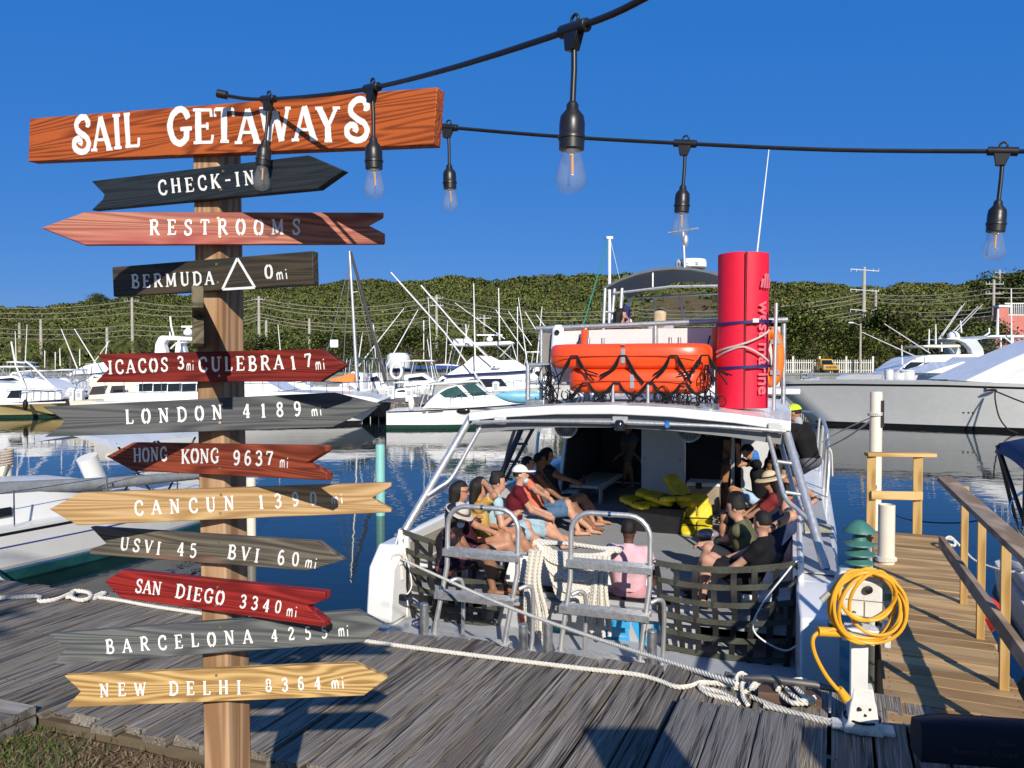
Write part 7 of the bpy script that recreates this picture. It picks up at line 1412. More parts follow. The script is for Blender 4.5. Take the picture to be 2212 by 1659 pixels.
for k in range(16): c = V((random.choice((-1.02, 1.02)) + random.gauss(0, .04), 2.0 + random.uniform(-.05, .05), 3.2)); mb.tube(curve([c, c + V((random.gauss(0, .05), 0, -.2)), c + V((random.gauss(0, .08), 0, -.42)), c + V((random.gauss(0, .12), -.03, -.54))], 4), .008, 5)
solo('tangled_line', mb, BLACKR, 'tangle of black safety line around and under the orange life floats', 'rope', kind='stuff')
# foam mat roll
RED = mat('red_foam', (.74, .006, .035), .6, var=.05, scale=4, bump=.001, bscale=30); fm = thing('foam_mat', 'big rolled red foam floating mat standing upright on the roof', 'foam mat', bp_(1.44, 2.35, 2.66), -BA)
mc = V((1.43, 2.45, 0)); mr_ = .335
def mpt(a, r, z): return V((mc.x + r * math.cos(a), mc.y + r * math.sin(a), z))
mb = M_(); secs = []; na = 150
for i in range(na + 1):
    a = -1.52 - i / na * 2 * math.pi * 2.4; r = mr_ * (1 - .36 * i / na); secs.append([mpt(a, r, 2.66), mpt(a, r, 4.585), mpt(a, r - .035, 4.585), mpt(a, r - .035, 2.66)])
mb.loft(secs); part('mat_roll', mb, RED, fm, smooth=50)
mb = M_(); mb.tube([mpt(-1.50, mr_ - .012, 2.665), mpt(-1.44, mr_ - .012, 4.58)], .014, 6); part('mat_edge', mb, mat('dark_red_edge', (.16, .002, .01), .7), fm)
PKW = mat('pale_pink_print', (.62, .14, .17), .6)
vs, fs = textmesh('west marine', .235, .004); mb = M_(); a_t = -.85
mb.add([mpt(a_t + y / (mr_ + .002) - .1, mr_ + .0025, 3.98 - x * .98) for x, y, z in vs], fs); part('lettering', mb, PKW, fm, smooth=0, fix=False)
mb = M_()
for k in range(4):
    y0 = -.02 + k * .045; zc_ = 4.18 + (.02, .05, .05, .02)[k]; pts = [(y0, -.09), (y0 + .032, -.09), (y0 + .032 + .02, .09), (y0 + .02, .09)]
    hgt = (.6, 1, 1, .6)[k]
    for q in range(5):
        t0, t1 = q / 5, (q + 1) / 5; b = len(mb.v); mb.add([mpt(a_t + (y0 + .02 * t) / mr_ + (w / mr_), mr_ + .0025, zc_ - .09 * hgt + .18 * hgt * t) for t, w in ((t0, 0), (t0, .034), (t1, .034), (t1, 0))], [(0, 1, 2, 3)])
part('emblem', mb, PKW, fm, smooth=0, fix=False)
for z in (3.72, 3.17): mb = M_(); mb.loft([[mpt(a, mr_ + .004, z - .018 + .02 * math.cos(a)), mpt(a, mr_ + .004, z + .018 + .02 * math.cos(a)), mpt(a, mr_ + .010, z + .018 + .02 * math.cos(a)), mpt(a, mr_ + .010, z - .018 + .02 * math.cos(a))] for a in np.linspace(0, 6.2832, 41)], cap=False); part('strap', mb, mat('navy_strap', (.012, .012, .10), .6), fm)
mb = M_(); mb.box(tuple(mpt(-1.1, mr_ + .014, 3.74)), (.07, .02, .05)); part('buckle', mb, WHITE, fm)
rp = [mpt(a, mr_ + .015, z) for a, z in ((-2.7, 3.36), (-2.2, 3.40), (-1.7, 3.44), (-1.2, 3.50), (-.7, 3.58), (-.3, 3.66))]; mb = M_(); mb.v = []; q = MB(); q.rope([BT @ p for p in curve(rp)], .014); q.rope([BT @ p for p in curve([mpt(a, mr_ + .012, z) for a, z in ((-2.7, 3.30), (-2.1, 3.37), (-1.6, 3.42), (-1.2, 3.38), (-.7, 3.28), (-.3, 3.20))])], .014); part('rope_lashing', q, mat('pinkish_rope', (.62, .48, .44), .8, var=.15, scale=60), fm)
c = V((1.74, 2.9, 3.3)); mb = M_(); mb.tube([c + V((.10 * math.cos(a), 0, .33 * math.sin(a))) for a in np.linspace(0, 6.28, 21)[:-1]], .075, 10, closed=True); lr = thing('life_ring', 'orange horseshoe life buoy hung behind the red foam mat', 'life ring', bp_(*c)); part('ring', mb, mat('orange_ring', (.75, .17, .015), .5), lr); mb = M_()
for dz in (.2, -.2): mb.box(c + V((.06, -.06, dz)), (.12, .05, .06))
part('reflective_band', mb, mat('silver_tape', (0, 0, 0)), lr)
mb = M_(); mb.cyl((1.80, 2.2, 2.64), (1.82, 2.2, 3.95), .022); part('mat_post', mb, ALU, tb)
# nets
NETV = mat('black_webbing', (.012, .012, .011), .5, var=.4, scale=50, bump=.001, bscale=200)
NETM = mat('olive_webbing', (.05, .052, .038), .75, var=.5, scale=40, stretch=(1, 1, 3), bump=.001, bscale=200)
def net(label, TL, TR, BL, BR, nh, nv, sag, bow, w=.056):
    TL, TR, BL, BR = V(TL), V(TR), V(BL), V(BR); t = thing('cargo_net', label, 'net', bp_(*BL), -BA)
    def q(s, r): p = TL.lerp(TR, s).lerp(BL.lerp(BR, s), r); p.z -= sag * 4 * s * (1 - s) * (1 - r * .75); p.y -= bow * math.sin(math.pi * s) * (.3 + math.sin(math.pi * r)); return p
    for i in range(nh):
        r = i / (nh - 1); mb = M_(); rows = []; ww = w * (1.15 if i in (0, nh - 1) else 1)
        for s in np.linspace(0, 1, 25): p = q(s, r); j = .006 * math.sin(s * 23 + i); rows.append([p + V((0, -.004 + j, -ww / 2)), p + V((0, -.004 - j, ww / 2)), p + V((0, .0 - j, ww / 2)), p + V((0, .0 + j, -ww / 2))])
        mb.loft(rows); part('net_strap', mb, NETM, t)
    for i in range(nv):
        s = i / (nv - 1); mb = M_(); rows = []
        for r in np.linspace(0, 1, 19): p = q(s, r); e = .012 * math.sin(r * 15 + i * 2); p = p + V((.01 * math.sin(r * 9 + i), .002 + e * .5, 0)); rows.append([p + V((-w / 2, e * .4, 0)), p + V((w / 2, -e * .4, 0)), p + V((w / 2, -e * .4 + .004, 0)), p + V((-w / 2, e * .4 + .004, 0))])
        mb.loft(rows); part('net_strap', mb, NETV, t)
    for p in (TL, TR, BL, BR): mb = M_(); mb.tube([p + V((.03 * math.cos(a), 0, .03 * math.sin(a))) for a in np.linspace(0, 6.28, 9)[:-1]], .007, 5, closed=True); part('clip', mb, STEEL, t)
    return t
net('olive webbing net hung at the right stern opening', (.74, -.02, 1.22), (2.08, -.02, 1.33), (.86, -.02, .22), (1.96, -.05, .22), 7, 8, .065, .04)
net('olive webbing net hung at the left stern opening behind the first ladder', (-2.12, -.02, 1.33), (-.86, .02, 1.16), (-1.98, .0, .28), (-1.02, .05, .40), 6, 8, .06, .04)
# hanging rope coil
t = thing('rope_coil', 'thick white rope coiled and draped between the two boarding ladders', 'rope', bp_(-.1, -.1, .5)); mb = MB(); random.seed(3); R0 = .019
for k in range(19):
    d = .06 + k * .0265; y = -.15 - .010 * (k % 5); a, b = V((-.52 + .010 * k, y + .07, 1.35 - .003 * k)), V((.36 - .012 * k, y + .07, 1.34 - .005 * k)); mid = V((-.06 + random.uniform(-.02, .02), y - .03, 1.33 - d))
    q = [a, a.lerp(mid, .5) + V((-.05, -.02, -.17 * d / .5)), mid, b.lerp(mid, .5) + V((.05, -.02, -.17 * d / .5)), b]; mb.rope([BT @ p for p in curve(q)], .021, seg=6)
for x0, x1, z1, n in ((-.46, -.44, .34, 8), (.24, .22, .45, 8)):
    for k in range(n):
        xx = x0 + (k - n / 2) * .020; y = -.20 - .025 * (k % 3); q = [V((xx, y + .06, 1.28)), V((xx - .02, y, .98)), V((x1 + (k - n / 2) * .034, y - .01, .66)), V((x1 + (k - n / 2) * .026 + .02, y, z1 + random.uniform(-.03, .14)))]; mb.rope([BT @ p for p in curve(q)], .021, seg=6)
for k in range(6): yy = -.12 + .035 * k; mb.rope([BT @ p for p in curve([V((-.52, yy, 1.33)), V((-.2, yy + .01, 1.36 - .01 * k)), V((.12, yy, 1.35 - .01 * k)), V((.40, yy + .02, 1.32))])], .021, seg=6)
part('coil', mb, ROPE, t)
# lines between boat and dock / pile
mb = MB(); a, b = bp_(-2.13, -.08, 1.04), gz(1592, 1476, DZ + .06); mb.rope(curve([a, a.lerp(b, .25) + V((0, 0, -.04)), a.lerp(b, .5) + V((0, 0, -.07)), a.lerp(b, .75) + V((0, 0, -.05)), b]), .015); k_ = bp_(-2.1, -.12, 1.04)
for i in range(3): mb.rope(curve([k_ + V((.07 * math.cos(a_ + i), -.03 + .02 * i, .06 * math.sin(a_ + i * 1.3))) for a_ in np.linspace(0, 5.6, 8)]), .015)
mb.rope(curve([k_, k_ + V((.03, 0, -.1)), k_ + V((.04, 0, -.24))]), .015); solo('stern_line', mb, ROPE, 'white stern line running from the left stern of the boat to the dock cleat', 'rope')
mb = MB(); a, b = V((at(1893, 893, 8.75).x, 8.67, at(1893, 893, 8.75).z)), bp_(2.55, 5.2, 1.92); mb.rope([a, a.lerp(b, .5) + V((0, 0, -.03)), b], .012); mb.rope(curve([b, b + V((.05, 0, -.1)), b + V((.06, -.02, -.45))]), .012); mb.rope(curve([a, a.lerp(bp_(2.4, 9, 1.9), .4) + V((0, 0, -.12)), bp_(2.5, 9, 1.6)]), .009); solo('spring_line', mb, ROPE, 'white line from the tour boat side rail to the tall cream pile', 'rope')
# cockpit clutter
tu = thing('storage_tub', 'black plastic tub on the cockpit floor under yellow life vests', 'tub', bp_(.1, 3.95, .7), -BA); mb = M_(); mb.loft([[V((.12 + sx * w, 3.95 + sy * w * .6, z)) for sx, sy in ((-1, -1), (1, -1), (1, 1), (-1, 1))] for w, z in ((.36, .7), (.42, 1.05), (.45, 1.05), (.45, 1.08), (.40, 1.08), (.36, .75))]); part('tub_body', mb, BLACK, tu, bevel=.01)
VY = mat('yellow_vest_foam', (.66, .52, .015), .55, var=.12, scale=8); random.seed(17)
def vest(cx, cy, cz, rz_, tilt, lb):
    M = Matrix.Translation((cx, cy, cz)) @ Matrix.Rotation(rz_, 4, 'Z') @ Matrix.Rotation(tilt, 4, 'X'); t = thing('life_vest', lb, 'life vest', bp_(cx, cy, cz - .08), 0, 'yellow life vests'); mb = M_()
    for (x, y, rx, ry, rz3) in ((-.12, -.06, .115, .23, .045), (.12, -.06, .115, .23, .045), (0, .20, .19, .10, .05)):
        P_ = []
        n_, m_ = 20, 10
        for a in range(m_ + 1):
            th = math.pi * a / m_
            for b_ in range(n_):
                ph = 2 * math.pi * b_ / n_; q4 = lambda v: math.copysign(abs(v) ** .5, v); P_.append(M @ V((x + rx * q4(math.sin(th)) * q4(math.cos(ph)) * (1 if abs(math.sin(th)) > .01 else 0), y + ry * q4(math.sin(th)) * q4(math.sin(ph)) * (1 if abs(math.sin(th)) > .01 else 0), rz3 * math.copysign(abs(math.cos(th)) ** .6, math.cos(th)) - .10 * (y + ry * math.sin(ph) * .7) ** 2 + random.uniform(-.004, .004))))
        mb.add(P_, [(a * n_ + b_, (a + 1) * n_ + b_, (a + 1) * n_ + (b_ + 1) % n_, a * n_ + (b_ + 1) % n_) for a in range(m_) for b_ in range(n_)])
    part('foam', mb, VY, t, smooth=60)
    mb = M_(); mb.tube([M @ V((-.24, -.1, .02)), M @ V((-.12, -.1, .052)), M @ V((.12, -.1, .052)), M @ V((.24, -.1, .02))], .012, 6); part('belt', mb, BLACK, t)
for i, (x, y, z, r, ti, lb) in enumerate([(-.15, 3.9, 1.12, .9, .1, 'yellow life vest at the left end of the tub'), (.08, 3.98, 1.19, 1.5, .25, 'yellow life vest on top of the tub pile, middle'), (.3, 3.95, 1.16, .6, -.3, 'yellow life vest leaning at the right of the tub pile'), (.42, 4.15, 1.27, 1.2, .9, 'topmost yellow life vest reaching up against the white panel'), (-.02, 4.1, 1.12, -.6, .2, 'yellow life vest half buried in the pile'), (.66, 4.2, .95, .2, 1.1, 'yellow life vest propped beside the cooler'), (.68, 4.0, .80, .1, .3, 'yellow life vest lying on the floor right of the tub')]): vest(x, y, z, r, ti, lb)
co = thing('cooler', 'tan cooler with pale lid standing behind the yellow life vests', 'cooler', bp_(.6, 5.75, .7), -BA); mb = M_(); mb.box((.62, 5.7, .93), (.52, .4, .46)); part('cooler_body', mb, mat('tan_plastic', (.30, .23, .17), .55), co, bevel=.025); mb = M_(); mb.box((.62, 5.7, 1.19), (.55, .43, .07)); part('lid', mb, WH, co, bevel=.02); mb = M_(); mb.box((.55, 5.47, 1.17), (.1, .03, .1)); part('latch', mb, BLACK, co)
mb = M_(); mb.box((.93, 6.0, 1.3), (.14, .03, 1.2), Matrix.Rotation(.08, 3, 'Y')); solo('wooden_plank', mb, wood('brown_plank', (.16, .07, .03), (.32, .16, .08), ax=2, islands=False), 'narrow brown plank standing upright behind the cooler', 'plank')
for x, c_, lb in ((.45, (.5, .4, .05), 'yellow-filled jug on the dark cabin shelf'), (.62, (.2, .25, .3), 'pale jug on the dark cabin shelf')):
    mb = M_(); mb.lathe([(.07, 0), (.07, .16), (.03, .22), (.025, .27), (0, .27)], Matrix.Translation((x, 8.0, 1.78)), 14); solo('jug', mb, mat('jug_%d' % int(x * 100), c_, .4), lb, 'jug')
# ================================================================ PEOPLE: smooth bodies from blended tapered limbs
def nets(Fd, org, h):
    S = Fd < 0; c = np.zeros(tuple(n - 1 for n in Fd.shape), np.int8); n0, n1, n2 = c.shape
    for i in (0, 1):
        for j in (0, 1):
            for k in (0, 1): c += S[i:i + n0, j:j + n1, k:k + n2]
    m = (c > 0) & (c < 8); idx = -np.ones(c.shape, np.int64); ii = np.argwhere(m); idx[m] = np.arange(len(ii))
    acc = np.zeros((len(ii), 3)); cnt = np.zeros(len(ii)); A = ii
    for ax in range(3):
        o = [0, 0, 0]; o[ax] = 1; oth = [q for q in range(3) if q != ax]
        for a in (0, 1):
            for b in (0, 1):
                p = A.copy(); p[:, oth[0]] += a; p[:, oth[1]] += b; q = p + o
                f0 = Fd[tuple(p.T)]; f1 = Fd[tuple(q.T)]; s = (f0 < 0) != (f1 < 0); t = np.where(s, f0 / (f0 - f1 + 1e-12), 0)
                x = p.astype(float); x[:, ax] += t; acc[s] += x[s]; cnt[s] += 1
    vs = org + (acc / cnt[:, None]) * h; fs = []
    for ax in range(3):
        o1, o2 = [(1, 2), (2, 0), (0, 1)][ax]; sl0 = [slice(None)] * 3; sl1 = [slice(None)] * 3; sl0[ax] = slice(0, -1); sl1[ax] = slice(1, None)
        ch = S[tuple(sl0)] != S[tuple(sl1)]; e = np.argwhere(ch); e = e[(e[:, o1] > 0) & (e[:, o2] > 0) & (e[:, o1] < c.shape[o1]) & (e[:, o2] < c.shape[o2]) & (e[:, ax] < c.shape[ax])]
        if not len(e): continue
        def at_(a, b): q = e.copy(); q[:, o1] -= a; q[:, o2] -= b; return idx[tuple(q.T)]
        Q = np.stack([at_(0, 0), at_(1, 0), at_(1, 1), at_(0, 1)], 1); fl = ~S[tuple(e.T)]; Q[fl] = Q[fl][:, ::-1]; fs.append(Q)
    return vs, np.concatenate(fs)
class Blob:
    """signed-distance blend; points are numpy arrays in boat coordinates"""
    def __init__(s, h=.011): s.p = []; s.h = h
    def cap(s, a, b, ra, rb=None, k=.025, cut=None): s.p.append(('c', np.array(a, float), np.array(b, float), ra, ra if rb is None else rb, k, cut)); return s
    def ell(s, c, r, R=None, k=.02, fn=None, sub=False): s.p.append(('e', np.array(c, float), np.array(r, float), np.eye(3) if R is None else R, k, fn, sub)); return s
    def build(s):
        lo = np.full(3, 1e9); hi = -lo
        for q in s.p:
            if q[0] == 'c': r = max(q[3], q[4]); lo = np.minimum(lo, np.minimum(q[1], q[2]) - r); hi = np.maximum(hi, np.maximum(q[1], q[2]) + r)
            elif not q[6]: lo = np.minimum(lo, q[1] - q[2].max()); hi = np.maximum(hi, q[1] + q[2].max())
        lo -= 3 * s.h; n = np.ceil((hi + 3 * s.h - lo) / s.h).astype(int) + 1; Fd = np.full(n, .5, np.float32); h = s.h
        for q in s.p:
            if q[0] == 'c': r = max(q[3], q[4]); a = np.minimum(q[1], q[2]) - r; b = np.maximum(q[1], q[2]) + r; k = q[5]
            else: a = q[1] - q[2].max(); b = q[1] + q[2].max(); k = q[4]
            i0 = np.clip(np.floor((a - k - 2 * h - lo) / h).astype(int), 0, n); i1 = np.clip(np.ceil((b + k + 2 * h - lo) / h).astype(int) + 1, 0, n)
            g = [lo[d] + h * np.arange(i0[d], i1[d]) for d in range(3)]; P = np.stack(np.meshgrid(*g, indexing='ij'), -1); sl = tuple(slice(i0[d], i1[d]) for d in range(3))
            if q[0] == 'c':
                ba = q[2] - q[1]; t = np.clip(((P - q[1]) @ ba) / max(1e-9, ba @ ba), 0, 1); d = np.linalg.norm(P - q[1] - t[..., None] * ba, axis=-1) - (q[3] + (q[4] - q[3]) * t)
                if q[6] is not None: e = ba / np.linalg.norm(ba); d = np.maximum(d, (P - (q[1] + ba * q[6])) @ e)
            else:
                L = (P - q[1]) @ q[3]; u = np.linalg.norm(L / q[2], axis=-1); g_ = np.linalg.norm(L / q[2] ** 2, axis=-1) + 1e-9; d = u * (u - 1) / g_
                if q[5] is not None: d = q[5](L, d)
            f = Fd[sl]
            if q[0] == 'e' and q[6]: Fd[sl] = np.maximum(f, -d)
            else: hh = np.clip(.5 + .5 * (d - f) / k, 0, 1); Fd[sl] = (d + (f - d) * hh) - k * hh * (1 - hh)
        return nets(Fd, lo, h)
def blob_part(name, B, m, parent, T=None, label=None, world=False):
    vs, fs = B.build(); M4 = np.array(T if T is not None else BT); W = vs @ M4[:3, :3].T + M4[:3, 3]
    I = np.array(WM[parent.name].inverted()); W = W @ I[:3, :3].T + I[:3, 3]
    me = bpy.data.meshes.new(name); me.from_pydata(W.tolist(), [], fs.tolist()); me.materials.append(m); me.polygons.foreach_set('use_smooth', [True] * len(me.polygons)); me.update()
    o = link(bpy.data.objects.new(name, me)); o.parent = parent; WM[o.name] = WM[parent.name]
    if label: o['label'] = label
    return o
nrm_ = lambda v: v / (np.linalg.norm(v) + 1e-12); A3 = lambda *p: np.array(p, float)
def ik(a, b, l1, l2, pole):
    d = b - a; L = np.linalg.norm(d); L2 = min(L, (l1 + l2) * .995); u = nrm_(d); x = (l1 * l1 - l2 * l2 + L2 * L2) / (2 * L2); y = math.sqrt(max(0, l1 * l1 - x * x)); p = pole - u * (pole @ u)
    return a + u * x + nrm_(p) * y, a + u * L2
def skinmat(n, c): return mat('skin_' + n, c, .5, var=.1, scale=7, spec=.35)
SKL, SKT, SKB, SKD = skinmat('light', (.50, .27, .18)), skinmat('tan', (.42, .21, .125)), skinmat('brown', (.24, .115, .065)), skinmat('dark', (.10, .048, .03))
HB = mat('black_hair', (.013, .010, .008), .5, var=.6, scale=70, bump=.012, bscale=160, spec=.3); HBL = mat('blond_hair', (.52, .40, .24), .5, var=.3, scale=60, bump=.003, bscale=150); HCURL = mat('dark_curls', (.014, .010, .008), .55, var=.5, scale=60, bump=.015, bscale=70)
def cloth(n, c, var=.12, **k): return mat('cloth_' + n, c, .85, var=var, scale=k.pop('scale', 9), bump=.014, bscale=17, spec=.12, **k)
def denim(n, c): return mat('denim_' + n, c, .85, var=.25, scale=14, bump=.002, bscale=160, spec=.2, grime=((min(1, c[0] * 1.7 + .1), min(1, c[1] * 1.6 + .1), min(1, c[2] * 1.4 + .1)), .6))
def floral(n, base, fl, sc=22): return mat('floral_' + n, base, .85, var=.15, scale=sc, spec=.2, grime=(fl, .50))
def person(label, hip, head, th, look, skin, shirt, legs=None, feet=None, hands=None, sleeve=.55, hair='short', hairm=HB, pitch=0, shorts=.85, w=1.0, poles=((0, 0, -1), (0, 0, -1)), collar=0, T=None, group='passengers on the tour boat', stand=False, shoes=None, lpole=None, tank=False):
    """hip, head: joints in boat coordinates; th facing, look head heading (degrees from +x towards +y)"""
    hip, head = A3(*hip), A3(*head); T = T or BT
    f = A3(math.cos(R_(th)), math.sin(R_(th)), 0); up = A3(0, 0, 1); r = np.cross(f, up)
    hf = A3(math.cos(R_(look)) * math.cos(R_(pitch)), math.sin(R_(look)) * math.cos(R_(pitch)), math.sin(R_(pitch))); hr = nrm_(np.cross(hf, up)); hu = np.cross(hr, hf); Rm = np.stack([hf, hr, hu], 1)
    sp_ = nrm_(head - hip); neck = head - hu * .135 - hf * .02 + (hip - head) * .02; tl = np.linalg.norm(neck - hip); chest = hip + (neck - hip) * .62 - f * .02; root = thing('person', label, 'person', tuple(T @ V((hip[0], hip[1], 0))) [:2] + (float((T @ V((hip[0], hip[1], hip[2] - .1)))[2]),), 0, group)
    shl = [neck - sp_ * .065 + s * r * .165 * w for s in (-1, 1)]; hj = [hip + s * r * .085 for s in (-1, 1)]
    hands = hands or [shl[i] + f * .3 - up * .38 for i in (0, 1)]; feet = feet or [hj[i] + f * .42 - up * .42 for i in (0, 1)]
    arms = []; lg = []
    for i in (0, 1):
        pl = A3(*poles[i]); e, hd = ik(shl[i], A3(*hands[i]), .285, .25, pl + (2 * i - 1) * r * .45); arms.append((e, hd))
        k_, an = ik(hj[i], A3(*feet[i]) + up * .07, .44, .42, A3(*lpole) if lpole else (f * 1 + up * 1.2)); lg.append((k_, an))
    B = Blob()
    B.cap(hj[0], hj[1], .095, k=.04); 
    for s in (-1, 1): B.cap(hip + s * r * .05, chest + s * r * .075 * w, .088, .098, .06)
    B.cap(chest + r * .07 * w, chest - r * .07 * w, .10, k=.05); B.cap(shl[0] - sp_ * .0, shl[1], .052, k=.05); B.cap(neck - sp_ * .06, head - hu * .06, .052, .048, .03)
    B.ell(head + hu * .02, (.094, .074, .106), Rm, .02); B.ell(head + hf * .035 - hu * .055, (.055, .052, .06), Rm, .03); B.cap(head + hf * .088 + hu * .012, head + hf * .104 - hu * .018, .009, .014, .012)
    B.cap(head + hf * .085 - hu * .055 - hr * .018, head + hf * .085 - hu * .055 + hr * .018, .010, k=.01)
    for s in (-1, 1): B.ell(head - hf * .005 + s * hr * .074, (.022, .009, .032), Rm, .008)
    for i in (0, 1):
        e, hd = arms[i]; B.cap(shl[i], e, .050, .038, .03); B.cap(e, hd, .040, .027, .02); d = nrm_(hd - e); side = nrm_(np.cross(d, up) + 1e-6); pn = np.cross(side, d)
        B.cap(hd, hd + d * .065, .030, .032, .02)
        for q in range(4): b0 = hd + d * .08 + side * (q - 1.5) * .019; b1 = b0 + d * (.034, .042, .04, .03)[q] - pn * .01; B.cap(b0, b1, .0105, .0095, .008); B.cap(b1, b1 + d * .02 - pn * .026, .0095, .008, .006)
        B.cap(hd + d * .025 - side * .028, hd + d * .07 - side * .045 - pn * .012, .013, .010, .01)
        k_, an = lg[i]; B.cap(hj[i], k_, .085, .058, .04); B.cap(k_, k_ + (an - k_) * .35, .056, .056, .03); B.cap(k_ + (an - k_) * .3, an, .055, .036, .03)
        fd = nrm_(f + .25 * (2 * i - 1) * r); B.cap(an - fd * .03 - up * .045, an + fd * .15 - up * .055, .034, .024, .03)
        for q in range(5): b0 = an + fd * .155 - up * .06 + np.cross(fd, up) * (q - 2) * .016; B.cap(b0, b0 + fd * .028, .010, .009, .006)
    blob_part('body', B, skin, root, T)
    # clothes
    B = Blob()
    for s in (-1, 1): B.cap(hip + s * r * .055 - sp_ * .0, chest + s * r * .078 * w, .104, .112, .06)
    B.cap(chest + r * .075 * w, chest - r * .075 * w, .112, k=.05)
    if tank:
        for s in (-1, 1): B.cap(chest + s * r * .07, neck - sp_ * .03 + s * r * .085, .085, .045, .04)
    else:
        B.cap(shl[0], shl[1], .066, k=.05); B.cap(neck - sp_ * .09, neck - sp_ * .02, .075, .06, .03)
        if sleeve:
            for i in (0, 1):
                e, hd = arms[i]; B.cap(shl[i], e, .064, .054 if sleeve <= 1 else .052, .03, cut=min(1, sleeve) if sleeve <= 1 else None)
                if sleeve > 1: B.cap(e, hd, .053, .040, .02, cut=sleeve - 1)
    blob_part('shirt', B, shirt, root, T)
    if legs is not None:
        B = Blob(); B.cap(hj[0], hj[1], .108, k=.04)
        for i in (0, 1):
            k_, an = lg[i]; B.cap(hj[i], k_, .100, .078, .03, cut=min(1.0, shorts))
            if shorts > 1: B.cap(k_, an, .074, .06, .02, cut=shorts - 1)
        blob_part('trousers' if shorts > 1 else 'shorts', B, legs, root, T)
    if shoes is not None:
        B = Blob()
        for i in (0, 1): k_, an = lg[i]; fd = nrm_(f + .25 * (2 * i - 1) * r); B.cap(an - fd * .04 - up * .05, an + fd * .18 - up * .055, .042, .034, .02)
        blob_part('shoes', B, shoes, root, T)
    # hair
    if hair:
        B = Blob(.0085); face = lambda L, d: np.maximum(d, -np.maximum(.028 - L[..., 0], L[..., 2] - .045)); face2 = lambda L, d: np.maximum(np.maximum(d, -np.maximum(.028 - L[..., 0], L[..., 2] - .045)), -.035 - L[..., 2])
        B.ell(head + hu * .022 - hf * .006, (.102, .083, .114) if hair != 'short' else (.0975, .0785, .1105), Rm, .01, face if hair in ('long', 'curly', 'bob') else face2)
        if hair == 'quiff': B.cap(head + hu * .115 + hf * .05, head + hu * .12 - hf * .05, .030, .034, .03)
        if hair in ('long', 'curly', 'bob'):
            n_ = {'long': .36, 'curly': .30, 'bob': .17}[hair]; wd_ = .065 if hair != 'curly' else .085
            for s in (-.5, 0, .5): B.cap(head - hf * .055 + s * hr * .09 + hu * .02, head - hf * .085 + s * hr * .11 - up * n_, wd_, wd_ * .7, .04)
        blob_part('hair', B, hairm, root, T)
    mb = MB(T)
    for s in (-1, 1): mb.ell(head + hf * .083 + s * hr * .031 + hu * .022, (.008, .013, .007), Matrix(Rm.tolist()), 8, 6)
    part('eyes', mb, mat('eye_dark', (.02, .014, .01), .2), root)
    return dict(root=root, head=head, hf=hf, hr=hr, hu=hu, Rm=Rm, arms=arms, legs=lg, shl=shl, chest=chest, T=T, hip=hip, f=f, r=r, neck=neck)
def cap_hat(p, m, kind, band=None):
    head, hf, hr, hu, Rm, root, T = p['head'], p['hf'], p['hr'], p['hu'], p['Rm'], p['root'], p['T']; c = head + hu * .035; B = Blob(.0075)
    up_ = lambda z0: (lambda L, d: np.maximum(d, z0 - L[..., 2]))
    if kind == 'cap':
        B.ell(c - hf * .004, (.112, .094, .108), Rm, .006, up_(.012)); B.ell(c + hf * .13 + hu * .012, (.085, .075, .012), Rm, .01)
    elif kind == 'fedora':
        B.ell(c, (.11, .092, .125), Rm, .01, up_(.0)); B.ell(c + hu * .005, (.175, .155, .014), Rm, .02)
    else:
        B.ell(c, (.112, .098, .115), Rm, .01, up_(.0)); B.ell(c + hu * .0, (.20, .18, .035), Rm, .02, lambda L, d: np.maximum(d, -.012 - L[..., 2]))
    h = blob_part('hat' if kind != 'cap' else 'cap', B, m, root, T)
    if band is not None:
        mb = MB(T); pts = [c + hu * .035 + hf * .113 * math.cos(a) + hr * .098 * math.sin(a) for a in np.linspace(0, 6.2832, 25)[:-1]]; mb.tube([V(q) for q in pts], .013, 8, closed=True); part('hat_band', mb, band, h)
def face_mask(p, m, chin=0):
    head, hf, hr, hu, Rm = p['head'], p['hf'], p['hr'], p['hu'], p['Rm']; B = Blob(.007); B.ell(head + hf * .045 - hu * (.055 + chin), (.068, .06, .048), Rm, .01, lambda L, d: np.maximum(d, .0 - L[..., 0])); o = blob_part('face_mask', B, m, p['root'], p['T'])
    mb = MB(p['T'])
    for s in (-1, 1): mb.tube([V(head + hf * .07 + s * hr * .05 - hu * (.04 + chin)), V(head + hf * .02 + s * hr * .078 - hu * .01), V(head - hf * .01 + s * hr * .082 + hu * .01)], .0035, 5)
    part('mask_strap', mb, m, o)
def loc(u, v, z):
    g = gz(u, v, z); q = BT.inverted() @ g; return (q.x, q.y, q.z)
def locy(u, v, y):
    d = ray(u, v); n = BT.to_3x3() @ V((0, 1, 0)); O = V((0, 0, CZ)); t = (bp_(0, y, 0) - O).dot(n) / d.dot(n); q = BT.inverted() @ (O + d * t); return (q.x, q.y, q.z)
SZ = 1.03
MSK = mat('pale_blue_mask', (.45, .60, .68), .8); STRAW = mat('straw_hat', (.58, .47, .30), .85, var=.15, scale=40, bump=.003, bscale=120); FELT = mat('oatmeal_felt', (.50, .47, .42), .9, var=.12, scale=30)
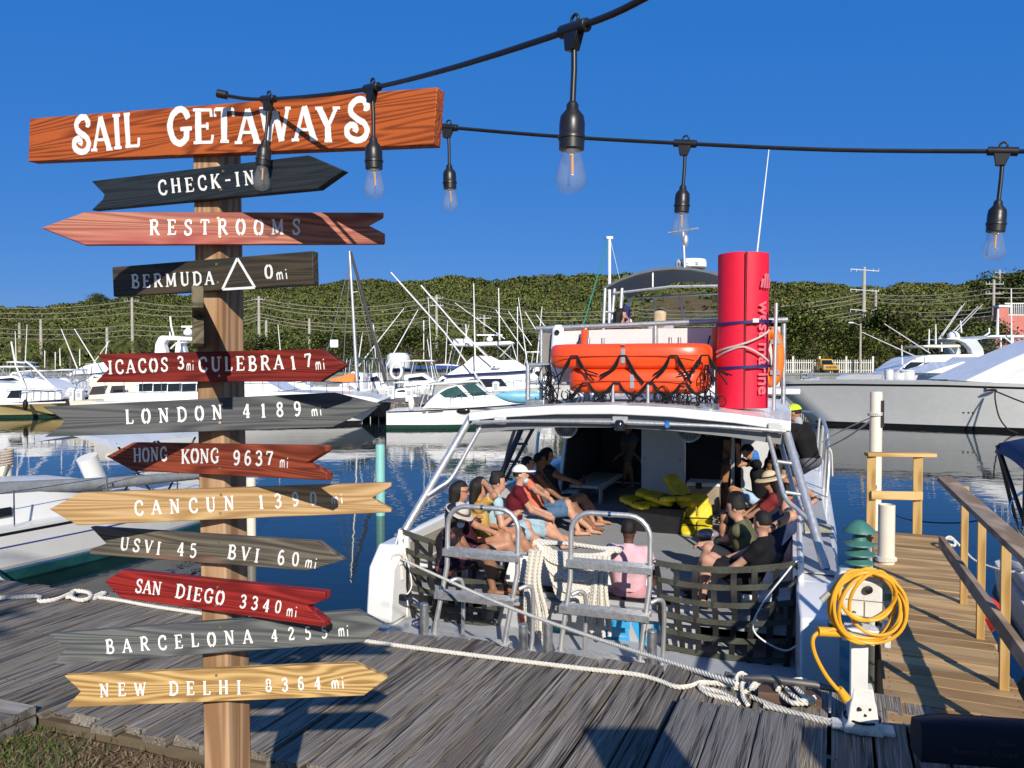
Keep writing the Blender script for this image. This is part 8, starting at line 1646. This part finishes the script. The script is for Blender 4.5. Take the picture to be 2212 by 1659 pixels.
# -- left bench, from the stern forward
h = loc(990, 1113, 1.56); p = person('person in oatmeal fedora and black floral dress leaning forward at the left stern net', (-1.52, h[1] - .02, SZ - .02), h, 8, -12, SKB, floral('pink_on_black', (.015, .013, .018), (.55, .16, .17)), floral('pink_on_black', (0, 0, 0), (0, 0, 0)), [(-1.0, h[1] + .02, .72), (-.92, h[1] + .18, .72)], [(-1.15, h[1] - .08, 1.13), (-1.12, h[1] + .12, 1.14)], .5, 'curly', HCURL, -28); cap_hat(p, FELT, 'fedora', mat('brown_ribbon', (.10, .05, .03), .7)); face_mask(p, MSK, .015)
h = loc(994, 1062, 1.72); p = person('person with sleek black hair and glasses in dark plum top on the left bench', (-1.48, h[1], SZ), h, 14, 8, SKT, cloth('plum', (.05, .012, .02)), cloth('plum', (0, 0, 0)), [(-1.0, h[1] + .14, .72), (-.9, h[1] + .32, .72)], [loc(1028, 1123, 1.38), (-1.12, h[1] + .2, 1.16)], .75, 'long', HB, -4, .45); mb = MB(BT); c = p['head'] + p['hf'] * .098 + p['hu'] * .022
for s in (-1, 1): mb.tube([V(c + p['hr'] * (s * .034 + .024 * math.cos(a)) + p['hu'] * .02 * math.sin(a)) for a in np.linspace(0, 6.28, 13)[:-1]], .0025, 5, closed=True); mb.tube([V(c + p['hr'] * s * .058), V(p['head'] + p['hr'] * s * .08 + p['hu'] * .02)], .0025, 5)
part('glasses', mb, BLACK, p['root'])
h = loc(1037, 1053, 1.72); hd = A3(*h) + A3(.10, .0, .05); p = person('person in mustard patterned blouse and denim shorts shading the eyes', (-1.48, h[1] + .02, SZ), h, 22, 20, SKT, floral('mustard', (.50, .30, .07), (.62, .45, .2), 60), denim('dark', (.025, .05, .10)), [(-1.02, h[1] + .12, .72), (-.88, h[1] + .26, .72)], [tuple(A3(*h) + A3(.02, .14, -.50) + A3(.2, 0, 0)), tuple(hd + A3(.0, -.06, .0))], .8, 'bob', HB, 0, .42, poles=((0, 0, -1), (.6, -.3, -.5)))
h = loc(1075, 1043, 1.73); p = person('person with a quiff in pale blue tee and light jeans shorts, arms folded', (-1.48, h[1] + .02, SZ), h, 28, 30, SKL, cloth('pale_blue', (.36, .52, .60)), denim('light', (.30, .42, .50)), [(-.98, h[1] + .22, .72), (-.82, h[1] + .36, .72)], [tuple(A3(*h) + A3(.16, .12, -.40)), tuple(A3(*h) + A3(.24, -.02, -.38))], .55, 'quiff', HB, 0, 1.0, 1.08); mb = MB(BT)
B = Blob(.009); q = (p['legs'][1][0] + p['hip']) / 2 + A3(.05, -.05, .1); B.ell(q, (.14, .10, .05), None, .02); B.ell(q + A3(.07, -.06, -.05), (.10, .06, .09), None, .03); bg_ = blob_part('striped_bag', B, mat('striped_cloth_bag', (.03, .035, .05), .8, var=.3, scale=30, grime=((.3, .3, .33), .58), stretch=(1, 1, 5)), p['root'])
h = loc(1124, 1026, 1.73); p = person('person in white baseball cap and maroon tee with a lowered blue face mask', (-1.48, h[1] - .02, SZ), h, 22, 18, SKL, cloth('maroon', (.11, .012, .02)), denim('light', (0, 0, 0)), [(-.86, h[1] + .30, .72), (-.74, h[1] + .46, .72)], [(-1.10, h[1] + .22, 1.20), (-1.05, h[1] + .08, 1.18)], .55, 'short', HB, 2, 1.0); cap_hat(p, cloth('white', (.72, .72, .72), .04), 'cap'); face_mask(p, MSK, .02)
h = loc(1140, 1004, 1.72); p = person('person in coral shirt and torn blue denim shorts with clasped hands, behind the white cap', (-1.48, h[1], SZ), h, 12, 20, SKL, cloth('coral', (.68, .17, .10)), denim('blue', (.07, .14, .24)), [(-.90, h[1] + .06, .72), (-.78, h[1] + .26, .72)], [tuple(A3(*loc(1200, 1086, 1.28)) + A3(.0, .03, 0)), tuple(A3(*loc(1200, 1086, 1.28)) + A3(.0, -.03, 0))], .6, 'short', HB, 0, .98, 1.05)
h = loc(1166, 996, 1.75); p = person('person in grey tank top and pale plaid shorts at the shadow edge', (-1.48, h[1], SZ), h, 10, 24, SKB, cloth('slate_tank', (.08, .09, .11)), floral('plaid', (.42, .38, .33), (.5, .46, .40), 50), [(-.92, h[1] + .06, .72), (-.80, h[1] + .24, .72)], [(-1.2, h[1] + .12, 1.16), (-1.15, h[1] - .02, 1.16)], 0, 'short', HB, 0, .7, tank=True)
h = loc(1182, 984, 1.76); p = person('person in dark top holding a phone, innermost on the left bench in shade', (-1.48, h[1], SZ), h, 8, 15, SKT, cloth('dark_navy', (.03, .035, .05)), cloth('charcoal', (.03, .03, .03)), [(-.86, h[1] - .1, .72), (-.80, h[1] + .12, .72)], [(-1.18, h[1] + .02, 1.35), (-1.18, h[1] + .1, 1.35)], .5, 'long', HB, -8, .6); mb = MB(BT); mb.box((-1.05, h[1] + .06, 1.40), (.02, .08, .15)); solo('phone', mb, BLACK, 'dark phone held by the innermost passenger on the left bench', 'phone')
# -- centre, seen from behind
h = loc(1358, 1146, 1.47); p = person('person in pink star-print shirt seen from behind, past the second ladder', (h[0] + .02, h[1] - .02, .84), h, 92, 95, SKD, cloth('baby_pink', (.66, .40, .44), .05), cloth('pink_shorts', (.5, .25, .28)), [(h[0] - .14, h[1] + .66, .72), (h[0] + .14, h[1] + .66, .72)], [(h[0] - .22, h[1] + .32, 1.0), (h[0] + .24, h[1] + .32, 1.0)], .6, 'short', HB, 0, 1.0, 1.1); mb = MB(BT); STAR = mat('dark_star_print', (.06, .035, .045), .8)
sh = p['root'].children[1]
def back_star(x, z, s):
    c_ = V((h[0] + x, h[1] - .23, h[2] + z)); cand = None; o = sh; Mi = BT.inverted() @ WM[o.name]; best = 9
    for v_ in o.data.vertices:
        q_ = Mi @ v_.co
        if abs(q_.x - c_.x) < .012 and abs(q_.z - c_.z) < .012 and q_.y < best: best = q_.y
    if best > 5: return
    pts = []
    for k in range(10): a = math.pi / 2 + k * math.pi / 5; r_ = s if k % 2 == 0 else s * .42; pts.append(V((c_.x + r_ * math.cos(a), best - .006, c_.z + r_ * math.sin(a))))
    m_ = MB(BT); m_.prism(pts, (0, .012, 0)); part('star_print', m_, STAR, sh)
for x, z in ((-.12, -.22), (.05, -.20), (.02, -.32), (.15, -.30), (-.15, -.36), (.1, -.42), (-.04, -.46)): back_star(x, z, .026)
# -- right bench, from the stern forward
h = loc(1647, 1130, 1.62); hd_ = loc(1556, 1222, 1.04); p = person('person with short black hair in black tee above the right net', (1.62, h[1] - .02, SZ), h, 168, 140, SKL, cloth('black', (.012, .012, .014)), cloth('black_shorts', (.014, .014, .016)), [(1.16, h[1] - .02, .72), (1.12, h[1] + .26, .72)], [(hd_[0], h[1] - .12, hd_[2] + .02), (1.32, h[1] + .28, 1.14)], .55, 'short', HB, -4, .8, 1.18, shoes=BLACKR)
h = loc(1590, 1098, 1.66); p = person('person in olive tee with combed-back quiff and green wristband on the right bench', (1.58, h[1] + .06, SZ), h, 172, 168, SKL, cloth('olive', (.12, .115, .06)), cloth('dark_shorts', (.03, .03, .035)), [(1.05, h[1] + .05, .72), (1.0, h[1] + .25, .72)], [loc(1546, 1172, 1.2), (1.12, h[1] + .22, 1.2)], .55, 'quiff', HB, -10, .9, 1.1); e, hd = p['arms'][0]; mb = MB(BT); d_ = V(nrm_(hd - e)); mb.cyl(V(hd) - d_ * .05, V(hd) - d_ * .02, .034); part('wristband', mb, mat('neon_green_band', (.35, .72, .03), .6), p['root'])
q = A3(*loc(1535, 1165, 1.12)); B = Blob(.010); B.ell(q, (.14, .12, .10), None, .03); B.ell(q + A3(.07, .03, -.1), (.15, .12, .12), None, .05); t = thing('handbag', 'dark bag with silvery pink flap held by the passenger in the olive tee', 'bag', bp_(*q)); blob_part('bag_body', B, mat('black_bag', (.012, .012, .014), .5), t); B = Blob(.009); B.ell(q + A3(-.03, -.03, .07), (.13, .10, .06), None, .02); blob_part('flap', B, mat('silver_pink_flap', (.40, .32, .32), .3, .4, var=.4, scale=25), t)
h = loc(1697, 1067, 1.73); p = person('person in navy and white tank top with a tattooed shoulder at the right gunwale', (1.80, h[1], SZ), h, 200, 160, SKL, mat('navy_white_tank', (.03, .045, .10), .85, var=.1, scale=4, spec=.2), cloth('grey_shorts', (.12, .12, .13)), [(1.2, h[1] - .1, .72), (1.2, h[1] + .15, .72)], [(1.35, h[1] - .2, 1.14), (1.35, h[1] + .15, 1.14)], 0, 'short', HB, 0, .8, 1.12, tank=True); mb = MB(BT)
for k in range(3): pass
mb.tube([V(p['shl'][0] + p['r'] * .03 + A3(0, 0, .04)), V(p['chest'] - p['f'] * .11 + A3(0, 0, .05))], .012, 6); part('white_trim', mb, WHITE2, p['root'])
TAT = mat('tattoo_ink', (.06, .055, .06), .6); e = p['arms'][0][0]; s0 = p['shl'][0]; random.seed(5); mb = MB(BT)
for k in range(9):
    t_ = random.uniform(.05, .75); c = s0 + (e - s0) * t_; dr = nrm_(A3(-.35, -1, random.uniform(-.3, .5))); mb.ell(c + dr * .047, (random.uniform(.008, .02), .004, random.uniform(.008, .02)), Matrix.Rotation(random.uniform(0, 3), 3, 'Y'), 8, 5)
part('tattoo', mb, TAT, p['root'])
h = loc(1665, 1040, 1.70); p = person('person in wide straw sun hat with black band and brick red top', (1.6, h[1] + .02, SZ), h, 185, 190, SKT, cloth('brick', (.20, .03, .03)), cloth('dark_skirt', (.03, .02, .025)), [(1.15, h[1], .72), (1.15, h[1] + .2, .72)], [(1.35, h[1] - .1, 1.16), (1.35, h[1] + .15, 1.16)], .7, 'bob', HB, -14, 1.0); cap_hat(p, STRAW, 'sun', mat('black_ribbon', (.012, .012, .014), .6))
h = loc(1702, 1026, 1.74); p = person('person in maroon tee stretching an arm along the right gunwale', (1.82, h[1], SZ), h, 190, 175, SKL, cloth('wine', (.17, .025, .035)), cloth('navy_shorts', (.02, .025, .05)), [(1.25, h[1] - .1, .72), (1.2, h[1] + .1, .72)], [(2.25, h[1] - .25, 1.42), (1.4, h[1] + .12, 1.14)], .6, 'short', HB, 0, .9)
h = loc(1672, 1010, 1.76); p = person('person with big dark curls half hidden behind the straw sun hat', (1.80, h[1] + .02, SZ), h, 185, 190, SKB, cloth('black2', (.014, .014, .016)), cloth('black_shorts', (0, 0, 0)), [(1.2, h[1], .72), (1.15, h[1] + .2, .72)], None, .6, 'curly', HCURL, -6, .9)
h = loc(1617, 976, 1.84); p = person('person in black tee and pale blue shorts with blue neck gaiter looking at a camera', (1.55, h[1] + .15, SZ + .02), h, 188, 196, SKT, cloth('black', (0, 0, 0)), cloth('sky_shorts', (.36, .50, .66)), [(1.10, h[1] - .05, .72), (1.08, h[1] + .25, .72)], [tuple(A3(*loc(1578, 985, 1.66))), tuple(A3(*h) + A3(-.16, -.03, .02))], .6, 'short', HB, -38, .72, 1.05, poles=((0, 0, -1), (0, -.2, -1)), shoes=BLACKR)
B = Blob(.009); B.cap(p['neck'] - A3(0, 0, .04), p['neck'] + A3(-.02, 0, .07), .078, .072); blob_part('neck_gaiter', B, mat('bright_blue_gaiter', (.02, .16, .50), .8, var=.4, scale=40), p['root'])
c = A3(*loc(1571, 998, 1.62)); t = thing('camera', 'black camera held by the passenger with the blue neck gaiter', 'camera', bp_(*c)); mb = MB(BT); mb.box(tuple(c), (.10, .13, .10)); part('camera_body', mb, BLACK, t, bevel=.012); mb = MB(BT); mb.cyl(tuple(c - A3(.05, 0, 0)), tuple(c - A3(.14, .02, .02)), .04, n=16); part('lens', mb, BLACK, t)
h = locy(1676, 948, 5.6); p = person('person all in black standing in the shade by the galley cabinet', (1.72, 5.6, .7 + .88), h, 195, 200, SKB, cloth('black2', (0, 0, 0)), cloth('black_trousers', (.012, .012, .014)), [(1.72, 5.5, .70), (1.72, 5.72, .70)], [(1.5, 5.4, 1.3), (1.5, 5.8, 1.3)], 1.8, 'curly', HCURL, -10, 1.9, lpole=(-1, 0, .1))
h = locy(1357, 926, 7.9); p = person('person in dull blue tee standing deep in the dark cabin', (h[0], 7.9, .7 + .9), h, 250, 240, SKT, cloth('dull_blue', (.10, .13, .20)), cloth('tan_shorts', (.2, .17, .13)), [(h[0] - .1, 7.9, .70), (h[0] + .1, 7.9, .70)], [(h[0] - .22, 7.85, 1.3), (h[0] + .22, 7.85, 1.3)], .6, 'short', HB, 0, .9, lpole=(0, -1, .1))
# -- crew member on the side deck
f0 = loc(1752, 1078, 1.21); hp = locy(1752, 996, f0[1] - .02); h = locy(1716, 893, f0[1] - .05)
p = person('person in black jacket and neon yellow cap on the right side deck', hp, h, 150, 168, SKT, cloth('black_jacket', (.014, .013, .013)), cloth('grey_shorts', (.20, .215, .24)), [(f0[0] - .12, f0[1] + .25, 1.20), (f0[0] + .02, f0[1], 1.20)], [(hp[0] - .30, hp[1] - .02, hp[2] + .08), (hp[0] - .28, hp[1] + .2, hp[2] + .12)], 1.9, 'short', HB, -10, .80, 1.15, lpole=(-1, .4, .1), group='crew and passengers standing', shoes=mat('dark_sandal', (.03, .025, .02), .7)); cap_hat(p, mat('neon_yellow_cap', (.52, .80, .02), .7), 'cap')
mb = MB(BT); e, hd = p['arms'][0]; c = e + (hd - e) * .1; mb.ell(tuple(c + A3(-.02, -.055, .02)), (.014, .006, .045), None, 8, 6); part('sleeve_logo', mb, mat('neon_sleeve_mark', (.45, .65, .03), .7), p['root'])
mb = MB(BT); B = Blob(.009); B.cap(p['neck'] - A3(0, 0, .03), p['neck'] + A3(0, 0, .035), .072, .068); blob_part('collar', B, cloth('grey_collar', (.35, .36, .4)), p['root'])
# -- upper deck
for (u, v, y, lb, kw, lk) in ((1341, 683, 5.0, 'person with long dark hair and black face mask on the upper deck', dict(hair='long', hairm=HB), 20), (1427, 681, 5.9, 'blond person in grey cap seen from behind on the upper deck', dict(hair='bob', hairm=HBL), 88)):
    h = locy(u, v, y); p = person(lb, (h[0], y, h[2] - .72), h, 90, lk, SKL, cloth('upper_dark' if lk < 50 else 'upper_light', (.03, .03, .035) if lk < 50 else (.4, .4, .42)), cloth('charcoal', (0, 0, 0)), None, None, .6, group='passengers on the upper deck', **kw)
    if lk < 50: face_mask(p, mat('black_mask', (.012, .012, .013), .8))
    else: cap_hat(p, cloth('grey_cap', (.12, .13, .15)), 'cap')
mb = MB(BT); mb.box((-.4, 5.5, 3.05), (1.8, .4, .08)); mb.box((-.4, 5.5, 2.9), (1.7, .3, .3)); part('upper_bench', mb, WH, tb, bevel=.02)
